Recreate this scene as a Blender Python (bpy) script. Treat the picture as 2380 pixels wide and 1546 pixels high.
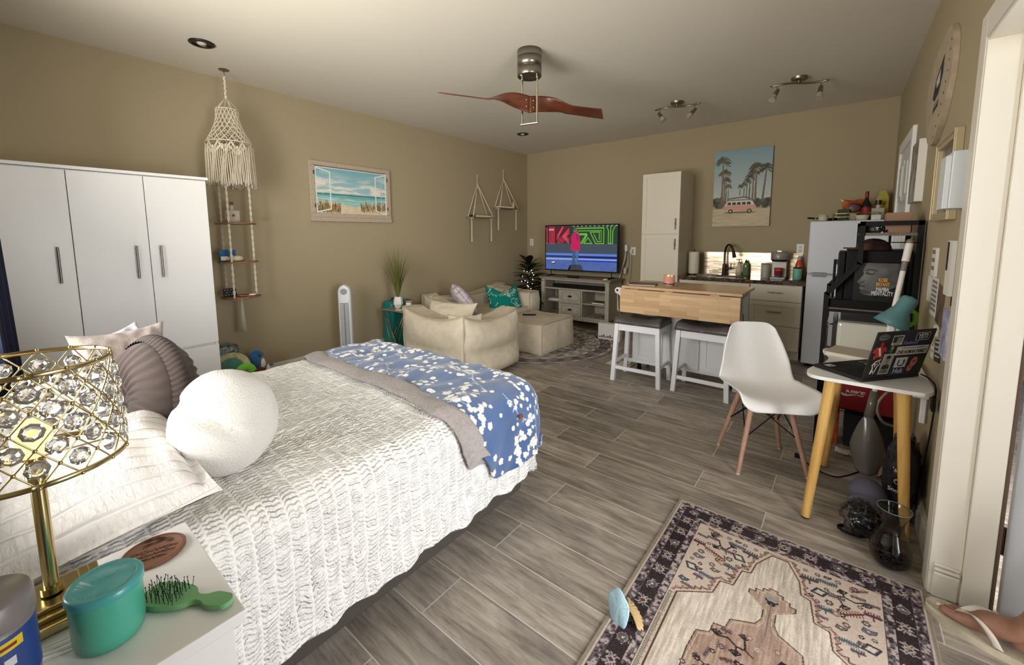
import bpy, bmesh, math, random
import numpy as np
from mathutils import Vector, Matrix, noise
for o in list(bpy.data.objects): bpy.data.objects.remove(o)
S = bpy.context.scene
COL = S.collection
R = math.radians
PI = math.pi
# ---------------- camera, world, lights, exposure
H0, LX, BY, RX, FY, CZ = 1.38, -4.35, 5.88, .365, -.2, 2.77     # eye height; left, back, right, front walls; ceiling
yaw, pit, rol = R(-38.64), R(6.23), R(-.34)
fw = Vector((math.sin(yaw)*math.cos(pit), math.cos(yaw)*math.cos(pit), -math.sin(pit)))
rt = Vector((math.cos(yaw), -math.sin(yaw), 0)); up = rt.cross(fw)
rt2 = math.cos(rol)*rt + math.sin(rol)*up; up2 = -math.sin(rol)*rt + math.cos(rol)*up
cam = bpy.data.cameras.new('camera'); cam.sensor_width = 36; cam.lens = 36*961/2380; cam.shift_y = -119.3/2380
cam.clip_start = .02
co = bpy.data.objects.new('camera', cam); COL.objects.link(co); S.camera = co
co.matrix_world = Matrix(((rt2.x, up2.x, -fw.x, 0), (rt2.y, up2.y, -fw.y, 0), (rt2.z, up2.z, -fw.z, H0), (0, 0, 0, 1)))
W = bpy.data.worlds.new('world'); S.world = W; W.use_nodes = True
wn = W.node_tree; bg = wn.nodes['Background']
sky = wn.nodes.new('ShaderNodeTexSky'); sky.sky_type = 'HOSEK_WILKIE'; sky.turbidity = 3; sky.sun_direction = (.3, -.5, .8)
wn.links.new(sky.outputs[0], bg.inputs[0]); bg.inputs[1].default_value = 1.2
def area(name, loc, rot, sx, sy, power, col, spread=180):
    l = bpy.data.lights.new(name, 'AREA'); l.shape = 'RECTANGLE'; l.size = sx; l.size_y = sy; l.energy = power; l.color = col; l.spread = R(spread)
    o = bpy.data.objects.new(name, l); COL.objects.link(o); o.location = loc; o.rotation_euler = rot; return o
# daylight entering by the bed window (front wall) and by the open door (right wall); unseen area lights added outside the openings
area('window_daylight', (-2.0, -2.6, 1.5), (R(90), 0, 0), 5.5, 3.0, 540, (1, .965, .91))
area('window_ground_bounce', (-1.6, -1.6, .35), (R(118), 0, 0), 5.0, 1.6, 170, (1, .94, .84))
area('doorway_daylight', (2.05, 1.2, 1.25), (0, R(90), 0), 2.3, 3.0, 200, (.94, .965, 1))
S.view_settings.view_transform = 'Standard'; S.view_settings.look = 'None'; S.view_settings.gamma = 1
S.view_settings.exposure = 0.35
try: S.view_settings.use_curve_mapping = False
except Exception: pass
S.cycles.max_bounces = 8; S.cycles.diffuse_bounces = 5; S.cycles.transmission_bounces = 8; S.cycles.transparent_max_bounces = 12
S.cycles.caustics_reflective = False; S.cycles.caustics_refractive = False
S.cycles.sample_clamp_indirect = 6

# ---------------- helpers
def lin(c):
    return tuple((v/12.92 if v <= .04045 else ((v+.055)/1.055)**2.4) for v in (x/255 for x in c[:3]))
class N:                                   # tiny node builder
    def __init__(s, m): s.t = m.node_tree; s.n = s.t.nodes; s.l = s.t.links
    def new(s, k, **kw):
        x = s.n.new('ShaderNode'+k)
        for a, b in kw.items(): setattr(x, a, b)
        return x
    def math(s, op, a, b=None):
        x = s.new('Math', operation=op)
        for i, v in enumerate((a, b)):
            if v is None: continue
            if isinstance(v, (int, float)): x.inputs[i].default_value = v
            else: s.l.new(v, x.inputs[i])
        return x.outputs[0]
    def noise(s, vec, scale, detail=4, rough=.5, dist=0):
        x = s.new('TexNoise'); x.inputs['Scale'].default_value = scale; x.inputs['Detail'].default_value = detail
        x.inputs['Roughness'].default_value = rough; x.inputs['Distortion'].default_value = dist
        if vec: s.l.new(vec, x.inputs['Vector'])
        return x.outputs['Fac']
    def mapping(s, vec, sc=(1, 1, 1), rot=(0, 0, 0), loc=(0, 0, 0)):
        x = s.new('Mapping'); x.inputs['Scale'].default_value = sc; x.inputs['Rotation'].default_value = rot; x.inputs['Location'].default_value = loc
        s.l.new(vec, x.inputs['Vector']); return x.outputs[0]
    def ramp(s, fac, stops):
        x = s.new('ValToRGB'); e = x.color_ramp.elements
        while len(e) < len(stops): e.new(.5)
        for i, (p, c) in enumerate(stops):
            e[i].position = p; e[i].color = (*lin(c), 1)
        s.l.new(fac, x.inputs[0]); return x.outputs[0]
    def mix(s, fac, a, b, mode='MIX'):
        x = s.new('MixRGB', blend_type=mode)
        for i, v in ((0, fac), (1, a), (2, b)):
            if isinstance(v, (int, float)): x.inputs[i].default_value = v
            elif isinstance(v, tuple): x.inputs[i].default_value = (*lin(v), 1)
            else: s.l.new(v, x.inputs[i])
        return x.outputs[0]
    def bump(s, h, st, dist=.01):
        x = s.new('Bump'); x.inputs['Strength'].default_value = st; x.inputs['Distance'].default_value = dist
        s.l.new(h, x.inputs['Height']); s.l.new(x.outputs[0], s.n['Principled BSDF'].inputs['Normal']); return x
MATS = {}
def mat(name, col=(200, 200, 200), rough=.5, metal=0, var=None, bump=None, trans=0, emit=None, attr=False, sheen=0, stretch=None, ior=None, alpha=1, coat=0, spec=None):
    if name in MATS: return MATS[name]
    m = bpy.data.materials.new(name); m.use_nodes = True; MATS[name] = m
    b = m.node_tree.nodes['Principled BSDF']; n = N(m)
    b.inputs['Base Color'].default_value = (*lin(col), 1); b.inputs['Roughness'].default_value = rough; b.inputs['Metallic'].default_value = metal
    b.inputs['Transmission Weight'].default_value = trans; b.inputs['Alpha'].default_value = alpha; b.inputs['Coat Weight'].default_value = coat
    if spec is not None: b.inputs['Specular IOR Level'].default_value = spec
    if ior: b.inputs['IOR'].default_value = ior
    if sheen: b.inputs['Sheen Weight'].default_value = sheen; b.inputs['Sheen Roughness'].default_value = .6
    tc = n.new('TexCoord').outputs['Object']
    if stretch: tc = n.mapping(tc, stretch)
    if attr:
        a = n.new('Attribute', attribute_name='Col'); n.l.new(a.outputs['Color'], b.inputs['Base Color'])
        if attr == 'emit':
            n.l.new(a.outputs['Color'], b.inputs['Emission Color']); b.inputs['Emission Strength'].default_value = emit or 1; b.inputs['Base Color'].default_value = (0, 0, 0, 1)
            for l in list(b.inputs['Base Color'].links): n.l.remove(l)
            b.inputs['Base Color'].default_value = (.01, .01, .01, 1)
    elif emit: b.inputs['Emission Color'].default_value = (*lin(col), 1); b.inputs['Emission Strength'].default_value = emit
    if var:                                # (second colour, scale)
        f = n.noise(tc, var[1], 5, .6)
        f = n.ramp(f, [(.35, (0, 0, 0)), (.65, (255, 255, 255))])
        n.l.new(n.mix(f, col, var[0]), b.inputs['Base Color'])
    if bump: n.bump(n.noise(tc, bump[0], 4, .6), bump[1], bump[2] if len(bump) > 2 else .01)
    return m
class MB:
    def __init__(s): s.v = []; s.f = []; s.m = []; s.T = None; s.k = 0; s.sm = []; s.smooth = False
    def add(s, vs, fs, mi=None, sm=None):
        o = len(s.v)
        if s.T is not None: vs = [s.T @ Vector(v) for v in vs]
        s.v += [tuple(v) for v in vs]; s.f += [tuple(i+o for i in f) for f in fs]
        s.m += [s.k if mi is None else mi]*len(fs); s.sm += [s.smooth if sm is None else sm]*len(fs); return s
    def box(s, x0, x1, y0, y1, z0, z1, mi=None):
        vs = [(x, y, z) for z in (z0, z1) for y in (y0, y1) for x in (x0, x1)]
        return s.add(vs, [(0, 2, 3, 1), (4, 5, 7, 6), (0, 1, 5, 4), (2, 6, 7, 3), (0, 4, 6, 2), (1, 3, 7, 5)], mi, False)
    def cyl(s, a, b, r, r2=None, n=20, mi=None, caps=True, sm=True):
        a = Vector(a); b = Vector(b); d = (b-a).normalized(); r2 = r if r2 is None else r2
        x = d.orthogonal().normalized(); y = d.cross(x); vs = []
        for p, q in ((a, r), (b, r2)):
            vs += [p+(x*math.cos(t)+y*math.sin(t))*q for t in (2*PI*i/n for i in range(n))]
        s.add(vs, [(i, (i+1) % n, n+(i+1) % n, n+i) for i in range(n)], mi, sm)
        if caps: s.add(vs, [tuple(range(n))[::-1], tuple(range(n, 2*n))], mi, False)
        return s
    def tube(s, pts, r, n=8, closed=False, mi=None, caps=True):
        P = [Vector(p) for p in pts]; m = len(P); vs = []; nx = None
        for i, p in enumerate(P):
            a = P[(i-1) % m] if closed or i > 0 else p; b = P[(i+1) % m] if closed or i < m-1 else p
            d = (b-a)
            d = d.normalized() if d.length > 1e-9 else Vector((0, 0, 1))
            if nx is None: nx = d.orthogonal().normalized()
            nx = (nx - d*nx.dot(d)); nx = nx.normalized() if nx.length > 1e-6 else d.orthogonal().normalized()
            ny = d.cross(nx); q = r[i] if isinstance(r, (list, tuple)) else r
            vs += [p+(nx*math.cos(t)+ny*math.sin(t))*q for t in (2*PI*j/n for j in range(n))]
        fs = []
        for i in range(m if closed else m-1):
            k = (i+1) % m
            fs += [(i*n+j, i*n+(j+1) % n, k*n+(j+1) % n, k*n+j) for j in range(n)]
        if caps and not closed: fs += [tuple(range(n))[::-1], tuple(range((m-1)*n, m*n))]
        return s.add(vs, fs, mi, True)
    def lathe(s, prof, n=32, c=(0, 0, 0), sx=1, sy=1, mi=None, closed=False, sm=True):
        vs = []; fs = []; c = Vector(c)
        for r, z in prof:
            vs += [c+Vector((r*sx*math.cos(t), r*sy*math.sin(t), z)) for t in (2*PI*i/n for i in range(n))]
        for k in range(len(prof)-1):
            fs += [(k*n+i, k*n+(i+1) % n, (k+1)*n+(i+1) % n, (k+1)*n+i) for i in range(n)]
        if prof[0][0] > 1e-5 and closed: fs.append(tuple(range(n))[::-1])
        if prof[-1][0] > 1e-5 and closed: fs.append(tuple(range((len(prof)-1)*n, len(prof)*n)))
        return s.add(vs, fs, mi, sm)
    def prism(s, poly, z0, z1, mi=None, sm=False):
        n = len(poly); vs = [(x, y, z0) for x, y in poly]+[(x, y, z1) for x, y in poly]
        s.add(vs, [(i, (i+1) % n, n+(i+1) % n, n+i) for i in range(n)], mi, sm)
        return s.add(vs, [tuple(range(n))[::-1], tuple(range(n, 2*n))], mi, False)
    def ell(s, c, r, n=16, mi=None, fn=None):
        if isinstance(r, (int, float)): r = (r, r, r)
        m = n//2; vs = []; fs = []
        for i in range(m+1):
            a = PI*i/m-PI/2
            for j in range(n):
                t = 2*PI*j/n; d = Vector((math.cos(a)*math.cos(t), math.cos(a)*math.sin(t), math.sin(a)))
                q = 1 if fn is None else fn(d); vs.append((c[0]+d.x*r[0]*q, c[1]+d.y*r[1]*q, c[2]+d.z*r[2]*q))
        for i in range(m):
            fs += [(i*n+j, i*n+(j+1) % n, (i+1)*n+(j+1) % n, (i+1)*n+j) for j in range(n)]
        return s.add(vs, fs, mi, True)
    def grid(s, fn, nu, nv, mi=None, wrap=False, flip=False):
        vs = [fn(i/nu, j/nv) for j in range(nv+1) for i in range(nu+1)]; w = nu+1
        fs = [(j*w+i, j*w+i+1, (j+1)*w+i+1, (j+1)*w+i) for j in range(nv) for i in range(nu)]
        if flip: fs = [f[::-1] for f in fs]
        return s.add(vs, fs, mi, True)
    def text(s, body, size, M, mi=None, ext=.0003, align='LEFT', wx=1, bold=0):
        cu = bpy.data.curves.new('t', 'FONT'); cu.body = body; cu.size = size; cu.extrude = ext; cu.align_x = align; cu.offset = bold; cu.resolution_u = 3
        o = bpy.data.objects.new('t', cu); COL.objects.link(o); dg = bpy.context.evaluated_depsgraph_get()
        me = bpy.data.meshes.new_from_object(o.evaluated_get(dg)); K = M @ Matrix.Scale(wx, 4, (1, 0, 0))
        T = s.T; s.T = None if T is None else T
        s.add([K @ v.co for v in me.vertices], [tuple(p.vertices) for p in me.polygons], mi, False); s.T = T
        bpy.data.objects.remove(o); bpy.data.curves.remove(cu); bpy.data.meshes.remove(me); return s
    def obj(s, name, ms, parent=None, bevel=0, seg=2, sub=0, solid=0, loc=None, weld=False):
        me = bpy.data.meshes.new(name); me.from_pydata(s.v, [], s.f)
        ms = ms if isinstance(ms, (list, tuple)) else [ms]
        for m in ms: me.materials.append(m)
        me.polygons.foreach_set('material_index', [min(i, len(ms)-1) for i in s.m]); me.polygons.foreach_set('use_smooth', s.sm)
        if weld:
            bm = bmesh.new(); bm.from_mesh(me); bmesh.ops.remove_doubles(bm, verts=bm.verts, dist=1e-5); bmesh.ops.recalc_face_normals(bm, faces=bm.faces); bm.to_mesh(me); bm.free()
        me.update(); o = bpy.data.objects.new(name, me); COL.objects.link(o)
        if parent: o.parent = parent
        if loc: o.location = loc
        if solid: q = o.modifiers.new('s', 'SOLIDIFY'); q.thickness = solid; q.offset = 0
        if bevel: q = o.modifiers.new('b', 'BEVEL'); q.width = bevel; q.segments = seg; q.limit_method = 'ANGLE'; q.angle_limit = R(40); q.harden_normals = False
        if sub: q = o.modifiers.new('u', 'SUBSURF'); q.levels = sub; q.render_levels = sub
        return o
def box(name, m, parent, x0, x1, y0, y1, z0, z1, bevel=.002):
    return MB().box(x0, x1, y0, y1, z0, z1).obj(name, m, parent, bevel)
def thing(name, label, cat, loc=(0, 0, 0), rz=0, group=None):
    o = bpy.data.objects.new(name, None); COL.objects.link(o); o.empty_display_size = .05
    o.location = loc; o.rotation_euler = (0, 0, rz); o['label'] = label; o['category'] = cat
    if group: o['group'] = group
    return o
def tag(o, label, cat, group=None, kind=None):
    o['label'] = label; o['category'] = cat
    if group: o['group'] = group
    if kind: o['kind'] = kind
    return o
def struct(o): o['kind'] = 'structure'; return o
def dup(root, label, loc=None, rz=None):
    def cp(o, par):
        c = o.copy(); COL.objects.link(c); c.parent = par
        for ch in list(o.children): cp(ch, c)
        return c
    c = cp(root, None); c['label'] = label
    if loc is not None: c.location = loc
    if rz is not None: c.rotation_euler = (0, 0, rz)
    return c
def basis(o, x, y, z=None):                # matrix with given origin and axes
    x = Vector(x).normalized(); y = Vector(y).normalized(); z = x.cross(y) if z is None else Vector(z)
    return Matrix(((x.x, y.x, z.x, o[0]), (x.y, y.y, z.y, o[1]), (x.z, y.z, z.z, o[2]), (0, 0, 0, 1)))
def rp(poly, r, n=5):                      # rounded polygon
    out = []; m = len(poly)
    for i in range(m):
        p = Vector(poly[i]); a = (Vector(poly[i-1])-p); b = (Vector(poly[(i+1) % m])-p)
        q = min(r, a.length*.45, b.length*.45); a = p+a.normalized()*q; b = p+b.normalized()*q
        for k in range(n+1):
            t = k/n; w = a*(1-t)**2+p*2*t*(1-t)+b*t*t; out.append((w.x, w.y))
    return out
def smooth_path(pts, n=6):                 # Catmull-Rom
    P = [Vector(p) for p in pts]; out = []
    for i in range(len(P)-1):
        a, b, c, d = P[max(i-1, 0)], P[i], P[i+1], P[min(i+2, len(P)-1)]
        for k in range(n):
            t = k/n; out.append(.5*((2*b)+(c-a)*t+(2*a-5*b+4*c-d)*t*t+(3*b-a-3*c+d)*t**3))
    return [tuple(p) for p in out]+[tuple(P[-1])]
class Art:                                 # a painted surface: w x h metres at a resolution, colours kept per vertex
    def __init__(s, w, h, res, bg):
        s.w, s.h, s.r = w, h, res; s.nx, s.ny = int(round(w/res))+1, int(round(h/res))+1
        s.a = np.ones((s.ny, s.nx, 3))*np.array(bg, float); s.X, s.Y = np.meshgrid(np.linspace(0, w, s.nx), np.linspace(0, h, s.ny))
        s.rng = np.random.default_rng(7)
    def box_(s, x0, x1, y0, y1):
        c = lambda v, n, t: int(np.clip(v/t*(n-1), 0, n))
        return slice(c(y0, s.ny, s.h), c(y1, s.ny, s.h)+2), slice(c(x0, s.nx, s.w), c(x1, s.nx, s.w)+2)
    def paint(s, sl, mk, col, al=1.): s.a[sl][mk] = s.a[sl][mk]*(1-al)+np.array(col, float)*al
    def poly(s, pts, col, al=1.):
        xs = [p[0] for p in pts]; ys = [p[1] for p in pts]; sl = s.box_(min(xs), max(xs), min(ys), max(ys)); X, Y = s.X[sl], s.Y[sl]; mk = np.zeros(X.shape, bool); n = len(pts)
        for i in range(n):
            (x1, y1), (x2, y2) = pts[i], pts[(i+1) % n]
            if y1 == y2: continue
            c = ((y1 > Y) != (y2 > Y)) & (X < (x2-x1)*(Y-y1)/(y2-y1)+x1); mk ^= c
        s.paint(sl, mk, col, al)
    def rect(s, x0, x1, y0, y1, col, al=1.): s.poly([(x0, y0), (x1, y0), (x1, y1), (x0, y1)], col, al)
    def disc(s, x, y, r, col, ry=None, al=1.):
        ry = ry or r; sl = s.box_(x-r, x+r, y-ry, y+ry); X, Y = s.X[sl], s.Y[sl]; s.paint(sl, ((X-x)/r)**2+((Y-y)/ry)**2 < 1, col, al)
    def line(s, pts, w, col, al=1., closed=False):
        P = list(pts)+([pts[0]] if closed else [])
        for (x1, y1), (x2, y2) in zip(P[:-1], P[1:]):
            sl = s.box_(min(x1, x2)-w, max(x1, x2)+w, min(y1, y2)-w, max(y1, y2)+w); X, Y = s.X[sl], s.Y[sl]; dx, dy = x2-x1, y2-y1; L = dx*dx+dy*dy+1e-12
            t = np.clip(((X-x1)*dx+(Y-y1)*dy)/L, 0, 1); s.paint(sl, (X-x1-t*dx)**2+(Y-y1-t*dy)**2 < (w/2)**2, col, al)
    def noise(s, sc, amp, sy=None, sl=None, oct=3):
        out = 0
        for k in range(oct):
            nx, ny = max(2, int(s.w/(sc/2**k))+2), max(2, int(s.h/((sy or sc)/2**k))+2); g = s.rng.random((ny, nx))-.5
            fx = s.X/s.w*(nx-1.001); fy = s.Y/s.h*(ny-1.001); ix = fx.astype(int); iy = fy.astype(int); tx = fx-ix; ty = fy-iy; tx = tx*tx*(3-2*tx); ty = ty*ty*(3-2*ty)
            out = out+((g[iy, ix]*(1-tx)+g[iy, ix+1]*tx)*(1-ty)+(g[iy+1, ix]*(1-tx)+g[iy+1, ix+1]*tx)*ty)/2**k
        return out*amp
    def add(s, f, mk=None):
        f = f[..., None] if f.ndim == 2 else f
        s.a = s.a+f if mk is None else np.where(mk[..., None], s.a+f, s.a)
    def cols(s): c = np.clip(s.a, 0, 255)/255; return np.where(c <= .04045, c/12.92, ((c+.055)/1.055)**2.4)
    def sample(s, u, v): c = s.cols(); return c[min(s.ny-1, max(0, int(v*(s.ny-1)))), min(s.nx-1, max(0, int(u*(s.nx-1))))]
    def plane(s, name, m, parent, M, mi=None):
        nx, ny = s.nx, s.ny; co = np.stack([s.X, s.Y, s.X*0, s.X*0+1], -1).reshape(-1, 4) @ np.array(M).T; i = np.arange((nx-1)*(ny-1)); q = i//(nx-1)*nx+i % (nx-1)
        fs = np.stack([q, q+1, q+nx+1, q+nx], 1)
        me = bpy.data.meshes.new(name); me.from_pydata(co[:, :3].tolist(), [], fs.tolist()); me.materials.append(m)
        setcol(me, s.cols().reshape(-1, 3)); o = bpy.data.objects.new(name, me); COL.objects.link(o)
        if parent: o.parent = parent
        return o
def setcol(me, c):
    at = me.color_attributes.new('Col', 'FLOAT_COLOR', 'POINT'); a = np.ones((len(me.vertices), 4), dtype=np.float32); a[:, :3] = c; at.data.foreach_set('color', a.ravel())
def nz(x, y, z=0, s=1): return noise.noise(Vector((x*s, y*s, z*s)))
# ---------------- shared materials
WHITE = mat('white_laminate', (230, 229, 226), .38)
WPAINT = mat('white_paint', (228, 228, 226), .4)
STEEL = mat('brushed_nickel', (150, 142, 130), .3, 1, bump=(300, .05))
DARKST = mat('dark_steel', (70, 66, 64), .35, 1)
BLACK = mat('black_plastic', (10, 10, 11), .55, spec=.25)
BLACKM = mat('black_metal', (12, 12, 13), .6, spec=.25)
GOLD = mat('gold_metal', (204, 188, 138), .2, 1)
ROPE = mat('cotton_rope', (218, 208, 186), .95, bump=(250, .5, .004))
GLASS = mat('clear_glass', (255, 255, 255), .02, trans=1, ior=1.45)
TEAL = mat('teal_plastic', (62, 168, 155), .4)
ATT = mat('painted_art', attr=True, rough=.7)
ATTR = mat('woven_art', attr=True, rough=.95, bump=(700, .35, .003), spec=.1)
# ---------------- room shell
def wall_mat(name, col):
    m = mat(name, col, .85); n = N(m); tc = n.new('TexCoord').outputs['Object']; n.bump(n.noise(tc, 90, 3, .6), .12, .004); return m
WALLM = wall_mat('beige_wall_paint', (165, 151, 122)); CEILM = wall_mat('off_white_ceiling_paint', (214, 208, 194))
def floor_material():
    m = mat('wood_look_tile', rough=.42); n = N(m); b = n.n['Principled BSDF']; tc = n.new('TexCoord').outputs['Object']
    sp = n.new('SeparateXYZ'); n.l.new(tc, sp.inputs[0]); x, y = sp.outputs[0], sp.outputs[1]
    ry = n.math('DIVIDE', n.math('SUBTRACT', y, 2.499-.204*40), .204); row = n.math('FLOOR', ry); fy = n.math('FRACT', ry)
    par = n.math('MODULO', row, 2)
    ux = n.math('DIVIDE', n.math('SUBTRACT', n.math('SUBTRACT', x, -1.129-.9108*20), n.math('MULTIPLY', par, .571)), .9108); ci = n.math('FLOOR', ux); fx = n.math('FRACT', ux)
    dx = n.math('MULTIPLY', n.math('MINIMUM', fx, n.math('SUBTRACT', 1, fx)), .9108); dy = n.math('MULTIPLY', n.math('MINIMUM', fy, n.math('SUBTRACT', 1, fy)), .204)
    d = n.math('MINIMUM', dx, dy); grout = n.math('LESS_THAN', d, .0021)
    cb = n.new('CombineXYZ'); n.l.new(ci, cb.inputs[0]); n.l.new(row, cb.inputs[1]); wn_ = n.new('TexWhiteNoise', noise_dimensions='3D'); n.l.new(cb.outputs[0], wn_.inputs['Vector'])
    off = n.new('VectorMath', operation='MULTIPLY_ADD'); n.l.new(wn_.outputs['Color'], off.inputs[0]); off.inputs[1].default_value = (9, 9, 9); n.l.new(tc, off.inputs[2]); pv = off.outputs[0]
    st = n.noise(n.mapping(pv, (1.6, 16, 1)), 2.2, 7, .68, .5); fine = n.noise(n.mapping(pv, (4, 75, 1)), 2.5, 5, .7, .3); blot = n.noise(n.mapping(pv, (1.5, 4, 1)), 2.2, 5, .65, .6)
    c = n.ramp(st, [(.25, (116, 107, 99)), (.42, (156, 147, 137)), (.55, (180, 172, 162)), (.75, (206, 199, 189))])
    c = n.mix(.4, c, n.ramp(fine, [(.3, (96, 84, 74)), (.6, (172, 161, 146))]), 'SOFT_LIGHT')
    c = n.mix(.6, c, n.ramp(blot, [(.26, (58, 50, 45)), (.42, (120, 112, 105)), (.56, (150, 144, 136)), (.74, (184, 178, 168))]), 'OVERLAY')
    tone = n.ramp(wn_.outputs['Value'], [(0, (150, 148, 147)), (.5, (178, 177, 177)), (1, (204, 203, 203))]); c = n.mix(.75, c, tone, 'OVERLAY')
    c = n.mix(grout, c, (186, 178, 164)); hs = n.new('HueSaturation'); hs.inputs['Saturation'].default_value = .78; hs.inputs['Value'].default_value = 1.3; n.l.new(c, hs.inputs['Color']); n.l.new(hs.outputs[0], b.inputs['Base Color'])
    hgt = n.math('ADD', n.math('MULTIPLY', n.math('GREATER_THAN', d, .0018), .6), n.math('MULTIPLY', fine, .2)); n.bump(hgt, .3, .003)
    r = n.new('MapRange'); n.l.new(fine, r.inputs[0]); r.inputs[3].default_value = .34; r.inputs[4].default_value = .55; n.l.new(r.outputs[0], b.inputs['Roughness']); return m
struct(MB().box(LX-.1, 2.2, FY-.1, BY+.1, -.1, 0).obj('floor', floor_material()))
struct(MB().box(LX-.1, RX+.1, FY-.1, BY+.1, CZ, CZ+.1).obj('ceiling', CEILM))
struct(MB().box(LX-.1, LX, FY-.1, BY+.1, 0, CZ).obj('wall_left', WALLM))
struct(MB().box(LX, RX+.1, BY, BY+.1, 0, CZ).obj('wall_back', WALLM))
# front wall with the window over the bed
wx0, wx1, wz0, wz1 = -3.1, -1.05, .82, 2.4
b = MB(); b.box(LX, wx0, FY-.1, FY, 0, CZ); b.box(wx1, RX+.1, FY-.1, FY, 0, CZ); b.box(wx0, wx1, FY-.1, FY, 0, wz0); b.box(wx0, wx1, FY-.1, FY, wz1, CZ)
struct(b.obj('wall_front', WALLM))
w = struct(thing('window_1', '', '')); del w['label']; del w['category']
b = MB()
for x0, x1, z0, z1 in ((wx0, wx1, wz0, wz0+.05), (wx0, wx1, wz1-.05, wz1), (wx0, wx0+.05, wz0+.05, wz1-.05), (wx1-.05, wx1, wz0+.05, wz1-.05), (-2.1, -2.06, wz0+.05, wz1-.05)): b.box(x0, x1, FY-.06, FY-.005, z0, z1)
b.obj('window_frame', WPAINT, w)
# right wall: solid beyond y 2.15, doorway towards the camera, solid again in front
DY0, DY1, DZ = .55, 2.15, 2.035
b = MB(); b.box(RX, RX+.12, DY1, BY, 0, CZ); b.box(RX, RX+.12, FY, DY0, 0, CZ); b.box(RX, RX+.12, DY0, DY1, DZ, CZ); struct(b.obj('wall_right', WALLM))
JAMB = mat('cream_door_paint', (222, 216, 202), .42, bump=(60, .06))
BASEM = mat('baseboard_paint', (220, 216, 206), .4)
b = MB()                                   # casing on the room face of the right wall and lining of the opening
b.box(RX-.033, RX-.0005, DY1, DY1+.085, 0, DZ+.09); b.box(RX-.033, RX-.0005, DY0-.085, DY0, 0, DZ+.09); b.box(RX-.033, RX-.0005, DY0, DY1, DZ, DZ+.09)
b.box(RX-.030, RX+.056, DY1-.012, DY1-.0005, 0, DZ); b.box(RX-.030, RX+.07, DY0+.0005, DY0+.012, 0, DZ); b.box(RX-.030, RX+.14, DY0+.012, DY1-.012, DZ-.012, DZ-.0005)
b.box(RX+.056, RX+.126, DY1-.03, DY1-.0005, 0, DZ-.012); b.box(RX+.07, RX+.14, DY0+.0005, DY0+.03, 0, DZ-.012); b.box(RX+.07, RX+.14, DY0+.03, DY1-.03, DZ-.03, DZ-.012)
struct(b.obj('trim_1', JAMB, None, .003))
b = MB()
for z, zt, d in ((0, .088, .006), (.093, .104, .016), (.109, .120, .014), (.125, .134, .008)): b.box(RX-.018, RX+.050, DY1-.012-d, DY1-.012, z, zt)
struct(b.obj('baseboard_doorway', JAMB, None, .002))
def baseboard(name, x0, x1, y0, y1, ax):
    b = MB(); d = {'l': (0, 1, 0, 0), 'r': (-1, 0, 0, 0), 'b': (0, 0, -1, 0)}[ax]
    for t, z0, z1 in ((.016, 0, .115), (.011, .115, .128), (.006, .128, .140)):
        if ax == 'l': b.box(x0, x0+t, y0, y1, z0, z1)
        if ax == 'r': b.box(x0-t, x0, y0, y1, z0, z1)
        if ax == 'b': b.box(x0, x1, y0-t, y0, z0, z1)
    return struct(b.obj(name, BASEM, None, .0015))
baseboard('baseboard_left', LX, 0, FY, BY, 'l'); baseboard('baseboard_back', LX+.02, -2.1, BY, 0, 'b'); baseboard('baseboard_right', RX, 0, DY1+.09, 4.2, 'r')
# the open outer door, hinged at the far jamb
d = struct(thing('door_1', '', '', (RX+.152, DY1+.012, 0), R(-57.5))); del d['label']; del d['category']
box('door_panel', mat('grey_white_door_paint', (214, 219, 228), .45), d, 0.0, .84, 0, .045, .012, 2.02, .003)
b = MB()
for z in (.28, 1.02, 1.82): b.cyl((-.010, .004, z-.05), (-.010, .004, z+.05), .009, n=12); b.box(-.004, .0, .0, .03, z-.05, z+.05)
b.obj('hinge', mat('bronze_hinge', (70, 54, 40), .4, .8), d)
MB().box(RX+.127, RX+.138, DY1-.022, DY1-.001, 0, DZ-.03).obj('weatherstrip', mat('brown_weatherstrip', (92, 74, 60), .8)).parent = None
ws = bpy.data.objects['weatherstrip']; ws.name = 'trim_2'; struct(ws)
# ground outside the doorway is the same slab; a pale wall of the porch beyond
struct(MB().box(2.15, 2.2, FY-1, BY, 0, 3).obj('wall_porch', mat('porch_wall_paint', (225, 222, 214), .8)))
# far panelled door on the right wall
d = struct(thing('door_2', '', '')); del d['label']; del d['category']
b = MB(); b.box(RX-.025, RX-.0005, 4.22, 4.30, 0, 2.16); b.box(RX-.025, RX-.0005, 5.10, 5.18, 0, 2.16); b.box(RX-.025, RX-.0005, 4.30, 5.10, 2.08, 2.16); b.obj('door_frame', WPAINT, d, .003)
b = MB(); b.box(RX-.012, RX-.0005, 4.30, 5.10, .01, 2.08)
for y0, y1 in ((4.38, 4.66), (4.74, 5.02)):
    for z0, z1 in ((.2, .85), (.95, 1.55), (1.65, 1.98)): b.box(RX-.018, RX-.012, y0, y1, z0, z1); b.box(RX-.024, RX-.018, y0+.04, y1-.04, z0+.04, z1-.04)
b.obj('door_panel', mat('door_paint_glossy', (222, 222, 220), .25), d, .004)
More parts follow.
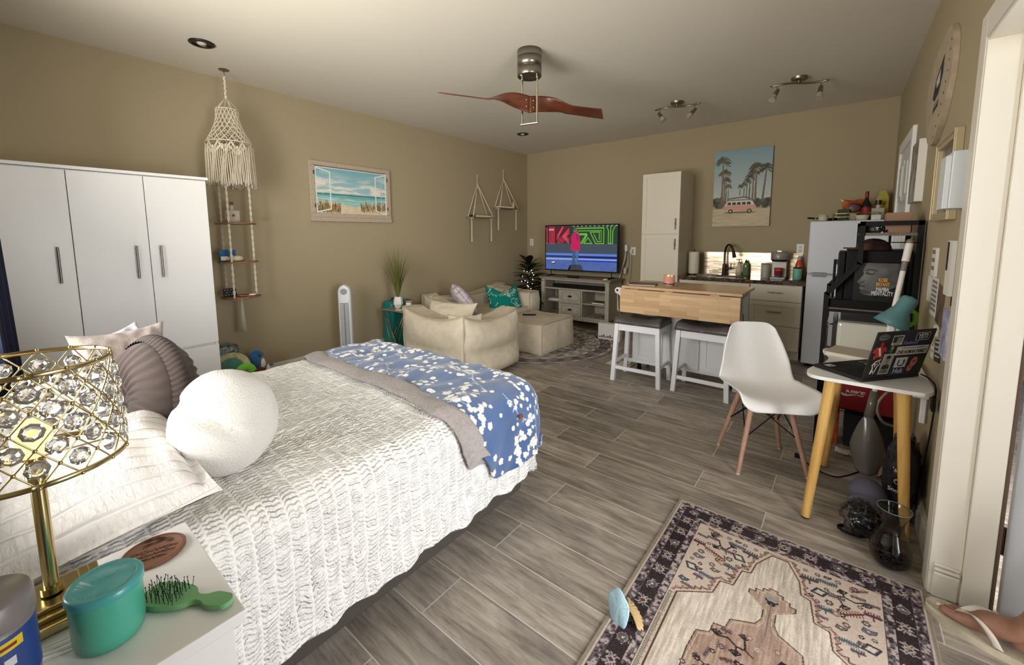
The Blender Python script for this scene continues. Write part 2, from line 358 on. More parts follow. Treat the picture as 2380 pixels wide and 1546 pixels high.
# ---------------- ceiling fixtures
def spot(label, x, y):
    t = thing('recessed_spotlight', label, 'ceiling light', (x, y, CZ), 0, 'recessed ceiling spotlights')
    MB().lathe([(.062, -.001), (.078, -.001), (.08, -.006), (.074, -.010), (.058, -.006), (.058, -.001)], 36).obj('trim_ring', DARKST, t)
    MB().lathe([(.058, -.0015), (.05, -.002), (.0, -.002)], 30, mi=0).lathe([(.03, -.004), (.022, -.014), (0, -.017)], 24, mi=1).obj('bulb', [mat('dark_reflector', (38, 34, 30), .3, .6), mat('bulb_glass', (190, 185, 170), .2)], t)
spot('recessed round spotlight in the ceiling above the white wardrobe', -3.685, 1.064)
spot('recessed round spotlight in the ceiling beyond the fan, near the far left corner', -3.526, 4.665)
def track(label, x, y, rz, tilts):
    t = thing('track_light', label, 'ceiling light', (x, y, CZ), rz, 'two-headed track lights over the kitchen')
    MB().lathe([(.0, -.03), (.05, -.03), (.062, -.02), (.065, 0)], 32).obj('canopy', STEEL, t)
    MB().cyl((0, 0, -.045), (0, 0, -.03), .012).tube([(q*.22, math.sin(q*PI)*.03, -.05) for q in [i/12-1 for i in range(25)]], .0085, 10).obj('rail', STEEL, t)
    for q, (ax, ay) in zip((-.17, .17), tilts):
        p = Vector((q, math.sin(q/.22*PI)*.03, -.05)); k = p+Vector((0, 0, -.055)); d = Vector((ax, ay, -1)).normalized()
        h = MB().cyl(p, k, .004, n=8).cyl(k-d*.012, k+d*.045, .016, .021, 20).ell(k-d*.012, .016, 12).obj('lamp_head', STEEL, t)
        a = k+d*.045; c = k+d*.098
        MB().cyl(a, c, .019, .033, 24, caps=False).cyl(c, c-d*.02, .031, .01, 20).obj('glass_shade', mat('frosted_glass', (215, 208, 195), .35, trans=.5, ior=1.3), h)
track('brushed track light with two glass heads, nearest the right wall', -.40, 4.62, R(17), ((-.55, -.5), (-.15, -.3)))
track('brushed track light with two glass heads, left of its twin above the stools', -1.46, 4.62, R(6), ((.75, -.3), (-.9, -.3)))
# ceiling fan
f = thing('ceiling_fan', 'ceiling fan with brushed nickel drum and two twisted brown wooden blades', 'ceiling fan', (-1.945, 2.66, CZ), 0)
b = MB(); b.lathe([(.0, 0), (.092, 0), (.092, -.05)], 48)
for z0, z1 in ((-.05, -.055), ): pass
b.lathe([(.089, -.05), (.089, -.053), (.092, -.053), (.092, -.123), (.089, -.123), (.089, -.126), (.092, -.126), (.092, -.185), (.088, -.19), (.07, -.176), (0, -.176)], 48)
b.obj('motor_housing', STEEL, f)
d = Vector((.475, .88, 0)).normalized(); p = Vector((-d.y, d.x, 0)); rx_ = Vector((.97, .22, 0)).normalized()
b = MB()
for s_ in (-1, 1): b.cyl(rx_*.062*s_+Vector((0, 0, -.17)), rx_*.062*s_+Vector((0, 0, -.53)), .0085, n=14).cyl(rx_*.062*s_+Vector((0, 0, -.17)), rx_*.062*s_+Vector((0, 0, -.20)), .012, n=14)
b.cyl(-rx_*.07+Vector((0, 0, -.53)), rx_*.07+Vector((0, 0, -.53)), .0095, n=14); b.obj('rod_frame', mat('polished_nickel', (200, 192, 178), .2, 1), f)
WOODF = mat('cherry_wood', (106, 52, 27), .4, var=((76, 36, 19), 5), stretch=(1, 1, 12), coat=.3)
def blade(sg):
    def fn(u, v):
        r = u*.67; wv = (v-.5)*(.125-.02*math.sin(u*3)+.0*u); tw = min(1, max(0, (r-.07)/.26)); tw = tw*tw*(3-2*tw); ang = R(90-72*tw)
        cut = (v-.5)*-.10*max(0, (u-.85)/.15)
        wd = p*sg*math.cos(ang)+Vector((0, 0, 1))*math.sin(ang)
        base = d*-sg*(r+cut)*1.0 if r > .06 else d*-sg*r
        return base+wd*wv+Vector((0, 0, -.39+.02*math.sin(min(1, r/.35)*PI)))
    return MB().grid(fn, 48, 8).obj('blade', WOODF, f, solid=.008)
blade(1); blade(-1)
b = MB()
for q in (-.03, .03):
    for z in (-.36, -.41): b.ell(d*q+Vector((0, 0, z))-p*.008, .006, 10); b.ell(d*q+Vector((0, 0, z))+p*.008, .006, 10)
b.obj('rivets', GOLD, f)
# ---------------- wardrobe
WX, WY0, WY1, WH = -3.78, -.15, 1.045, 1.83
t = thing('wardrobe', 'tall white three-door wardrobe with steel bar handles against the left wall', 'wardrobe', (WX, 0, 0))
b = MB(); D = LX-WX+.02
b.box(D, -.02, WY1-.018, WY1, 0, WH-.02); b.box(D, -.02, WY0, WY0+.018, 0, WH-.02); b.box(D, D+.01, WY0+.018, WY1-.018, 0, WH-.02); b.box(D+.01, -.02, WY0+.018, WY1-.018, .0, .06); b.box(D+.01, -.03, WY0+.018, WY1-.018, .55, .565); b.box(-.06, -.025, WY0+.018, WY1-.018, .06, .55)
b.box(-.06, -.025, WY0+.018, WY1-.018, .565, WH-.02)
b.obj('body', WHITE, t, .0015)
box('top_panel', WHITE, t, D, .012, WY0-.012, WY1+.012, WH-.02, WH, .002)
HM = mat('handle_steel', (120, 116, 112), .25, 1)
def barh(par, p, q, out, r=.006, ends=.02):
    p, q, o = Vector(p), Vector(q), Vector(out); d = (q-p).normalized()
    return MB().cyl(p+o, q+o, r, n=14).cyl(p+d*ends, p+d*ends+o, r*.7, n=10).cyl(q-d*ends, q-d*ends+o, r*.7, n=10).obj('handle', HM, par)
for y0, y1, hy in ((-.045, .316, .247), (.320, .681, .611), (.685, 1.042, .740)):
    dd = box('door', WHITE, t, -.02, 0, y0, y1, .572, WH-.026, .0015); barh(dd, (0, hy, 1.105), (0, hy, 1.33), (.03, 0, 0))
for z0, z1 in ((.32, .555), (.07, .312)):
    for y0, y1 in ((-.145, .445), (.452, 1.042)):
        dd = box('drawer', WHITE, t, -.02, 0, y0, y1, z0, z1, .0015); m_ = (y0+y1)/2; barh(dd, (0, m_-.07, z1-.06), (0, m_+.07, z1-.06), (.025, 0, 0))
# navy curtain by the window
b = MB()
b.grid(lambda u, v: (-3.52+.62*u, FY+.165+.035*math.sin(u*26)+.02*math.sin(u*61)+.035*(1-v), .02+v*1.6), 90, 12)
c = b.obj('window_curtain', mat('navy_fabric', (14, 18, 48), .9, bump=(400, .3, .002)), solid=.004); tag(c, 'dark navy curtain hanging at the left edge beside the white wardrobe', 'curtain')
tag(MB().cyl((-3.6, FY+.12, 1.635), (-.3, FY+.12, 1.635), .009).box(-3.1, -3.08, FY+.002, FY+.12, 1.63, 1.64).obj('curtain_rod', BLACKM), 'thin black rod carrying the navy curtain', 'curtain rod')
# ---------------- bed
BX0, BX1, BL = -2.68, -1.21, 1.74          # left edge, right edge, foot
BXC, BW, BT, BR = (BX0+BX1)/2, BX1-BX0, .62, .10
t = thing('bed', 'bed frame and mattress under the white ruched bedspread', 'bed', (BXC, 0, 0))
box('bed_base', mat('bed_base_fabric', (70, 64, 58), .9), t, -BW/2+.06, BW/2-.06, FY+.01, BL-.08, .03, .28, .01)
box('mattress', mat('mattress_fabric', (225, 222, 215), .9), t, -BW/2+.05, BW/2-.05, FY+.01, BL-.07, .28, .575, .05)
for sx in (-1, 1):
    for y in (.0, 1.5): MB().cyl((sx*.6, y, 0), (sx*.6, y, .03), .03).obj('leg', BLACK, t)
def bedmap(s, q, E, off=0, ruck=1, flare=.03):
    """s across from the centre line, q along from the head wall; beyond the edge the cloth turns down"""
    hx = BW/2-BR; hy = BL-BR; es = max(abs(s)-hx, 0); eq = max(q-hy, 0); e = math.hypot(es, eq); e2 = min(e, E)
    dx = (es/e if e > 1e-9 else 0)*(1 if s > 0 else -1); dy = eq/e if e > 1e-9 else 0; r = BR+off
    if e2 < r*PI/2: o = r*math.sin(e2/r); dn = r*(1-math.cos(e2/r)); nx = math.sin(e2/r); nzz = math.cos(e2/r)
    else: o = r+flare*(e2-r*PI/2); dn = r+(e2-r*PI/2); nx = 1; nzz = 0
    cx = max(-hx, min(hx, s)); cy = min(hy, q); per = (q if es > eq else s)
    if e > r: f = (e2-r)/.5; per = q+s*.8; o += f*(.013*math.sin(per*19)+.010*math.sin(per*43+1)+.02*nz(per*4, 2, 1))
    top = BT+off-.02*max(0, abs(s)/hx-.6)
    w = .012*nz(cx*3, cy*3, 5)+.006*nz(cx*9, cy*9, 2)
    P = Vector((BXC+cx+dx*o, cy+dy*o, top-dn+w*(1-nx)))
    if ruck:
        k = .5+.5*math.cos(2*PI*q/.047); k = k**8; amp = -.0003*k+(.0042*nz(s*52, q*14, 0)+.0045*nz(s*96+3, q*20, 1)+.004*nz(s*9, q*9, 4))*(1-.8*k)
        P += Vector((dx*nx, dy*nx, nzz))*amp*ruck
    return P
def quilt_mat(name, col):
    m = mat(name, col, .9, sheen=.2); n = N(m); u = n.new('UVMap').outputs[0]
    sp = n.new('SeparateXYZ'); n.l.new(u, sp.inputs[0])
    k = n.math('POWER', n.math('ADD', n.math('MULTIPLY', n.math('COSINE', n.math('MULTIPLY', sp.outputs[1], 2*PI/.047)), .5), .5), 10)
    row = n.math('FLOOR', n.math('DIVIDE', sp.outputs[1], .047)); d_ = n.noise(n.mapping(u, (5, 26, 1)), 1, 3, .6); d2_ = n.noise(n.mapping(u, (30, 22, 1)), 1, 3, .6)
    w = n.math('SINE', n.math('ADD', n.math('MULTIPLY', sp.outputs[0], 2*PI/.017), n.math('ADD', n.math('MULTIPLY', row, 2.3), n.math('MULTIPLY', d_, 17)))); w = n.math('MULTIPLY', w, n.math('SUBTRACT', n.math('MULTIPLY', d2_, 2), .35)); inv = n.math('SUBTRACT', 1, k)
    n.bump(n.math('ADD', n.math('MULTIPLY', w, inv), n.math('MULTIPLY', k, -.5)), 1.0, .0048); return m
QM = quilt_mat('white_ruched_cotton', (242, 240, 235))
def uvgrid(o, uv):
    me = o.data; l = me.uv_layers.new(name='UVMap'); idx = np.empty(len(me.loops), dtype=np.int32); me.loops.foreach_get('vertex_index', idx)
    l.data.foreach_set('uv', np.array(uv, dtype=np.float32)[idx].ravel())
E_ = .50; ns, nq = 380, 400; s0 = BW/2-BR+E_; q0, q1 = FY+.01, BL-BR+E_
b = MB(); uv = []
def fn(u, v):
    s_ = (u*2-1)*s0; q_ = q0+(q1-q0)*v; uv.append((s_, q_)); return bedmap(s_, q_, E_)
b.grid(fn, ns, nq); o = b.obj('bedspread', QM, solid=.006); uvgrid(o, uv)
tag(o, 'white ruched bedspread covering the bed and hanging over its side', 'bedspread')
# throw blanket: blue floral fleece over the foot, its pale sherpa side folded back along the edge
FB = Art(2.2, 1.15, .0036, (72, 98, 142)); FB.add(FB.noise(.12, 14)); rg = random.Random(4)
for k in range(46):
    x, y = rg.uniform(0, 2.2), rg.uniform(0, 1.15); a = rg.uniform(0, 6.3); L_ = rg.uniform(.15, .3); pts = [(x+L_*q*math.cos(a+q*.8)/1, y+L_*q*math.sin(a+q*.8)) for q in (0, .2, .4, .6, .8, 1)]
    FB.line(pts, .004, (170, 186, 204))
    for (px, py) in pts[1:]:
        for sg in (-1, 1): FB.line([(px, py), (px+.018*math.cos(a+sg*.9), py+.018*math.sin(a+sg*.9))], .006, (206, 216, 224))
def flower(x, y, r, a):
    for k in range(5): q = a+k*2*PI/5; FB.disc(x+r*.62*math.cos(q), y+r*.62*math.sin(q), r*.46, (240, 240, 234))
    FB.disc(x, y, r*.28, (226, 214, 160))
px_ = py_ = .5
for k in range(1250):
    if k % 6 == 0: px_, py_ = rg.uniform(0, 2.2), rg.uniform(0, 1.15)
    flower(*((rg.uniform(0, 2.2), rg.uniform(0, 1.15)) if k % 3 == 0 else (px_+rg.uniform(-.05, .05), py_+rg.uniform(-.05, .05))), rg.choice((.009, .012, .015)), rg.uniform(0, 6))
FB.rect(0, 2.2, 1.13, 1.15, (120, 140, 175))
FLE = mat('fleece_floral', attr=True, rough=.85, sheen=.4, bump=(60, .25, .01), spec=.1)
b = MB(); cols = []; CB = FB.cols(); EB = .40
def q_start(s_): return 1.20+.10*(s_/BW)*-1+.03*math.sin(s_*5)+.55*max(0, s_-BW/2+BR)
def fn(u, v):
    s_ = -BW/2-.02+u*(BW/2+.02+BW/2-BR+EB+.02); qs = q_start(s_); q_ = qs+v*(BL-BR+.34-qs)
    P = bedmap(s_, q_, EB+.03*math.sin(s_*9+q_*7), .024+.010*nz(s_*7, q_*7, 3), 0, .10)
    P.z += .012*nz(s_*14, q_*5, 9)+.014*nz(s_*5, q_*9, 2); cols.append(CB[min(FB.ny-1, int((q_-1.0)/1.15*(FB.ny-1)) % FB.ny), min(FB.nx-1, int((s_+1)/2.2*(FB.nx-1)))]); return P
b.grid(fn, 600, 260); o = b.obj('throw_blanket', FLE, solid=.012); setcol(o.data, np.array(cols))
tag(o, 'blue fleece throw with white blossoms laid over the foot of the bed', 'blanket')
SH = mat('sherpa_fleece', (196, 183, 178), .95, sheen=.5, bump=(140, 1.0, .02), var=((178, 164, 160), 60))
b = MB()
def fn(u, v):
    s_ = -BW/2-.02+u*(BW/2+.02+BW/2-BR+.30); qs = q_start(s_); wd = .115+.012*math.sin(s_*8)
    a = v*2*PI; q_ = qs-wd/2+.035+(wd/2)*math.cos(a); P = bedmap(s_, q_, EB-.04, .026+.014*math.sin(a)+.006*nz(s_*20, v*8, 4), 0, .08); return P
b.grid(fn, 260, 24); p_ = b.obj('sherpa_fold', SH, o); p_['label'] = 'pale sherpa underside folded back along the edge'
pt = bedmap(BW/2-BR+.22, 1.52, .5, .045, 0, .1); q_ = MB().box(-.001, .004, -.012, .012, -.009, .009).obj('leather_tag', mat('brown_leather', (130, 72, 40), .6), o, loc=pt)
# ---------------- pillows
def pillow(b, w, d, h, M, n=40, pinch=.06, flange=0, wr=.006, fr=5, seed=0, cols=None, art=None, pw=.5):
    def surf(sg):
        def fn(u, v):
            a, c = u*2-1, v*2-1; k = 1+flange
            ai, ci = min(1, abs(a)*k), min(1, abs(c)*k)
            t_ = ((1-ai**2.6)**pw)*((1-ci**2.6)**pw)
            x = a*w/2*(1-pinch*(1-abs(c)**2)*abs(a)**3*1.2); y = c*d/2*(1-pinch*(1-abs(a)**2)*abs(c)**3*1.2)
            z = sg*(h/2*t_+.002)+wr*nz(a*fr+seed, c*fr, sg)*min(1, t_*3+.15)
            if art is not None: cols.append(art.sample(u, v))
            return M @ Vector((x, y, z))
        return fn
    b.grid(surf(1), n, n); b.grid(surf(-1), n, n, flip=True)
def euler(loc, rx=0, ry=0, rz=0): return Matrix.Translation(loc) @ Matrix.Rotation(R(rz), 4, 'Z') @ Matrix.Rotation(R(ry), 4, 'Y') @ Matrix.Rotation(R(rx), 4, 'X')
SM = mat('sham_ruched_cotton', (238, 233, 228), .9, sheen=.2, bump=None)
n = N(SM); tc = n.new('TexCoord').outputs['Object']; w_ = n.noise(n.mapping(tc, (22, 80, 40)), 1.3, 5, .65, .6); sp = n.new('SeparateXYZ'); n.l.new(tc, sp.inputs[0])
k = n.math('POWER', n.math('ADD', n.math('MULTIPLY', n.math('COSINE', n.math('MULTIPLY', sp.outputs[0], 2*PI/.055)), .5), .5), 8)
n.bump(n.math('SUBTRACT', n.math('MULTIPLY', w_, n.math('SUBTRACT', 1, k)), n.math('MULTIPLY', k, .6)), .8, .01)
def sham(label, x, y, z, rx, rz, seed, ry=0):
    b = MB(); pillow(b, .70, .54, .17, Matrix(), 60, .07, .13, .014, 4, seed); o = b.obj('pillow_sham', SM, weld=True); o.matrix_world = euler((x, y, z), rx, ry, rz); return tag(o, label, 'pillow', 'white ruched pillow shams')
sham('white ruched pillow sham with flat flange, nearest the nightstand', -1.62, .085, .695, 10, -4, 1, 5)
sham('white ruched pillow sham lying behind the lamp, farther from the nightstand', -2.31, .09, .72, 12, 4, 5)
# grey-beige fluffy cushion
b = MB(); pillow(b, .36, .30, .13, Matrix(), 40, .10, 0, .02, 4, 3)
o = b.obj('fluffy_cushion', mat('taupe_fur', (146, 132, 122), .95, sheen=.3, bump=(260, .6, .006), var=((164, 152, 144), 30)), weld=True); o.matrix_world = euler((-2.30, .30, .835), 8, 74, 6); tag(o, 'square fluffy grey-beige cushion propped behind the round brown cushion', 'cushion')
b = MB(); pillow(b, .34, .24, .10, Matrix(), 40, .12, 0, .02, 4, 8)
o = b.obj('fluffy_cushion', mat('pale_fur', (200, 198, 204), .95, sheen=.3, bump=(260, .6, .006)), weld=True); o.matrix_world = euler((-2.44, .31, .825), -6, 72, 8) @ Matrix.Rotation(R(12), 4, 'Z'); tag(o, 'pale grey fluffy cushion corner standing farthest back against the wardrobe side', 'cushion')
# round brown pleated cushion
BRM = mat('brown_velvet', (64, 52, 47), .9, sheen=.1)
def disc_fn(u, v):
    a = u*2*PI; r = v; R_ = .20; pl = math.cos(a*26+math.sin(v*9)*1.6)
    rr = r*R_; z = .105*math.sqrt(max(0, 1-r**3.2))*(.62+.38*min(1, r*2.6))+(.0045*pl*(min(1, r*3))*(1-.6*r**6)); return (rr*math.cos(a), rr*math.sin(a), z)
t = thing('round_cushion', 'round dark brown pleated velvet cushion behind the white fluffy one', 'cushion')
t.matrix_world = euler((-1.98, .325, .80), 84, 0, 14) 
b = MB(); b.grid(disc_fn, 260, 40); b.grid(lambda u, v: (lambda p_: (p_[0], p_[1], -p_[2]))(disc_fn(u, v)), 260, 40, flip=True)
def rim(u, v):
    a = u*2*PI; c = (v-.5); k = abs(math.sin(a*34+c*5)); rr = .198+.020*math.cos(c*PI)+.006*k; return (rr*math.cos(a), rr*math.sin(a), c*.07)
b.grid(rim, 400, 8); b.obj('pleated_cover', BRM, t); MB().ell((0, 0, .068), (.02, .02, .012)).obj('button', BRM, t); MB().ell((0, 0, -.068), (.02, .02, .012)).obj('button', BRM, t)
# white fluffy cushion: plump rounded heart with a soft crease between its lobes
WF = mat('white_fur', (232, 228, 221), .95, sheen=.1, bump=(170, .8, .010))
d0 = Vector((.60, -.62, .58)).normalized(); nd = d0.cross(Vector((.75, .35, -.3))).normalized(); d1 = Vector((.3, -.75, -.5)).normalized()
def hfn(d):
    p_ = d.dot(nd); return 1-.34*math.exp(-(p_/.11)**2)*math.exp(-((1-d.dot(d0))/.42)**2)+.05*max(0, p_)*1.2+.035*nz(d.x*1.8, d.y*1.8, d.z*1.8)+.008*nz(d.x*7, d.y*7, d.z*7)
o = MB().ell((0, 0, 0), (.135, .148, .168), 72, fn=hfn).obj('heart_cushion', WF); o.location = (-1.545, .425, .778); o.rotation_euler = (R(8), 0, 0); tag(o, 'white fluffy heart-shaped cushion sitting at the front of the bed', 'cushion')
# ---------------- nightstand
t = thing('nightstand', 'white nightstand beside the bed in the lower left corner', 'nightstand', (-1.11, FY, 0))
nd = .215-FY; nwid = .353; box('top_panel', WHITE, t, 0, nwid, .005, nd, .728, .75, .002)
box('body', WHITE, t, .012, nwid-.035, .015, nd-.012, .05, .728, .001)
for y0, y1 in ((.018, nd/2-.002+.095), (nd/2+.002+.095, nd-.014)): box('door', WHITE, t, nwid-.034, nwid-.016, y0, y1, .06, .722, .0015)
for x, y in ((.04, .04), (.27, .04), (.04, nd-.05), (.27, nd-.05)): MB().cyl((x, y, 0), (x, y, .05), .016).obj('leg', WHITE, t)
# ---------------- table lamp with gilt lattice shade
LXc, LYc, LZ = -1.015, .012, .7505
t = thing('table_lamp', 'gold table lamp with crystal lattice drum shade on the nightstand', 'lamp', (LXc, LYc, LZ))
b = MB(); b.box(-.068, .068, -.06, .06, 0, .016).box(-.054, .054, -.047, .047, .016, .024).box(-.04, .04, -.034, .034, .024, .031); b.obj('base', GOLD, t, .002)
MB().cyl((0, 0, .034), (0, 0, .30), .0095, n=24).cyl((0, 0, .034), (0, 0, .046), .014, n=24).cyl((0, 0, .235), (0, 0, .245), .013, n=24).obj('pole', GOLD, t)
z0, z1, r0, r1 = .262, .432, .108, .100
def shp(a, h): r = r0+(r1-r0)*h; return Vector((r*math.cos(a), r*math.sin(a)*1.04, z0+(z1-z0)*h))
sh = MB().grid(lambda u, v: shp(u*2*PI, -.01+.045*v), 72, 1).obj('shade', GOLD, t, solid=.0022); MB().grid(lambda u, v: shp(u*2*PI, .965+.045*v), 72, 1).obj('top_rim', GOLD, sh, solid=.0022)
NA, NR = 15, 3; la = MB()
for i in range(NA):
    for sg in (1, -1):
        la.tube([shp(2*PI*(i+sg*NR*h)/NA, h) for h in [k/16 for k in range(17)]], .0012, 5)
for i in range(NA*2):
    for j in range(NR*2+1):
        if (i+j) % 2 == 0: la.ell(shp(PI*i/NA, j/(NR*2)), .0034, 8)
lo = la.obj('lattice', GOLD, sh)
CR = mat('crystal', (255, 255, 255), .03, trans=.9, ior=1.6, coat=.5)
cme = MB(); n8 = 8; cme.smooth = False
cme.lathe([(0, -.006), (.007, -.0055), (.0142, 0), (.007, .0055), (0, .006)], 8, sm=False); c0 = cme.obj('crystal', CR, sh)
cells = []
for i in range(NA*2):
    for j in range(1, NR*2):
        if (i+j) % 2 == 1: cells.append((i, j))
def setc(o, i, j):
    a = PI*i/NA; p_ = shp(a, j/(NR*2)); nrm = Vector((math.cos(a), math.sin(a), .07)).normalized(); o.matrix_local = Matrix.Translation(p_) @ nrm.to_track_quat('Z', 'Y').to_matrix().to_4x4() @ Matrix.Rotation(i, 4, 'Z')
cells.sort(key=lambda c: -(math.sin(PI*c[0]/NA)*1.0+.3*math.cos(PI*c[0]/NA)))
rest = MB()
for k, (i, j) in enumerate(cells):
    if k == 0: setc(c0, i, j)
    elif k < 96: c = c0.copy(); COL.objects.link(c); c.parent = sh; setc(c, i, j)
    else:
        setc_o = bpy.data.objects.new('x', None); setc(setc_o, i, j); rest.T = setc_o.matrix_local.copy(); bpy.data.objects.remove(setc_o); rest.lathe([(0, -.006), (.007, -.0055), (.0142, 0), (.007, .0055), (0, .006)], 8, sm=False)
if rest.v: ro = rest.obj('crystals', CR, sh); ro['kind'] = 'stuff'
MB().cyl((0, 0, .24), (0, 0, .27), .013).ell((0, 0, .305), (.024, .024, .034), 16, mi=1).obj('bulb', [GOLD, mat('warm_bulb', (255, 214, 150), .3, emit=1.2)], t)
MB().tube([(math.cos(a)*.0, math.sin(a)*.0, z0+.01) for a in (0, 1)], .001, 4).tube([(-.104, 0, z0+.01), (.104, 0, z0+.01)], .0015, 6).tube([(0, -.108, z0+.01), (0, .108, z0+.01)], .0015, 6).obj('shade_spider', GOLD, sh)
# ---------------- things on the nightstand
t = thing('storage_canister', 'teal plastic canister with oval lid on the nightstand', 'canister', (-.878, .064, .7505))
b = MB(); r_ = .0445; t.scale = (1, 1, 1.08)
b.lathe([(0, 0), (r_*.88, 0), (r_*.93, .003), (r_*.94, .010), (r_*.985, .013), (r_, .079)], 56, sx=1.02, sy=.98); b.obj('body', mat('mint_translucent_plastic', (72, 166, 142), .35, coat=.3), t)
b = MB(); b.lathe([(r_+.001, .074), (r_+.0025, .076), (r_+.0025, .084), (r_, .0875), (r_*.86, .0875), (r_*.84, .0866), (r_*.81, .0866), (r_*.79, .0872), (0, .0874)], 56, sx=1.02, sy=.98)
rg = random.Random(2)
for k in range(22): b.ell((-.004+rg.uniform(-.006, .006), -.018+k*.0017, .0875), .0008, 6)
b.obj('lid', mat('teal_lid_plastic', (70, 158, 158), .35, coat=.3), t)
# round wooden coaster with carved waves and writing
t = thing('coaster', 'round carved dark wood coaster with wave pattern on the nightstand', 'coaster', (-1.045, .148, .7505))
WD = mat('walnut', (122, 80, 58), .5, bump=(200, .1)); WDK = mat('walnut_burnt', (70, 38, 24), .6)
b = MB(); b.lathe([(0, 0), (.050, 0), (.0515, .001), (.0515, .005), (.0505, .006), (.047, .006), (.0465, .0052), (0, .0052)], 64)
CT = 3.6
def cpt(x, y): c, s_ = math.cos(R(70)), math.sin(R(70)); return (x*c-y*s_, x*s_+y*c, .0055)
b.k = 1; b.tube([cpt(.0465*math.cos(a/30*PI), .0465*math.sin(a/30*PI)) for a in range(60)], .0005, 5, True)
for cx, cy, rr, tn in ((-.008, .018, .012, 1), (.012, .020, .015, -1)):
    for kk in range(4): b.tube([cpt(cx+tn*(rr-kk*.003)*math.cos(a*.3), cy+(rr-kk*.003)*math.sin(a*.3)*.8) for a in range(1, 13)], .0006, 5)
for kk in range(7): b.tube([cpt(-.03+kk*.002+q*.004, .034+kk*.0015+.0012*math.sin(q*1.3+kk)) for q in range(12-kk)], .0004, 4)
Mx = Matrix.Translation((0, 0, .0054)) @ Matrix.Rotation(R(70), 4, 'Z')

for r0_, x0_, x1_, am in ((.001, -.036, .036, .0065), (-.012, -.032, .034, .0045), (-.024, -.020, .022, .004)):
    b.tube([cpt(x0_+(x1_-x0_)*q/60+.0022*math.sin(q*1.9), r0_+am*math.sin(q*1.05)*(.6+.4*math.sin(q*.43))) for q in range(61)], .00055, 5)
b.obj('disc', [WD, WDK], t)
# hair brush
t = thing('hair_brush', 'small green hairbrush with black bristles lying on the nightstand', 'brush', (-.90, .125, .7505), R(33))
GR = mat('sage_green_plastic', (112, 168, 112), .4); out = rp([(-.015, -.022), (.02, -.027), (.06, -.02), (.075, -.006), (.09, -.006), (.105, -.015), (.135, -.012), (.142, 0), (.135, .012), (.105, .015), (.09, .006), (.075, .006), (.06, .02), (.02, .027), (-.015, .022), (-.022, 0)], .02, 4)
b = MB(); b.prism(out, .004, .013); hb = b.obj('handle', GR, t, .003, 3)
for k in range(3): pass
bm_ = MB(); rg = random.Random(1)
for i in range(9):
    for j in range(7):
        x, y = -.012+i*.0078, (j-3)*.0064+rg.uniform(-.001, .001)
        if abs(y) > .022-.00002*x: continue
        lx, ly = rg.uniform(-.003, .003), rg.uniform(-.003, .003); bm_.cyl((x, y, .012), (x+lx, y+ly, .030), .0005, n=5).ell((x+lx, y+ly, .030), .0011, 6)
bo = bm_.obj('bristles', BLACK, t); bo['label'] = 'black pin bristles'
# lotion jar at the very corner
t = thing('lotion_jar', 'blue and grey lotion container at the lower left corner of the nightstand', 'jar', (-.862, -.052, .7505))
b = MB(); b.lathe([(0, 0), (.040, 0), (.044, .004), (.044, .03), (.045, .034)], 48, mi=1); b.lathe([(.0452, .034), (.0452, .112)], 48, mi=0); b.lathe([(.045, .112), (.044, .116), (.044, .128)], 48, mi=1)
JB = mat('jar_blue_label', (42, 66, 130), .35); JG = mat('jar_grey_plastic', (120, 114, 112), .35)
b.obj('body', [JB, JG], t)
b = MB(); b.lathe([(.0455, .118), (.0465, .122), (.0465, .150), (.043, .156), (0, .157)], 48); b.obj('cap', JG, t)
b = MB()
def onj(a0, a1, z0_, z1_, r, mi):
    b.grid(lambda u, v: (r*math.cos(a0+(a1-a0)*u), r*math.sin(a0+(a1-a0)*u), z0_+(z1_-z0_)*v), 10, 1, mi=mi)
onj(.15, .75, .092, .106, .0456, 0); onj(.22, .6, .0965, .101, .0458, 1); onj(.2, .62, .055, .064, .0456, 3); onj(.3, .55, .070, .082, .0456, 2)
b.obj('label_print', [mat('jar_yellow', (214, 190, 40), .4), mat('jar_red', (120, 40, 30), .4), mat('jar_white_print', (200, 205, 210), .4), mat('jar_mid_blue', (30, 90, 150), .4)], t)
# cotton swabs lying at the lamp foot
for k in range(3):
    b = MB(); b.cyl((0, 0, 0), (0, .066, 0), .0011, n=8); b.ell((0, 0, 0), (.0028, .007, .0028), 10).ell((0, .066, 0), (.0028, .007, .0028), 10)
    o = b.obj('cotton_swab', mat('cotton_white', (240, 238, 230), .9)); o.location = (-.925+k*.011, -.03+.004*k, .7535); o.rotation_euler = (0, 0, R(-8-3*k))
    tag(o, ('white cotton swab at the gold lamp foot, nearest the bed', 'middle one of the three cotton swabs at the gold lamp foot', 'white cotton swab at the gold lamp foot, nearest the canister side edge')[k], 'cotton swab', 'cotton swabs by the lamp')
# ---------------- hanging macrame shelf with woven lantern
mx, my = -4.12, 1.33
t = thing('macrame_hanging_shelf', 'cream macrame lantern with three round wooden shelves hanging from the ceiling', 'hanging shelf', (mx, my, 0))
MB().lathe([(0, CZ-.006), (.035, CZ-.006), (.04, CZ-.001)], 28).tube([(0, 0, CZ-.005), (0, 0, CZ-.03), (.012, 0, CZ-.045), (0, 0, CZ-.06)], .003, 8).obj('ceiling_hook', STEEL, t)
b = MB(); b.tube([(math.sin(k*1.9)*.004, math.cos(k*1.9)*.004, CZ-.05-k*.012) for k in range(14)], .008, 8); b.ell((0, 0, 2.55), (.012, .012, .02), 10)
for k in range(6): a = k*PI/3; b.tube([(0, 0, 2.55), (.082*math.cos(a), .082*math.sin(a), 2.445)], .0028, 6)
b.obj('hanging_cord', ROPE, t)
def ring(z, r, q=.0045, nm='ring'): return MB().tube([(r*math.cos(i*PI/24), r*math.sin(i*PI/24), z) for i in range(48)], q, 8, True).obj(nm, ROPE, t)
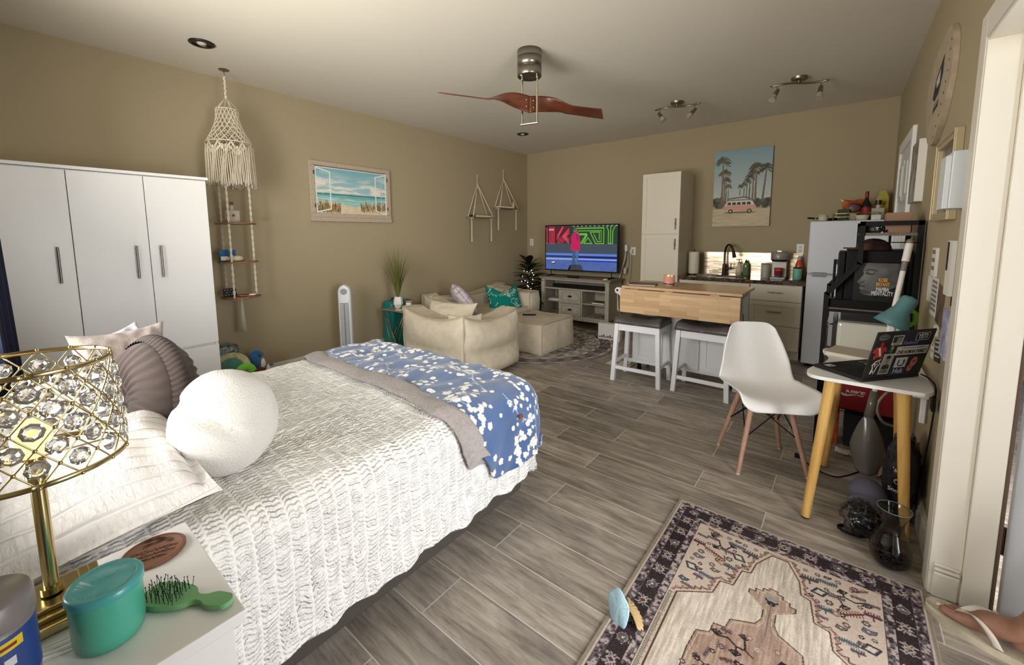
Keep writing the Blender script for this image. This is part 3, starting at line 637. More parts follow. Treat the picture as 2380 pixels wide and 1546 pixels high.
ring(2.445, .082); ring(2.172, .165)
b = MB()
def rr_(h): return .082+(.165-.082)*(h**1.7)-.012*math.sin(h*PI)*(1-h)
for i in range(18):
    for sg in (1, -1): b.tube([(rr_(h)*math.cos(2*PI*i/18+sg*h*1.4), rr_(h)*math.sin(2*PI*i/18+sg*h*1.4), 2.445-.273*h) for h in [k/14 for k in range(15)]], .0034, 6)
for j in range(1, 7):
    for i in range(36):
        if (i+j) % 2: continue
        h = j/7*1.0; a = PI*i/18; b.ell((rr_(h)*math.cos(a), rr_(h)*math.sin(a), 2.445-.273*h), .0058, 6)
b.obj('netting', ROPE, t)
b = MB(); rg = random.Random(3)
for k in range(6):
    a0 = 2*PI*k/6
    for sg in (-1, 1):
        for m_ in range(4): b.tube([((.168)*math.cos(a0+sg*q*.5), .168*math.sin(a0+sg*q*.5), 2.168-m_*.012-.075*abs(q*2-1 if m_ < 2 else 1-q*1.2)) for q in [i/8 for i in range(9)]], .004, 6)
    b.ell((.17*math.cos(a0), .17*math.sin(a0), 2.12), (.01, .01, .012), 8)
b.obj('knotted_band', ROPE, t)
b = MB()
for k in range(84):
    a = 2*PI*k/84; r = .168+rg.uniform(-.004, .006); L_ = 1.80+rg.uniform(-.015, .02)+.02*math.cos(a*6)
    b.tube([((r+.008*q+rg.uniform(-.002, .002))*math.cos(a+.02*math.sin(q*5+k)), (r+.008*q)*math.sin(a+.02*math.sin(q*5+k)), 2.11+.03*abs(math.sin(a*3))-(2.11-L_)*q) for q in (0, .2, .4, .6, .8, 1)], [.0036, .0036, .0036, .0036, .004, .0055], 5)
b.obj('fringe', ROPE, t)
SW = mat('shelf_wood', (150, 108, 70), .55, var=((118, 80, 50), 8), stretch=(1, 8, 1))
for z in (1.495, 1.165, .858): MB().lathe([(0, z), (.15, z), (.152, z+.005), (.15, z+.011), (0, z+.011)], 48).obj('shelf', SW, t)
for a in (R(-40), R(95), R(215)):
    b = MB(); ca, sa = math.cos(a), math.sin(a)
    for s_ in (0, PI): b.tube([(.128*ca+.0045*math.cos(z*60+s_), .128*sa+.0045*math.sin(z*60+s_), z) for z in [2.05-k*.012 for k in range(101)]], .0055, 6)
    b.obj('cord', ROPE, t)
b = MB(); b.ell((0, 0, .845), (.014, .014, .016), 10)
for k in range(22): a = k*2.4; r = .006*math.sqrt(k/3); b.tube([(r*.5*math.cos(a), r*.5*math.sin(a), .84), (r*.8*math.cos(a), r*.8*math.sin(a), .7), (r*1.4*math.cos(a), r*1.4*math.sin(a), .545)], .0022, 5)
b.obj('tassel', ROPE, t)
# things on its shelves
z = 1.507; t = thing('glass_bottle', 'clear glass bottle with cork and red heart on the top round shelf', 'bottle', (mx+.0, my-.02, z))
MB().box(-.04, .04, -.045, .045, 0, .105).cyl((0, 0, .105), (0, 0, .15), .016, n=20).obj('body', mat('dim_glass', (205, 205, 190), .1, alpha=.55), t, .006)
MB().cyl((0, 0, .15), (0, 0, .178), .014, n=16).obj('cork', mat('cork', (120, 84, 50), .8), t)
MB().ell((.042, -.005, .062), (.003, .012, .012), 10).obj('heart', mat('red_heart', (170, 30, 34), .6), t); MB().box(-.036, .036, -.041, .041, .003, .02).obj('sand', mat('dark_sand', (60, 50, 40), .9), t)
def oitem(name, label, cat, b, m, loc, rz=0, group=None, bevel=0):
    o = b.obj(name, m, None, bevel); o.location = loc; o.rotation_euler = (0, 0, rz); return tag(o, label, cat, group)
z = 1.1775
o = oitem('picture_card', 'small blue box picture leaning on the middle round shelf', 'picture', MB().box(-.008, .008, -.07, .06, 0, .098), mat('ocean_blue', (38, 100, 150), .5), (mx-.04, my-.065, z), R(8))
def shell(b, r, n=9):
    def fn(u, v):
        a = (u-.5)*2.6; q = v; rr = r*q*(1+.05*math.cos(a*n*2)); return (rr*math.sin(a), rr*math.cos(a)-.3*r, r*.32*math.sin(q*PI*.5+.2)*(1+.08*math.cos(a*n*2))*math.cos(a*.5)*(1.05-q*.9)+.001)
    b.grid(fn, 40, 10); return b
SHM = mat('shell_cream', (216, 198, 172), .5, var=((190, 150, 120), 60)); SHW = mat('shell_white', (236, 232, 224), .4)
oitem('whale_carving', 'pale carved fish with pointed snout on the middle round shelf', 'figurine', MB().ell((0, 0, .025), (.03, .075, .025), 20, fn=lambda d: 1-.35*max(0, d.y)**2).ell((.028, .03, .03), .006, 8).box(-.003, .003, -.11, -.06, .012, .045), mat('carved_shell', (205, 196, 176), .6), (mx+.045, my-.03, z), R(-10))
rg = random.Random(9)
for k, (dx, dy, r, m_, lb) in enumerate(((.06, .06, .022, SHM, 'ribbed tan seashell near the middle of the middle round shelf'), (.02, .10, .018, SHM, 'small tan seashell at the right side of the middle round shelf'), (.095, .02, .012, SHW, 'tiny white seashell at the front of the middle round shelf'), (.08, .085, .012, SHW, 'tiny white seashell toward the right edge of the middle round shelf'))): oitem('seashell', lb, 'seashell', shell(MB(), r*1.5), m_, (mx+dx, my+dy, z), rg.uniform(0, 6), 'seashells on the middle shelf')
z = .8705
b = MB(); b.box(-.004, .004, -.055, .05, 0, .075)
for i in range(4):
    for j in range(3): b.box(.004, .0045, -.045+i*.024+.012*(j % 2), -.033+i*.024+.012*(j % 2), .014+j*.021, .022+j*.021, mi=1)
o = b.obj('greeting_card', [mat('card_black', (16, 17, 26), .6), mat('card_print', (130, 140, 150), .6)]); o.location = (mx-.01, my-.075, z); o.rotation_euler = (0, R(-12), R(10)); tag(o, 'small black patterned card leaning on the lowest round shelf', 'card')
oitem('seashell', 'large ribbed tan seashell in the middle of the lowest round shelf', 'seashell', shell(MB(), .06), SHM, (mx+.06, my-.01, z), R(40), 'seashells on the lowest shelf')
oitem('seashell', 'smooth white oval seashell right of centre on the lowest round shelf', 'seashell', MB().ell((0, 0, .009), (.018, .033, .009), 16), SHW, (mx+.06, my+.07, z), R(5), 'seashells on the lowest shelf')
oitem('seashell', 'small spiky silver-white shell at the right end of the lowest shelf', 'seashell', MB().ell((0, 0, .010), (.016, .016, .010), 12, fn=lambda d: 1+.35*abs(math.sin(6*math.atan2(d.y, d.x)))), mat('shell_grey', (170, 168, 160), .3), (mx+.03, my+.12, z), 0, 'seashells on the lowest shelf')
# ---------------- basket of soft toys by the wardrobe
t = thing('wicker_basket', 'brown wicker basket of soft toys on the floor beside the wardrobe', 'basket', (-4.08, 1.28, 0)); WK = mat('wicker', (104, 70, 46), .8, bump=(120, .8, .01), var=((70, 46, 30), 60))
b = MB()
for k in range(15):
    z = .006+k*.0115; hx, hy = .20+.0016*k, .19+.0016*k
    P = rp([(-hx, -hy), (hx, -hy), (hx, hy), (-hx, hy)], .05, 4); b.tube([(x+.002*math.sin(i*2+k*PI), y+.002*math.cos(i*2+k*PI), z) for i, (x, y) in enumerate(P)], .0065, 6, True)
b.obj('body', WK, t); b = MB()
P = rp([(-.225, -.215), (.225, -.215), (.225, .215), (-.225, .215)], .05, 5)
for s_ in (0, PI): b.tube([(x+.006*math.cos(i*1.3+s_), y, .178+.006*math.sin(i*1.3+s_)) for i, (x, y) in enumerate(P)], .008, 6, True)
b.obj('rim', WK, t); b = MB(); b.tube([(.222, .06*math.cos(a)+.05, .18+.075*math.sin(a)) for a in [PI*k/14 for k in range(15)]], .006, 6); b.obj('handle', WK, t)
MB().box(-.19, .19, -.18, .18, .004, .012).obj('bottom', WK, t)
bx, by = -4.08, 1.28
t = thing('plush_toy', 'plush sea turtle with green shell and speckled cream rim in the basket', 'soft toy', (bx+.06, by-.10, .27))
tu = t; MB().ell((0, 0, 0), (.06, .11, .10), 24).obj('shell', mat('plush_green', (70, 128, 112), .9, var=((60, 112, 100), 18), sheen=.4), t)
def rimf(u, v): a, c = u*2*PI, v*2*PI; r = .115+.03*math.cos(c); return (.018*math.sin(c)+.02, r*math.cos(a), r*.92*math.sin(a))
MB().grid(rimf, 40, 10).obj('rim', mat('plush_cream_speckled', (196, 190, 150), .9, var=((150, 150, 110), 45)), t); tu.rotation_euler = (R(12), R(-12), R(-18))
o = oitem('plush_toy', 'black and white patterned soft toy behind the plush turtle', 'soft toy', MB().ell((0, 0, 0), (.08, .12, .07), 20), mat('plush_checked', (24, 26, 30), .9, var=((150, 160, 155), 30)), (bx-.06, by-.10, .40), .3)
t = thing('plush_toy', 'blue plush dolphin with white belly leaning in the basket', 'soft toy', (bx+.02, by+.115, .26)); PB = mat('plush_blue', (22, 84, 130), .9, sheen=.4)
MB().tube(smooth_path([(0, -.02, -.10), (0, -.01, -.03), (0, -.015, .04), (.0, 0, .08), (.03, .045, .07)], 5), [.03, .04, .045, .05, .052, .056, .06, .062, .062, .062, .062, .06, .058, .055, .05, .045, .04, .035, .026, .018, .006], 14).obj('body', PB, t)
MB().ell((.03, .03, -.01), (.035, .03, .055), 14).obj('belly', mat('plush_white', (210, 208, 200), .9), t); MB().ell((.04, .07, -.035), (.02, .055, .012), 12).ell((-.03, -.07, .02), (.012, .05, .03), 12).obj('fin', PB, t); MB().ell((.05, .005, .065), .008, 8).obj('eye', BLACK, t)
oitem('plush_toy', 'lime green plush ring toy at the front of the basket', 'soft toy', MB().tube([(.0, .05*math.cos(a), .05*math.sin(a)) for a in [k*PI/10 for k in range(20)]], .03, 12, True), mat('plush_lime', (110, 190, 40), .9, sheen=.4), (bx+.15, by-.02, .235), -.2)
oitem('plush_toy', 'dark red plush toy low in the basket under the dolphin', 'soft toy', MB().ell((0, 0, 0), (.05, .055, .06), 18), mat('plush_red', (120, 22, 26), .9), (bx+.12, by+.10, .18), 0)
oitem('plush_toy', 'cream plush cone-shaped toy at the right side of the basket', 'soft toy', MB().lathe([(.045, -.05), (.04, 0), (.02, .06), (.004, .09), (0, .092)], 20), mat('plush_beige', (206, 190, 168), .9), (bx+.10, by+.175, .155), 0)
# ---------------- beach picture in a weathered frame
t = thing('framed_picture', 'beach scene picture with painted open window in weathered frame on the left wall', 'picture', (LX, 2.575, 1.86))
FRM = mat('weathered_wood', (196, 182, 164), .7, var=((160, 140, 120), 30), stretch=(1, 2, 8)); hw, hh = .485, .312
b = MB(); b.box(.001, .03, -hw, hw, hh-.045, hh).box(.001, .03, -hw, -hw+.055, -hh+.085, hh-.045).box(.001, .03, hw-.055, hw, -hh+.085, hh-.045).box(.001, .036, -hw-.004, hw+.004, -hh, -hh+.045).box(.001, .030, -hw, hw, -hh+.045, -hh+.085); b.obj('frame', FRM, t, .004)
A = Art(.86, .482, .0032, (130, 176, 184)); Wd, Hd = .86, .482
t_ = A.Y/Hd; A.a = (np.array([120, 172, 184])*(t_[..., None])+np.array([196, 214, 212])*(1-t_[..., None]))
n1 = A.noise(.16, 1, .03, oct=5)+.5; cl = np.clip((n1-.35)*3, 0, 1)*np.clip((t_-.42)*12, 0, 1)*np.clip(1.7-t_*2.0+.35*np.abs(A.X/Wd-.5)*2, 0, 1); cl = np.clip(cl*1.5, 0, 1)[..., None]; A.a = A.a*(1-cl)+np.array([232, 222, 208])*cl
sea = (t_ < .44); A.a = np.where(sea[..., None], np.array([150, 196, 190])+0*A.a, A.a); wv = np.sin(A.Y*260+A.noise(.2, 6, .02))*.5+.5; A.add((wv*40-20)*np.array([1, .8, .8])[None, None, :].T[..., 0] if False else (wv*36-18), sea)
A.rect(0, Wd, .40*Hd, .44*Hd, (60, 132, 138)); A.rect(0, Wd, .36*Hd, .385*Hd, (84, 150, 148), .8)
sx_ = A.X/Wd; sandm = t_ < .20+.03*np.sin(sx_*9)+.10*np.abs(sx_-.5); A.a = np.where(sandm[..., None], np.array([214, 196, 168])+A.noise(.03, 14)[..., None], A.a)
rg = random.Random(6)
for k in range(420):
    x = rg.choice([rg.uniform(0, .27), rg.uniform(.52, .86)]); y = rg.uniform(0, .07)+(.02 if x > .5 else 0); h_ = rg.uniform(.03, .085)*(1-.5*abs(abs(x-.43)-.35)/.35); A.line([(x, y), (x+rg.uniform(-.012, .012), y+h_)], .005, rg.choice([(104, 78, 40), (140, 112, 62), (80, 62, 34), (168, 146, 96)]))
for x0, x1, sg in ((.0, .165, 1), (.86, .715, -1)):
    dy = .035
    quad = [(x0+.012*sg, .012), (x1, .012+dy), (x1, Hd-dy-.012), (x0+.012*sg, Hd-.012)]; A.line(quad, .012, (226, 230, 222), closed=True)
    A.line([((x0+x1)/2, .03), ((x0+x1)/2, Hd-.03)], .005, (190, 200, 196)); A.line([(x0, Hd*.62), (x1, Hd*.60)], .005, (180, 190, 186)); A.line([(x0, Hd*.36), (x1, Hd*.38)], .005, (180, 190, 186))
A.line([(0, Hd-.004), (Wd, Hd-.004)], .01, (224, 228, 220))
A.plane('canvas', ATT, t, basis((.022, -.43, -.226), (0, 1, 0), (0, 0, 1)))
b = MB()
for y in (-.44, .44):
    for z in (-.15, .19): b.box(.03, .033, y-.007, y+.007, z-.02, z+.02)
b.obj('painted_hinges', mat('rusty_iron', (84, 70, 60), .7), t)
# ---------------- tower fan
t = thing('tower_fan', 'white tower fan standing against the left wall beyond the bed', 'fan', (-4.05, 2.262, 0), R(-40)); FW = mat('fan_white', (226, 228, 230), .35)
b = MB(); o_ = rp([(-.055, -.065), (.06, -.065), (.075, .0), (.06, .065), (-.055, .065)], .04, 6)
def fan_sec(u, v):
    i = int(u*len(o_)) % len(o_); z = .03+v*.86; q = 1 if v < .9 else math.sqrt(max(0, 1-((v-.9)/.1)**2)); return (o_[i][0]*1, o_[i][1]*max(q, .02) if v < 1 else 0, z)
b.grid(fan_sec, len(o_), 40); b.prism(o_, .03, .031); b.obj('body', FW, t)
b = MB(); b.lathe([(0, 0), (.13, 0), (.135, .01), (.10, .025), (.0, .03)], 40); b.obj('base', FW, t)
b = MB()
for k in range(46): b.box(.068, .0765, -.038, -.006, .17+k*.0115, .1745+k*.0115); b.box(.068, .0765, .006, .038, .17+k*.0115, .1745+k*.0115)
b.obj('grille', FW, t); MB().box(.0700, .0752, -.040, .040, .165, .70).obj('grille_recess', mat('fan_dark', (120, 123, 128), .6), t)
MB().cyl((.045, 0, .82), (.074, 0, .82), .033, n=32).obj('control_dial', mat('fan_grey', (140, 145, 150), .3), t); 
# ---------------- wire side table, suitcase, vase, candle, coaster things
t = thing('suitcase', 'tall teal hard-shell suitcase standing on the floor behind the wire side table', 'suitcase', (-4.21, 3.03, 0)); TS = mat('teal_shell', (14, 122, 118), .4)
b = MB(); b.box(-.10, .10, -.165, .165, .03, .615); b.obj('shell', TS, t, .045, 5)
b = MB()
for k in range(5): b.box(.095, .104, -.12+k*.06-.008, -.12+k*.06+.008, .10, .55)
b.obj('ribs', TS, t, .003); MB().tube([(-.05, -.05, .61), (-.05, -.05, .635), (-.05, .05, .635), (-.05, .05, .61)], .008, 8).obj('handle', BLACK, t)
for y in (-.12, .12):
    for x in (-.06, .06): MB().cyl((x, y-.012, .022), (x, y+.012, .022), .022, n=16).box(x-.012, x+.012, y-.014, y+.014, .025, .05).obj('wheel', BLACK, t)
tx, ty, tz = -3.925, 2.90, .555
t = thing('side_table', 'small square wire-legged side table between the tower fan and the lounge chair', 'side table', (tx, ty, 0), R(4))
MB().box(-.19, .19, -.155, .155, tz-.012, tz).obj('table_top', mat('grey_wood_top', (150, 136, 116), .4, var=((120, 106, 90), 14)), t, .003)
BR_ = mat('antique_brass', (150, 130, 96), .35, .9); b = MB()
for sx in (-1, 1): b.tube([(sx*.18, -.145, tz-.012), (sx*.02, -.145, .01), (sx*.02, -.145, .01), ], .0045, 8)
cs = [(-.18, -.145), (.18, -.145), (.18, .145), (-.18, .145)]
for i in range(4):
    a, c = Vector(cs[i]), Vector(cs[(i+1) % 4]); b.tube([(*a, tz-.014), (*(a*.15+c*.85), .006)], .0045, 8).tube([(*c, tz-.014), (*(a*.85+c*.15), .006)], .0045, 8)
for z in (.006, tz-.014): b.tube([(x, y, z) for x, y in cs], .0045, 8, True)
b.obj('leg_frame', BR_, t)
t = thing('vase', 'white faceted ceramic vase on the wire side table', 'vase', (tx-.07, ty-.02, tz)); 
b = MB(); b.lathe([(0, 0), (.032, 0), (.056, .05), (.050, .10), (.040, .135), (.036, .135), (.036, .12), (0, .11)], 8, sm=False); b.obj('body', mat('white_ceramic', (236, 230, 232), .35), t)
t = thing('grass_plant', 'tall green artificial grass standing in the white faceted vase', 'plant', (tx-.07, ty-.02, tz+.115)); gm = [mat('grass_green', (104, 116, 44), .7), mat('grass_dark', (62, 74, 30), .7), mat('grass_tip', (150, 130, 84), .7)]
b = MB(); rg = random.Random(12)
for k in range(300):
    a = rg.uniform(0, 2*PI); L_ = rg.uniform(.42, .66); sp = rg.uniform(.02, .28)*(1.3 if k % 7 == 0 else 1); w = rg.uniform(.0022, .004); dx, dy = math.cos(a), math.sin(a); pts = []
    for q in (0, .33, .66, 1): pts.append(Vector((dx*(.014*rg.random()+sp*q**1.5), dy*(.012*rg.random()+sp*q**1.5), L_*q-.05*q*q*sp/.1*.4)))
    px, py = -dy*w/2, dx*w/2; vs = []
    for i, p_ in enumerate(pts): s_ = (1, .9, .6, .05)[i]; vs += [p_+Vector((px*s_, py*s_, 0)), p_-Vector((px*s_, py*s_, 0))]
    b.add(vs, [(0, 1, 3, 2), (2, 3, 5, 4), (4, 5, 7, 6)], rg.choice((0, 0, 1)) if k % 7 else 2)
b.obj('blades', gm, t)
t = thing('candle', 'small glass candle jar with label beside the faceted vase', 'candle', (tx+.065, ty+.03, tz)); MB().lathe([(0, 0), (.037, 0), (.039, .004), (.039, .09), (.036, .09), (.036, .012), (0, .01)], 32).obj('jar', mat('amber_jar', (196, 160, 130), .15, alpha=.6), t)
MB().lathe([(0, .012), (.0355, .012), (.0355, .07), (0, .07)], 28).obj('wax', mat('cream_wax', (226, 208, 184), .6), t)
b = MB(); b.grid(lambda u, v: (.0395*math.cos(-1.6+u*1.5), .0395*math.sin(-1.6+u*1.5), .02+v*.055), 10, 1); b.obj('label', mat('paper_white', (228, 226, 220), .7), t)
oitem('trinket', 'white open loop trinket lying at the front of the wire side table', 'trinket', MB().tube([(.0, 0, .004), (.05, .01, .004), (.07, .05, .006), (.03, .08, .004), (-.005, .05, .004)], .005, 8, True).box(-.05, .02, -.02, .015, 0, .008), SHW, (tx+.07, ty-.10, tz), R(20), None, .002)
# ---------------- lounge chairs (cream boucle)
CRM = mat('cream_boucle', (222, 211, 190), .95, bump=(230, .8, .006), var=((212, 200, 178), 14), spec=.15); PIP = mat('cream_piping', (192, 178, 154), .95, bump=(170, .8, .006))
def bulge_box(x0, x1, y0, y1, z0, zt, bul=.07, waist=0, sag=0, rnd=.05, n=28, seed=0, fac=(1, 1, 1, 1)):
    """soft block: zt(u,v) height of the top; sides swell; optional waist line"""
    b = MB(); cx, cy = (x0+x1)/2, (y0+y1)/2; hx, hy = (x1-x0)/2, (y1-y0)/2
    def P(a, c, s_):                        # a,c in -1..1 on the square plan, s_ 0..1 height
        z = z0+(zt(a, c)-z0)*s_; k = math.sin(PI*min(1, s_*1.02))**.6 if 0 < s_ < 1 else 0
        if waist: k = (abs(math.sin(PI*s_/waist)) if s_ < waist else abs(math.sin(PI*(s_-waist)/(1-waist)))*.75)**.55; k = max(k, .45 if .05 < s_ < .95 else 0)
        e = bul*k; fx = math.copysign(1, a)*(abs(a)**3); fy = math.copysign(1, c)*(abs(c)**3); mx_, my_ = math.sqrt(max(0, 1-c*c)), math.sqrt(max(0, 1-a*a))
        q = Vector((cx+a*hx+e*fx*mx_*fac[0 if a < 0 else 1], cy+c*hy+e*fy*my_*fac[2 if c < 0 else 3], z)); w_ = .008*nz(q.x*7+seed, q.y*7, q.z*7)+.004*nz(q.x*18+seed, q.y*18, q.z*12); q += Vector((w_*fx, w_*fy, w_*.6)); return q
    def side(f):
        b.grid(lambda u, v: P(*f(u*2-1), v), n, n)
    side(lambda a: (a, -1)); side(lambda a: (1, a)); side(lambda a: (-a, 1)); side(lambda a: (-1, -a)); b.grid(lambda u, v: P(u*2-1, v*2-1, 1), n, n); b.grid(lambda u, v: P(1-u*2, v*2-1, 0), 6, 6)
    return b, P
def seams(P, parent, edges, verts=(), r=.007, nm='piping'):
    b = MB()
    for f in edges: b.tube([P(*f(k/24), 1)+Vector((0, 0, .004)) for k in range(25)], r, 6)
    for a, c in verts: b.tube([P(a, c, k/20)*1.0+Vector((a*.003, c*.003, 0)) for k in range(21)], r, 6)
    return b.obj(nm, PIP, parent)
edge = {'s': lambda k: (k*2-1, -1), 'n': lambda k: (k*2-1, 1), 'w': lambda k: (-1, k*2-1), 'e': lambda k: (1, k*2-1)}
SAGC = lambda h, d: (lambda a, c: h-d*(1-max(abs(a), abs(c)) if False else (1-a*a))*(1 if abs(c) > .0 else 1))
# chair A, nearest the bed
t = thing('lounge_chair', 'cream corner lounge chair with back toward the bed, nearest the camera', 'armchair', (0, 0, 0), 0, 'cream lounge seating')
sag = lambda h, d, p: (lambda a, c: h-d*(1-(a if p == 'x' else c)**2)+0*a)
b, P = bulge_box(-3.56, -2.72, 2.70, 3.42, .01, lambda a, c: .36+.02*(1-a*a)*(1-c*c), .05, seed=1); b.obj('seat', CRM, t, weld=True)
b, P = bulge_box(-3.60, -2.70, 2.66, 2.90, .015, lambda a, c: .635-.085*(1-a*a)-.01*c, .09, waist=.42, seed=2, fac=(1, 0, 1, 1)); o = b.obj('backrest', CRM, t, weld=True); seams(P, o, [edge['s'], edge['n'], edge['w']], [(1, -1), (-1, -1)])
b, P = bulge_box(-2.92, -2.70, 2.662, 3.46, .015, lambda a, c: .63-.08*(1-c*c)-.02*(c > 0)*c, .135, waist=.42, seed=3, fac=(.5, 1, 0, .7)); o = b.obj('backrest', CRM, t, weld=True); seams(P, o, [edge['e'], edge['w'], edge['n']], [(1, 1)])
b = MB(); pillow(b, .62, .40, .16, Matrix(), 30, .10, 0, .01, 4, 2); o = b.obj('loose_cushion', CRM, t, weld=True); o.matrix_local = euler((-3.27, 3.0, .50), 62, 0, 12)
# loveseat B against the left wall
t = thing('loveseat', 'cream corner loveseat against the left wall with patterned pillows on it', 'sofa', (0, 0, 0), 0, 'cream lounge seating')
b, P = bulge_box(-4.22, -3.46, 3.52, 4.88, .01, lambda a, c: .38+.025*(1-a*a)*(1-c*c), .04, seed=5); o = b.obj('seat', CRM, t, weld=True); seams(P, o, [edge['e']])
b, P = bulge_box(-4.30, -4.08, 3.47, 4.93, .015, lambda a, c: .625-.07*(1-c*c)+.02*max(0, c), .045, waist=.45, seed=6); o = b.obj('backrest', CRM, t, weld=True); seams(P, o, [edge['e'], edge['s'], edge['n']], [(1, -1)])
b, P = bulge_box(-4.26, -3.44, 4.70, 4.94, .015, lambda a, c: .605-.02*(1-a*a)-.03*a, .05, waist=.45, seed=7); o = b.obj('backrest', CRM, t, weld=True); seams(P, o, [edge['s'], edge['n'], edge['e']], [(1, -1)])
b = MB(); b.grid(lambda u, v: (-4.0+.34*u, 3.47-.03*math.sin(u*PI)+.14*v, .60-.22*u*u-.0*v), 16, 6); 
b, P = bulge_box(-4.22, -3.64, 3.44, 3.62, .015, lambda a, c: .59-.05*(1-a*a)-.05*a, .05, waist=.45, seed=8); o = b.obj('armrest', CRM, t, weld=True); seams(P, o, [edge['s'], edge['n']], [(1, -1)])
# ottoman
t = thing('ottoman', 'square cream ottoman on the round rug in front of the loveseat', 'ottoman', (0, 0, 0), 0, 'cream lounge seating')
b, P = bulge_box(-3.28, -2.62, 3.82, 4.50, .012, lambda a, c: .365+.03*(1-a*a)*(1-c*c), .035, seed=11); o = b.obj('body', CRM, t, weld=True); seams(P, o, [edge[k] for k in 'snwe'], [(1, -1), (1, 1), (-1, -1)], .006)
# cushions on the seating
FA = Art(.5, .5, .005, (206, 196, 204)); rg = random.Random(5)
for k in range(130):
    x, y, a = rg.uniform(0, .5), rg.uniform(0, .5), rg.uniform(0, 6); FA.line([(x, y), (x+.03*math.cos(a), y+.03*math.sin(a)), (x+.045*math.cos(a+.6), y+.045*math.sin(a+.6))], rg.choice((.004, .007, .010)), rg.choice([(168, 138, 124), (186, 160, 150), (228, 222, 228), (176, 150, 146)]))
b = MB(); cols = []; pillow(b, .46, .46, .17, Matrix(), 50, .09, 0, .008, 4, 3, cols, FA); o = b.obj('throw_pillow', ATTR); setcol(o.data, np.array(cols)); o.matrix_world = euler((-3.74, 3.68, .585), -18, 50, 35); tag(o, 'pale pink throw pillow with brown sprigs leaning on the loveseat', 'pillow')
TA = Art(.5, .5, .004, (20, 126, 116)); rg = random.Random(8)
for k in range(34):
    x, y, a = rg.uniform(0, .5), rg.uniform(0, .5), rg.uniform(0, 6); pts = [(x, y)]
    for j in range(5): a += rg.uniform(-.9, .9); x += .03*math.cos(a); y += .03*math.sin(a); pts.append((x, y))
    TA.line(pts, .0065, (206, 226, 218))
t = thing('throw_pillow', 'teal throw pillow with white coral lines on the loveseat', 'pillow', (0, 0, 0)); t.matrix_world = euler((-3.68, 4.42, .50), 58, 0, 62)
b = MB(); cols = []
def chop(sg):
    def fn(u, v):
        a, c = u*2-1, v*2-1; t2 = ((1-abs(a)**2.6)**.5)*((1-abs(c)**2.6)**.5); dip = max(0, c)**2*math.exp(-(a/.42)**2)*.13; x = a*.25*(1-.1*(1-abs(c)**2)*abs(a)**3); y = c*.19*(1-.12*(1-a*a)*abs(c)**3)-dip+.03*a*a*c
        cols.append(TA.sample(u, v)); return (x, y, sg*(.085*t2+.002))
    return fn
b.grid(chop(1), 50, 50); b.grid(chop(-1), 50, 50, flip=True); o = b.obj('cover', ATTR, t); setcol(o.data, np.array(cols)); MB().tube([(-.02, .10, .07), (0, .095, .078), (.02, .10, .07)], .007, 8).obj('button', mat('wood_button', (150, 100, 60), .5), t)
oitem('remote_control', 'black remote control lying on the cream ottoman', 'remote', MB().box(-.022, .022, -.085, .085, 0, .014), BLACK, (-3.02, 4.12, .392), R(-58), None, .004)
oitem('toy', 'small bright green toy lizard on the near edge of the ottoman', 'toy', MB().ell((0, 0, .014), (.024, .05, .014), 14).ell((0, .055, .016), (.016, .02, .013), 12).ell((.025, .02, .007), (.02, .008, .006), 8).ell((-.025, .02, .007), (.02, .008, .006), 8).ell((.025, -.03, .007), (.02, .008, .006), 8).ell((-.025, -.03, .007), (.02, .008, .006), 8), mat('lime_plastic', (96, 196, 60), .5), (-3.10, 3.88, .392), R(-50))
# ---------------- two rope swing shelves
def swing(label, y0, y1, z, ztop, zt, zn):
    cy = (y0+y1)/2; t = thing('rope_shelf', label, 'wall shelf', (LX, cy, z), 0, 'rope shelves on the left wall'); hw_ = (y1-y0)/2
    MB().box(.005, .145, -hw_, hw_, 0, .014).obj('shelf', SW, t, .002); b = MB()
    for sy in (-1, 1):
        for x in (.02, .13): b.tube([(.012, 0, ztop-z), (x, sy*(hw_-.03), .014)], .0062, 8)
        b.tube([(.02, sy*(hw_-.03), -.002), (.13, sy*(hw_-.03), -.002)], .007, 8)
    b.ell((.014, 0, ztop-z-.03), (.012, .014, .05), 12); b.tube([(.012, 0, ztop-z), (.008, .0, zn-z)], .005, 8); b.obj('rope', ROPE, t)
    for sy in (-1, 1):
        b = MB()
        for k in range(7): b.tube([(.09+.004*math.cos(k), sy*(hw_-.035)+.005*math.sin(k*2), -.01), (.09+.006*math.cos(k*2), sy*(hw_-.035)+.007*math.sin(k*3), (zt-z)*.5), (.09+.008*math.cos(k), sy*(hw_-.035)+.011*math.sin(k*2), zt-z)], .0045, 5)
        b.obj('tassel', ROPE, t)
    MB().cyl((0, 0, zn-z), (.03, 0, zn-z), .007, n=12).obj('hook', mat('shelf_hook_white', (200, 195, 185), .4), t); return cy
c1 = swing('rope swing shelf on the left wall, the lower one nearer the beach picture', 4.36, 4.86, 1.65, 2.16, 1.30, 2.28)
c2 = swing('rope swing shelf on the left wall, the higher one nearer the corner', 4.96, 5.48, 1.81, 2.30, 1.475, 2.43)
def book(name, label, loc, sz, rz, cover, group=None, pages=True, up=False):
    t = thing(name, label, 'book', loc, rz, group); w_, d_, h_ = sz; cm = mat('cover_%d_%d_%d' % cover, cover, .5)
    b = MB(); b.box(-w_/2, w_/2, -d_/2, d_/2, 0, .003).box(-w_/2, w_/2, -d_/2, d_/2, h_-.003, h_).box(-w_/2, -w_/2+.003, -d_/2, d_/2, .003, h_-.003); b.obj('cover', cm, t); MB().box(-w_/2+.003, w_/2-.004, -d_/2+.004, d_/2-.004, .003, h_-.003).obj('pages', mat('book_pages', (226, 220, 206), .8), t); return t
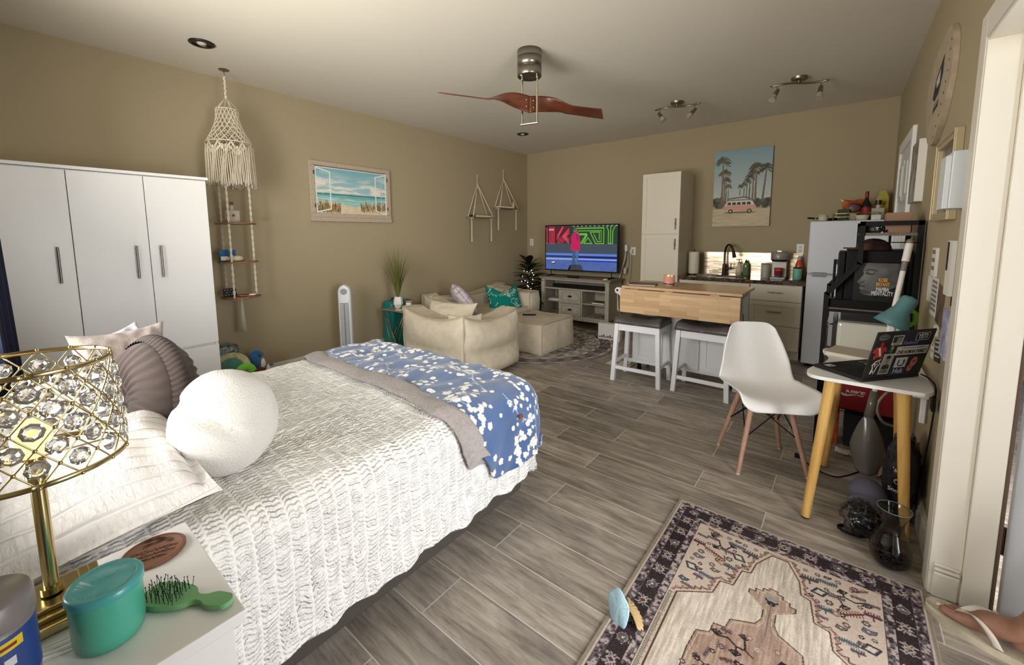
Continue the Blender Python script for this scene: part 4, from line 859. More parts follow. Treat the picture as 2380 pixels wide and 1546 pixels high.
book('book', 'pale book lying on the lower rope shelf', (LX+.07, c1+.03, 1.6645), (.12, .30, .022), 0, (214, 206, 192)); oitem('sunglasses_case', 'small dark case beside the book on the lower rope shelf', 'case', MB().ell((0, 0, .015), (.03, .05, .015), 14), BLACK, (LX+.07, c1-.175, 1.6645))
book('book', 'pale book lying on the higher rope shelf', (LX+.07, c2-.03, 1.8245), (.12, .32, .026), 0, (206, 196, 182)); 
t = thing('small_bottle', 'small corked bottle at the right end of the higher rope shelf', 'bottle', (LX+.07, c2+.18, 1.8245)); MB().lathe([(0, 0), (.022, 0), (.024, .01), (.024, .07), (.01, .09), (.010, .12), (0, .12)], 20).obj('body', mat('tan_ceramic', (196, 180, 156), .4), t); MB().cyl((0, 0, .12), (0, 0, .15), .009, n=12).obj('cork', mat('cork', (120, 84, 50), .8), t)
# ---------------- corner plant with fairy lights
t = thing('potted_plant', 'dark broad-leaved plant in the far left corner wound with fairy lights', 'plant', (-3.98, 5.42, 0))
MB().lathe([(0, 0), (.10, 0), (.12, .16), (.125, .22), (.115, .22), (.11, .2), (0, .19)], 32).obj('pot', mat('pink_pot', (150, 70, 96), .5), t); MB().lathe([(.112, .20), (0, .21)], 20).obj('soil', mat('soil', (40, 30, 24), 1), t)
b = MB(); rg = random.Random(21)
for k in range(4): b.tube([(.03*math.cos(k*1.7), .03*math.sin(k*1.7), .27), (.05*math.cos(k*1.7+.4), .05*math.sin(k*1.7+.4), .8-.1*k)], .011, 7)
b.obj('stem', mat('stem_green', (48, 58, 34), .7), t)
b = MB()
for k in range(74):
    a = k*2.4+rg.uniform(-.2, .2); z = .26+.66*(k/74)+rg.uniform(-.03, .03); L_ = rg.uniform(.32, .47)*(1-.2*(k/74)); el = rg.uniform(-.05, .5)+.8*(k/74)**3; w_ = rg.uniform(.038, .06); dx, dy = math.cos(a), math.sin(a)
    if dx < -.4: L_ *= .7
    if dx > .5: L_ *= .8
    def lf(u, v):
        q = u; ww = w_*math.sin(PI*min(1, q*.97+.03))**.8; s_ = v*2-1; r = L_*q*math.cos(el*(1-q*.4)); zz = z+L_*q*math.sin(el)-.16*L_*q*q*2+.015*abs(s_)*(1-q); return (dx*(r+.03)-dy*s_*ww, dy*(r+.03)+dx*s_*ww, zz)
    b.grid(lf, 8, 2)
b.obj('leaves', mat('dark_leaf', (14, 24, 13), .5, var=((24, 36, 18), 12), spec=.3), t, solid=.0008)
ft = thing('fairy_lights', 'string of small lit fairy lights wound through the corner plant', 'string lights', (-3.98, 5.42, 0)); b = MB(); P_ = []
for k in range(60): a = k*.75; P_.append((.09*math.cos(a)*(1+.5*math.sin(k*.9))+.03, .09*math.sin(a)*(1+.5*math.cos(k*1.3))-.07, .28+.58*k/60))
b.tube(P_, .0012, 4); b.obj('wire', mat('copper_wire', (120, 80, 50), .4, .8), ft); e0 = None
for k in range(0, 60, 2):
    m_ = MB().ell((0, 0, 0), .0062, 8) if e0 is None else None
    if e0 is None: e0 = m_.obj('bulb', mat('fairy_bulb', (255, 240, 214), .4, emit=5), ft); e0.location = P_[k]
    else: c = e0.copy(); COL.objects.link(c); c.parent = ft; c.location = P_[k]
# ---------------- TV console and television
CW = mat('weathered_grey_paint', (186, 180, 164), .6, var=((166, 160, 144), 18), stretch=(1, 6, 1)); CWD = mat('console_top_wood', (150, 140, 124), .55, var=((128, 118, 102), 14), stretch=(1, 10, 1))
tx0, tx1, ty0, ty1, tH = -3.70, -2.545, 5.37, 5.80, .748
t = thing('tv_console', 'weathered grey media console with two drawers and open shelves under the television', 'tv stand', (tx0, ty0, 0)); w_, d_ = tx1-tx0, ty1-ty0
box('top', CWD, t, -.03, w_+.03, -.02, d_+.01, tH-.028, tH, .004)
for x in (0, w_-.06):
    for y in (0, d_-.05): MB().box(x, x+.06, y, y+.05, 0, tH-.028).obj('leg', CW, t, .003)
b = MB(); b.box(0.06, w_-.06, .005, .045, tH-.05, tH-.028).box(.06, w_-.06, 0, d_-.02, .565, .585).box(.06, w_-.06, 0, d_-.02, .15, .175).box(0.01, .022, .05, d_-.05, .15, tH-.028).box(w_-.022, w_-.01, .05, d_-.05, .15, tH-.028)
b.box(.325, .345, 0, d_-.02, .175, .565).box(.71, .73, 0, d_-.02, .175, .565).box(.345, .71, 0, .03, .36, .375).box(.06, w_-.06, .01, .03, .11, .15); b.obj('carcass', CW, t, .002)
MB().box(.03, w_-.03, d_-.018, d_-.01, .15, tH-.05).obj('back_panel', CW, t)
box('shelf', CW, t, .06, .325, .02, d_-.02, .365, .38); box('shelf', CW, t, .73, w_-.06, .02, d_-.02, .365, .38)
for z0, z1 in ((.18, .355), (.38, .56)):
    b = MB(); b.box(.35, .705, -.008, .012, z0, z1); b.k = 1
    b.box(.385, .67, -.0095, -.0085, z0+.03, z0+.034).box(.385, .67, -.0095, -.0085, z1-.034, z1-.03).box(.385, .389, -.0095, -.0085, z0+.03, z1-.03).box(.666, .67, -.0095, -.0085, z0+.03, z1-.03)
    dr = b.obj('drawer', [CW, mat('groove_dark', (96, 88, 76), .8)], t, .0); zc = (z0+z1)/2
    b = MB(); b.lathe([(.035, 0), (.033, -.012), (.024, -.022), (0, -.025)], 24, sm=True); b2 = MB(); b2.T = Matrix.Translation((.5275, -.009, zc-.01)) @ Matrix.Rotation(R(90), 4, 'X')
    b2.grid(lambda u, v: (.036*math.cos(PI*u)*math.cos(v*PI/2), .026*math.sin(PI*u)*math.cos(v*PI/2), .02*math.sin(v*PI/2)), 16, 8); b2.obj('cup_handle', BLACKM, dr, solid=.002)
tv = thing('television', 'flat television showing a person in a pink jacket singing on a stage', 'television', (-3.15, 5.60, tH), R(1.5))
tw, th = 1.245, .715; z0 = .085; MB().box(-tw/2, tw/2, 0, .045, z0, z0+th).box(-tw*.3, tw*.3, .045, .07, z0+.05, z0+.4).obj('housing', BLACK, tv, .004)
for sx in (-1, 1): MB().tube([(sx*.52-.0, .02, z0+.01), (sx*.52, .02, .012), (sx*.52, -.09, .008)], .007, 8).tube([(sx*.52, .02, .012), (sx*.52, .11, .008)], .007, 8).box(sx*.52-.012, sx*.52+.012, -.11, .13, 0, .008).obj('foot', BLACK, tv)
A = Art(1.21, .68, .0042, (66, 76, 88)); C1, C2 = (232, 66, 92), (122, 196, 74)
A.rect(0, 1.21, .40, .68, (40, 54, 50)); A.rect(0, .42, .40, .68, (86, 30, 48)); A.rect(.46, 1.21, .40, .68, (34, 66, 46)); A.rect(0, 1.21, .26, .41, (70, 82, 96)); A.rect(0, 1.21, .0, .26, (84, 108, 176))
A.rect(0, 1.21, .225, .255, (104, 140, 226)); A.rect(0, 1.21, .185, .222, (20, 34, 110)); A.rect(0, 1.21, .155, .182, (150, 176, 240)); A.rect(.58, 1.21, .135, .156, (30, 60, 190)); A.rect(0, .5, .185, .215, (40, 60, 120))
A.line([(-.01, .64), (.02, .64), (.02, .41), (-.01, .41)], .013, C1); A.line([(.07, .67), (.07, .41), (.15, .41), (.15, .67)], .013, C1); A.line([(.098, .67), (.098, .435), (.122, .435), (.122, .67)], .011, C1)
for q in (0, .032, .064, .096):
    A.line([(.205, .47+q*.9), (.20+.12-q*.3, .665)], .011, C1) if q < .09 else None
    A.line([(.215+q, .41+q*.1), (.40, .555-q) if False else (.255+q*1.1, .50+q*.2)], .011, C1)
    A.line([(.42, .64-q*.8), (.30+q*.4, .52), (.42, .40+q*.8) if q > .0 else (.41, .41)], .012, C1)
A.disc(.375, .525, .014, C1)
for q in (0, .035, .07): A.line([(.62+q*.6, .41+q*0+.0), (.72+q*.2, .56-q*.3), (.52, .56-q*.3)], .011, C2)
A.line([(.55, .64), (1.0, .64), (1.0, .41), (.87, .41), (.78, .58), (.93, .58), (.93, .47)], .013, C2); A.line([(.68, .41), (.745, .50), (.81, .41), (.68, .41)], .012, C2); A.line([(.50, .60), (.96, .60), (.96, .44), (.90, .44), (.84, .55)], .011, C2)
for x in (1.07, 1.105, 1.14): A.line([(x, .41), (x, .60), (x-.03+(x-1.07), .67)], .012, C2)
A.line([(1.07, .41), (1.14, .41)], .012, C2)
for k in range(11): A.disc(.5+k*.07, .675, .012, (170, 184, 190))
A.poly([(.40, .0), (.44, .075), (.47, .075), (.44, 0)], (20, 22, 30)); A.poly([(.44, 0), (.47, .085), (.63, .085), (.67, 0)], (66, 68, 82))
A.poly([(.475, .085), (.49, .31), (.54, .31), (.53, .085)], (66, 96, 140)); A.poly([(.545, .085), (.54, .31), (.59, .31), (.58, .085)], (84, 116, 160)); A.poly([(.455, .30), (.46, .44), (.45, .50), (.49, .57), (.58, .58), (.60, .50), (.615, .44), (.605, .30)], (206, 26, 96)); A.poly([(.55, .57), (.60, .56), (.60, .52), (.555, .52)], (206, 26, 96))
A.disc(.535, .61, .028, (150, 104, 86), .036); A.disc(.53, .63, .028, (110, 92, 84), .022); A.disc(.565, .575, .018, (160, 112, 94)); A.line([(.56, .585), (.575, .60)], .012, (20, 20, 24)); A.line([(.55, .55), (.575, .46)], .018, (60, 40, 120), .7)
for k in range(4): A.rect(.055+k*.024, .071+k*.024, .615, .635, (214, 220, 226))
A.rect(.12, .18, .085, .115, (24, 40, 70)); A.rect(.11, .165, .098, .12, (230, 236, 240)); A.add(A.noise(.05, 10), A.Y < .15)
A.plane('screen', mat('tv_screen', attr='emit', rough=.2, emit=.62), tv, basis((-.605, -.0012, z0+.018), (1, 0, 0), (0, 0, 1)))
oitem('soundbar', 'long black soundbar in the top shelf of the media console', 'soundbar', MB().box(-.45, .45, -.035, .035, 0, .055), BLACK, (-3.08, 5.47, .5855), 0, None, .008)
t = thing('shell_dish', 'dark dish of shells in front of the television', 'dish', (-3.16, 5.43, tH)); MB().lathe([(0, 0), (.07, 0), (.10, .016), (.097, .018), (.068, .004), (0, .004)], 32, sx=1.1, sy=.6).obj('dish', BLACKM, t)
for k in range(7): oitem('seashell', 'small white shell heaped in the dark dish before the television', 'seashell', shell(MB(), .022, 7), SHW, (-3.22+k*.018, 5.43+.012*(-1)**k, tH+.008), k*1.1, 'shells in the console dish')
oitem('round_device', 'small white round device at the right end of the console top', 'device', MB().lathe([(0, 0), (.032, 0), (.034, .006), (.032, .016), (0, .018)], 24), WPAINT, (-2.62, 5.41, tH)); oitem('trinket', 'small red trinket beside the white round device on the console', 'trinket', MB().ell((0, 0, .014), (.022, .014, .014), 12).ell((.014, 0, .024), (.010, .010, .010), 8), mat('red_toy', (170, 36, 40), .4), (-2.72, 5.40, tH))
book('book', 'white book in the left middle shelf of the console', (-3.50, 5.50, .3805), (.20, .16, .025), .1, (220, 208, 204)); book('book', 'grey book stacked beneath the white one in the console', (-3.47, 5.62, .3805), (.22, .10, .02), -.1, (150, 146, 150)); book('book', 'brown wooden-looking book on the right middle shelf of the console', (-2.74, 5.50, .3805), (.20, .15, .025), .0, (120, 84, 50))
oitem('driftwood', 'tangled grey driftwood on the lower left shelf of the console', 'driftwood', MB().tube(smooth_path([(-.08, 0, .012), (-.03, .02, .03), (.02, -.02, .018), (.08, .01, .012)]), .010, 7).tube(smooth_path([(-.05, -.03, .01), (0, .01, .035), (.05, .03, .01)]), .007, 6), mat('driftwood_grey', (120, 110, 96), .9), (-3.50, 5.48, .1755)); oitem('driftwood', 'tangled grey driftwood on the lower right shelf of the console', 'driftwood', MB().tube(smooth_path([(-.08, 0, .012), (-.03, .02, .03), (.02, -.02, .018), (.08, .01, .012)]), .010, 7).tube(smooth_path([(-.05, -.03, .01), (0, .01, .035), (.05, .03, .01)]), .007, 6), mat('driftwood_grey', (120, 110, 96), .9), (-2.74, 5.48, .1755), 1)
t = thing('appliance_box', 'white floor box with dark lettering beside the media console', 'box', (-2.40, 5.02, 0), R(5)); b = MB(); b.box(-.10, .20, -.05, .05, 0, .22); b.obj('box', WPAINT, t, .004)
b = MB(); 
for k in range(9): b.box(-.08+k*.028, -.065+k*.028, -.0515, -.0502, .03, .03+.02+.01*(k % 3))
b.obj('print', BLACK, t)
# wall plates behind
def outlet(label, x, z, y=BY, n=2):
    t = thing('wall_outlet', label, 'outlet', (x, y, z)); MB().box(-.036, .036, -.006, -.0005, -.058, .058).obj('cover_plate', WPAINT, t, .002); b = MB()
    for q in (-.02, .02): b.box(-.014, .014, -.008, -.006, q-.013, q+.013)
    b.obj('socket', mat('socket_ivory', (196, 190, 176), .5), t); return t
outlet('light switch plate on the back wall right beside the left corner', -4.253, 1.27); outlet('outlet with plugs between the television and the tall cabinet', -2.41, 1.15); outlet('outlet above the counter beside the refrigerator', -.39, 1.21)
t = thing('power_adapter', 'white plug and hanging cable bundle in the outlet beside the television', 'adapter', (-2.46, BY-.01, 1.15)); MB().box(-.06, -.02, -.05, 0, .0, .09).box(.02, .05, -.045, 0, -.03, .02).obj('plug', WPAINT, t, .004)
b = MB(); b.tube(smooth_path([(-.04, -.05, .0), (-.05, -.06, -.12), (-.10, -.06, -.3), (-.16, -.06, -.55), (-.2, -.05, -.8)]), .011, 8); b.tube(smooth_path([(.03, -.045, -.03), (.035, -.05, -.2), (.02, -.05, -.4), (.01, -.05, -.46)]), .004, 6); b.tube(smooth_path([(-.02, -.04, -.02), (0, -.07, -.2), (-.06, -.06, -.36), (-.09, -.07, -.30)]), .004, 6); b.box(-.005, .035, -.07, -.04, -.62, -.46).box(-.06, -.02, -.075, -.045, -.33, -.25); b.obj('cable', mat('cable_white', (190, 186, 178), .5), t)
# ---------------- tall cabinet
CBM = mat('cream_cabinet', (216, 208, 190), .42)
def shaker(name, par, x0, x1, z0, z1, y=0, fr=.055, m=CBM, th=.02):
    b = MB(); b.box(x0, x1, y-th+.006, y, z0, z1); b.box(x0, x1, y-th, y-th+.006, z1-fr, z1).box(x0, x1, y-th, y-th+.006, z0, z0+fr).box(x0, x0+fr, y-th, y-th+.006, z0+fr, z1-fr).box(x1-fr, x1, y-th, y-th+.006, z0+fr, z1-fr)
    return b.obj(name, m, par, .0012)
cy = 5.31; t = thing('tall_cabinet', 'tall narrow cream pantry cabinet with two doors against the back wall', 'cabinet', (-2.065, cy, 0))
box('body', CBM, t, 0, .475, 0, BY-.002-cy, .0, 2.155, .002)
def ornate(par, x, z0, z1, y):
    return MB().cyl((x, y-.028, z0), (x, y-.028, z1), .0055, n=10).ell((x, y-.028, (z0+z1)/2), (.008, .008, .02), 10).cyl((x, y, z0+.015), (x, y-.028, z0+.015), .004, n=8).cyl((x, y, z1-.015), (x, y-.028, z1-.015), .004, n=8).obj('handle', HM, par)
d = shaker('door', t, .002, .473, 1.395, 2.15, -.001); ornate(d, .43, 1.45, 1.585, -.021); d = shaker('door', t, .002, .473, .10, 1.389, -.001); ornate(d, .43, 1.20, 1.335, -.021)
# ---------------- base cabinets
ky = 5.36; KZ = .872
t = thing('sink_cabinet', 'cream base cabinet with doors under the kitchen sink', 'cabinet', (-1.585, ky, 0)); sw = .782
MB().box(0, .018, 0, BY-.002-ky, .1, KZ-.04).box(sw-.018, sw, 0, BY-.002-ky, .1, KZ-.04).box(.018, sw-.018, 0, BY-.002-ky, .1, .118).box(.018, sw-.018, BY-.012-ky, BY-.002-ky, .118, KZ-.04).obj('body', CBM, t, .001); box('toe_kick', CBM, t, 0, sw, .05, .07, 0, .1); box('false_panel', CBM, t, .003, sw-.003, -.02, -.001, .66, KZ-.045); 
for x0, x1 in ((.003, sw/2-.002), (sw/2+.002, sw-.003)): d = shaker('door', t, x0, x1, .11, .653, -.001); barh(d, ((x1-.04 if x0 < .1 else x0+.04), -.021, .50), ((x1-.04 if x0 < .1 else x0+.04), -.021, .62), (0, -.025, 0), .005)
t = thing('drawer_cabinet', 'cream base cabinet with three bar-handled drawers beside the refrigerator', 'cabinet', (-.80, ky, 0)); sw = .49
box('body', CBM, t, 0, sw, 0, BY-.002-ky, .1, KZ-.04, .001); box('toe_kick', CBM, t, 0, sw, .04, .06, 0, .1)
d = box('drawer', CBM, t, .003, sw-.003, -.02, -.001, .648, KZ-.045); barh(d, (sw/2-.07, -.02, .745), (sw/2+.07, -.02, .745), (0, -.025, 0), .0055)
for z0, z1 in ((.375, .641), (.108, .369)): d = shaker('drawer', t, .003, sw-.003, z0, z1, -.001, .05); barh(d, (sw/2-.07, -.02, (z0+z1)/2+.02), (sw/2+.07, -.02, (z0+z1)/2+.02), (0, -.025, 0), .0055)
# granite worktop with sink cut-out
gm_ = mat('dark_granite', (60, 46, 36), .08, coat=.3); n = N(gm_); tc = n.new('TexCoord').outputs['Object']; v = n.new('TexVoronoi'); v.inputs['Scale'].default_value = 70; n.l.new(tc, v.inputs['Vector'])
f1 = n.noise(tc, 26, 5, .7, 1); c = n.ramp(f1, [(.3, (22, 16, 12)), (.48, (74, 54, 40)), (.6, (120, 96, 72)), (.75, (36, 28, 22))]); c = n.mix(.5, c, v.outputs['Color'], 'OVERLAY'); n.l.new(c, gm_.node_tree.nodes['Principled BSDF'].inputs['Base Color'])
cx0, cx1, cyf = -1.587, -.285, ky-.035; sx0, sx1, sy0, sy1 = -1.42, -.93, 5.42, 5.74
b = MB(); b.box(cx0, sx0, cyf, BY-.001, KZ-.038, KZ).box(sx1, cx1, cyf, BY-.001, KZ-.038, KZ).box(sx0, sx1, cyf, sy0, KZ-.038, KZ).box(sx0, sx1, sy1, BY-.001, KZ-.038, KZ); o = b.obj('countertop', gm_, None); tag(o, 'dark speckled granite countertop over the base cabinets', 'countertop')
SNK = mat('dark_composite_sink', (70, 64, 60), .3, .7); b = MB(); b.box(sx0+.001, sx1-.001, sy0+.001, sy1-.001, KZ-.18, KZ-.172)
for q in ((sx0+.001, sx0+.004, sy0+.001, sy1-.001), (sx1-.004, sx1-.001, sy0+.001, sy1-.001), (sx0+.001, sx1-.001, sy0+.001, sy0+.004), (sx0+.001, sx1-.001, sy1-.004, sy1-.001)): b.box(*q, KZ-.18, KZ+.0015)
o = b.obj('kitchen_sink', SNK); tag(o, 'sunken sink in the granite countertop below the tall faucet', 'sink')
# glittering strip-tile backsplash
bm_ = mat('strip_mosaic', (196, 180, 156), .22); n = N(bm_); tc = n.new('TexCoord').outputs['Object']; br = n.new('TexBrick'); br.inputs['Scale'].default_value = 1; br.inputs['Brick Width'].default_value = .11; br.inputs['Row Height'].default_value = .0135; br.inputs['Mortar Size'].default_value = .0007; br.inputs['Bias'].default_value = 0; br.offset = .37
br.inputs['Color1'].default_value = (*lin((222, 208, 184)), 1); br.inputs['Color2'].default_value = (*lin((150, 132, 108)), 1); br.inputs['Mortar'].default_value = (*lin((170, 156, 134)), 1)
mp = n.mapping(tc, (1, 1, 1), (R(90), 0, 0)); n.l.new(mp, br.inputs['Vector']); n.l.new(br.outputs['Color'], bm_.node_tree.nodes['Principled BSDF'].inputs['Base Color']); bm_.node_tree.nodes['Principled BSDF'].inputs['Metallic'].default_value = .55; 
o = MB().box(-1.43, -.36, BY-.010, BY-.0005, KZ+.0005, 1.158).obj('backsplash', bm_); tag(o, 'shiny cream and metallic strip mosaic backsplash behind the faucet', 'backsplash')
t = thing('faucet', 'tall dark bronze gooseneck kitchen faucet behind the sink', 'faucet', (-1.165, 5.78, KZ)); BZ = mat('dark_bronze', (84, 70, 60), .22, .9)
b = MB(); b.lathe([(0, 0), (.030, 0), (.030, .006), (.024, .012), (.022, .12), (.017, .14)], 28); b.tube(smooth_path([(0, 0, .13), (0, 0, .27), (.012, -.012, .345), (.05, -.05, .385), (.09, -.09, .365), (.115, -.115, .315)], 6), .0125, 14).cyl((.113, -.113, .32), (.135, -.135, .235), .016, .022, 20); b.obj('spout', BZ, t)
MB().cyl((.02, -.005, .085), (.085, -.01, .085), .013, n=16).cyl((.078, -.012, .085), (.078, -.015, .155), .006, n=10).obj('lever', BZ, t)
t = thing('paper_towel_roll', 'white paper towel roll on a stand beside the tall cabinet', 'paper towels', (-1.50, 5.66, KZ)); MB().lathe([(.018, .012), (.062, .012), (.064, .02), (.064, .285), (.062, .292), (.018, .292)], 40).obj('roll', mat('paper_towel', (224, 216, 196), .95, bump=(90, .6, .01)), t); MB().lathe([(0, 0), (.075, 0), (.075, .008), (0, .01)], 32).cyl((0, 0, .01), (0, 0, .31), .006, n=10).ell((0, 0, .315), .011, 10).obj('holder', DARKST, t)
t = thing('dish_rack', 'dark wire rack lying over the left half of the sink', 'dish rack', (-1.33, 5.53, KZ)); b = MB()
P = rp([(-.085, -.10), (.13, -.10), (.13, .13), (-.085, .13)], .03, 3); b.tube([(x, y, .012) for x, y in P], .005, 6, True)
b.obj('frame', STEEL, t); b = MB()
for k in range(9): b.tube([(-.07+k*.024, -.095, .012), (-.07+k*.024, .0, .012), (-.07+k*.024, .125, .012)], .003, 5)
b.obj('wires', STEEL, t)
oitem('dish_brush', 'pale dish wand lying along the front edge of the sink', 'brush', MB().cyl((0, 0, .006), (.24, .012, .006), .006, n=10).ell((-.015, 0, .009), (.03, .018, .009), 12), mat('brush_clear', (190, 184, 170), .3), (-1.20, 5.37, KZ+.0005))
t = thing('soap_bottle', 'clear pump soap bottle with amber soap right of the faucet', 'bottle', (-1.0, 5.79, KZ)); MB().lathe([(0, 0), (.034, 0), (.036, .01), (.036, .10), (.016, .14), (.014, .155)], 28).obj('body', mat('clear_plastic', (226, 214, 190), .12, alpha=.5), t); MB().lathe([(0, .003), (.033, .003), (.033, .05), (0, .05)], 24).obj('soap', mat('amber_soap', (190, 160, 70), .2), t); MB().cyl((0, 0, .15), (0, 0, .17), .017, n=18).cyl((0, 0, .17), (0, 0, .20), .005, n=8).cyl((.005, 0, .20), (-.035, 0, .197), .006, n=8).obj('pump', mat('pump_tan', (170, 140, 110), .5), t)
t = thing('soap_bottle', 'green dish soap bottle with black cap right of the clear pump bottle', 'bottle', (-.925, 5.80, KZ)); MB().lathe([(0, 0), (.036, 0), (.037, .02), (.034, .12), (.030, .15), (.012, .17)], 28, sx=1, sy=.7).obj('body', mat('green_soap', (96, 124, 70), .2, coat=.4), t); MB().cyl((0, 0, .168), (0, 0, .188), .014, n=16).cyl((0, 0, .188), (0, 0, .205), .006, n=10).obj('cap', BLACK, t); MB().box(-.02, .02, -.027, -.0255, .03, .11).obj('label', mat('olive_label', (60, 84, 40), .5), t)
t = thing('glass_canister', 'glass canister of ground coffee left of the coffee maker', 'canister', (-.70, 5.66, KZ)); MB().lathe([(0, 0), (.044, 0), (.046, .005), (.046, .155), (.043, .155), (.043, .006), (0, .006)], 32).obj('jar', mat('dim_glass', (205, 205, 190), .1, alpha=.3), t); MB().lathe([(0, .007), (.0425, .007), (.0425, .075), (0, .078)], 28).obj('coffee', mat('coffee', (26, 18, 14), .9), t); MB().lathe([(0, .155), (.046, .155), (.046, .172), (0, .174)], 32).obj('lid', mat('lid_grey', (150, 146, 134), .4), t)
t = thing('coffee_maker', 'white and grey single-cup coffee maker on the counter', 'coffee maker', (-.565, 5.66, KZ)); CM = mat('appliance_white', (212, 206, 192), .35)
b = MB(); b.box(-.075, .07, -.11, .10, 0, .018).box(-.075, .07, .02, .10, .018, .30); b.obj('body', CM, t, .01, 3); MB().lathe([(0, .215), (.078, .215), (.084, .225), (.086, .30), (.07, .31), (0, .312)], 36, c=(0, -.025, 0)).obj('brew_head', mat('appliance_grey', (160, 154, 142), .3, .4), t); MB().lathe([(0, .2), (.07, .2), (.084, .222), (0, .222)], 30, c=(0, -.025, 0)).obj('trim', BLACK, t)
b = MB(); b.text('CAFE', .036, basis((-.04, -.113, .25), (1, 0, 0), (0, 0, 1)), 0, .001, bold=.0005); b.obj('lettering', mat('letter_grey', (110, 106, 98), .4), t); MB().box(-.02, .02, -.06, -.02, .31, .324).obj('button', STEEL, t)
t = thing('mug', 'rainbow striped tumbler standing in the coffee maker', 'cup', (-.565, 5.60, KZ+.0185)); b = MB(); cc = [(40, 90, 150), (50, 140, 110), (120, 150, 60), (200, 150, 60), (196, 90, 50), (170, 40, 70)]
for k in range(6): r0_, r1_ = .030+.0022*k, .030+.0022*(k+1); b.lathe([(r0_, .018*k), (r1_, .018*(k+1))], 28, mi=k)
b.lathe([(0, .001), (.030, .001)], 28, mi=0).lathe([(.043, .108), (.040, .108), (.038, .02), (0, .02)], 28, mi=5); b.obj('body', [mat('rainbow_%d' % k, c, .4) for k, c in enumerate(cc)], t)
t = thing('water_bottle', 'orange squeeze bottle behind the mint can beside the refrigerator', 'bottle', (-.385, 5.78, KZ)); MB().lathe([(0, 0), (.036, 0), (.038, .01), (.038, .15), (.022, .20), (.016, .215)], 28).obj('body', mat('orange_plastic', (216, 74, 40), .3, coat=.3), t); MB().lathe([(.018, .212), (.018, .24), (.008, .26), (0, .262)], 20).obj('cap', mat('cap_lilac', (170, 160, 170), .4), t)
t = thing('tumbler', 'mint green insulated can cooler on the counter beside the refrigerator', 'cup', (-.385, 5.62, KZ)); MB().lathe([(0, 0), (.038, 0), (.042, .008), (.043, .125), (.041, .128)], 30).obj('body', mat('mint_powdercoat', (110, 178, 156), .4), t); MB().lathe([(.0415, .127), (.0415, .138), (.035, .138), (.034, .05), (0, .05)], 30).obj('rim', BLACK, t)
cmk = t; t = bpy.data.objects.new('power_cord', None); COL.objects.link(t); t.parent = cmk; t.location = (-.39+.565, BY-.008-5.66, 1.23-KZ); MB().box(-.018, .018, -.03, 0, -.014, .014).obj('plug', BLACK, t, .003); MB().tube(smooth_path([(0, -.028, -.0), (-.02, -.04, -.02), (-.06, -.06, -.10), (-.09, -.09, -.25), (-.10, -.12, -.345)]), .004, 8).obj('cable', BLACK, t)
oitem('tray', 'dark flat mat at the right front end of the countertop', 'tray', MB().box(-.10, .10, -.07, .07, 0, .004), mat('tray_dark', (40, 28, 22), .4), (-.40, 5.42, KZ), 0, None, .001)
# ---------------- canvas print of a camper van under palms
t = thing('canvas_print', 'canvas print of a pink camper van under tall palm trees on the back wall', 'picture', (-1.03, BY, 1.955)); pw_, ph_ = .632, .94
MB().box(-pw_/2, pw_/2, -.032, -.0008, -ph_/2, ph_/2).obj('stretcher', mat('canvas_edge', (120, 116, 108), .8), t)
A = Art(pw_, ph_, .0033, (178, 196, 196)); v_ = A.Y/ph_; A.a = np.array([126, 154, 164])*(v_[..., None])+np.array([226, 222, 206])*(1-v_[..., None]); A.rect(0, pw_, 0, .245, (196, 182, 152)); A.rect(0, pw_, .215, .25, (168, 156, 128)); A.add(A.noise(.1, 22, .012), A.Y < .24)
for k in range(60): A.disc(rg.uniform(0, .12) if k % 2 else rg.uniform(.46, pw_), rg.uniform(.25, .31)+(.04 if k % 4 == 1 else 0), rg.uniform(.015, .04), rg.choice([(84, 84, 70), (64, 66, 56), (104, 102, 84)]))
rg = random.Random(14)
def palm(x, y0, h, r, lean=0):
    tc_ = (118, 104, 88); A.poly([(x-r*.14, y0), (x+r*.14, y0), (x+lean+r*.08, y0+h), (x+lean-r*.08, y0+h)], tc_); cx_, cy_ = x+lean, y0+h
    for k in range(int(70)):
        a = rg.uniform(-.9, PI+.9); L_ = r*rg.uniform(.6, 1.05); col = rg.choice([(66, 64, 50), (92, 88, 66), (118, 110, 84), (50, 50, 42)]); A.line([(cx_, cy_), (cx_+L_*.6*math.cos(a), cy_+L_*.7*math.sin(a)), (cx_+L_*math.cos(a)*1.02, cy_+L_*.72*math.sin(a)-L_*.3)], r*.055, col)
for x, y0, h, r, ln in ((.30, .38, .11, .035, 0), (.345, .36, .15, .04, 0), (.375, .34, .21, .05, 0), (.405, .33, .27, .06, 0), (.17, .30, .20, .045, 0), (.145, .28, .30, .06, 0), (.125, .27, .40, .075, 0), (.44, .31, .33, .07, 0), (.47, .30, .41, .085, 0), (.545, .29, .40, .09, .03), (.10, .28, .53, .092, .0)): palm(x, y0, h, r, ln)
vx, vy = .145, .175; A.disc(vx+.16, vy-.004, .18, (110, 100, 84), .012, .8); A.poly([(vx-.01, vy+.02), (vx, vy+.10), (vx+.02, vy+.128), (vx+.30, vy+.128), (vx+.325, vy+.085), (vx+.34, vy+.07), (vx+.345, vy+.02)], (214, 160, 140)); A.poly([(vx, vy+.085), (vx+.02, vy+.135), (vx+.30, vy+.135), (vx+.322, vy+.088)], (226, 218, 204)); A.line([(vx+.02, vy+.150), (vx+.28, vy+.150)], .012, (140, 128, 112)); A.line([(vx+.04, vy+.168), (vx+.2, vy+.185), (vx+.27, vy+.165)], .016, (104, 98, 86))
for k in range(5): A.poly([(vx+.022+k*.054, vy+.092), (vx+.024+k*.054, vy+.122), (vx+.062+k*.054, vy+.122), (vx+.066+k*.054, vy+.092)], (70, 64, 60))
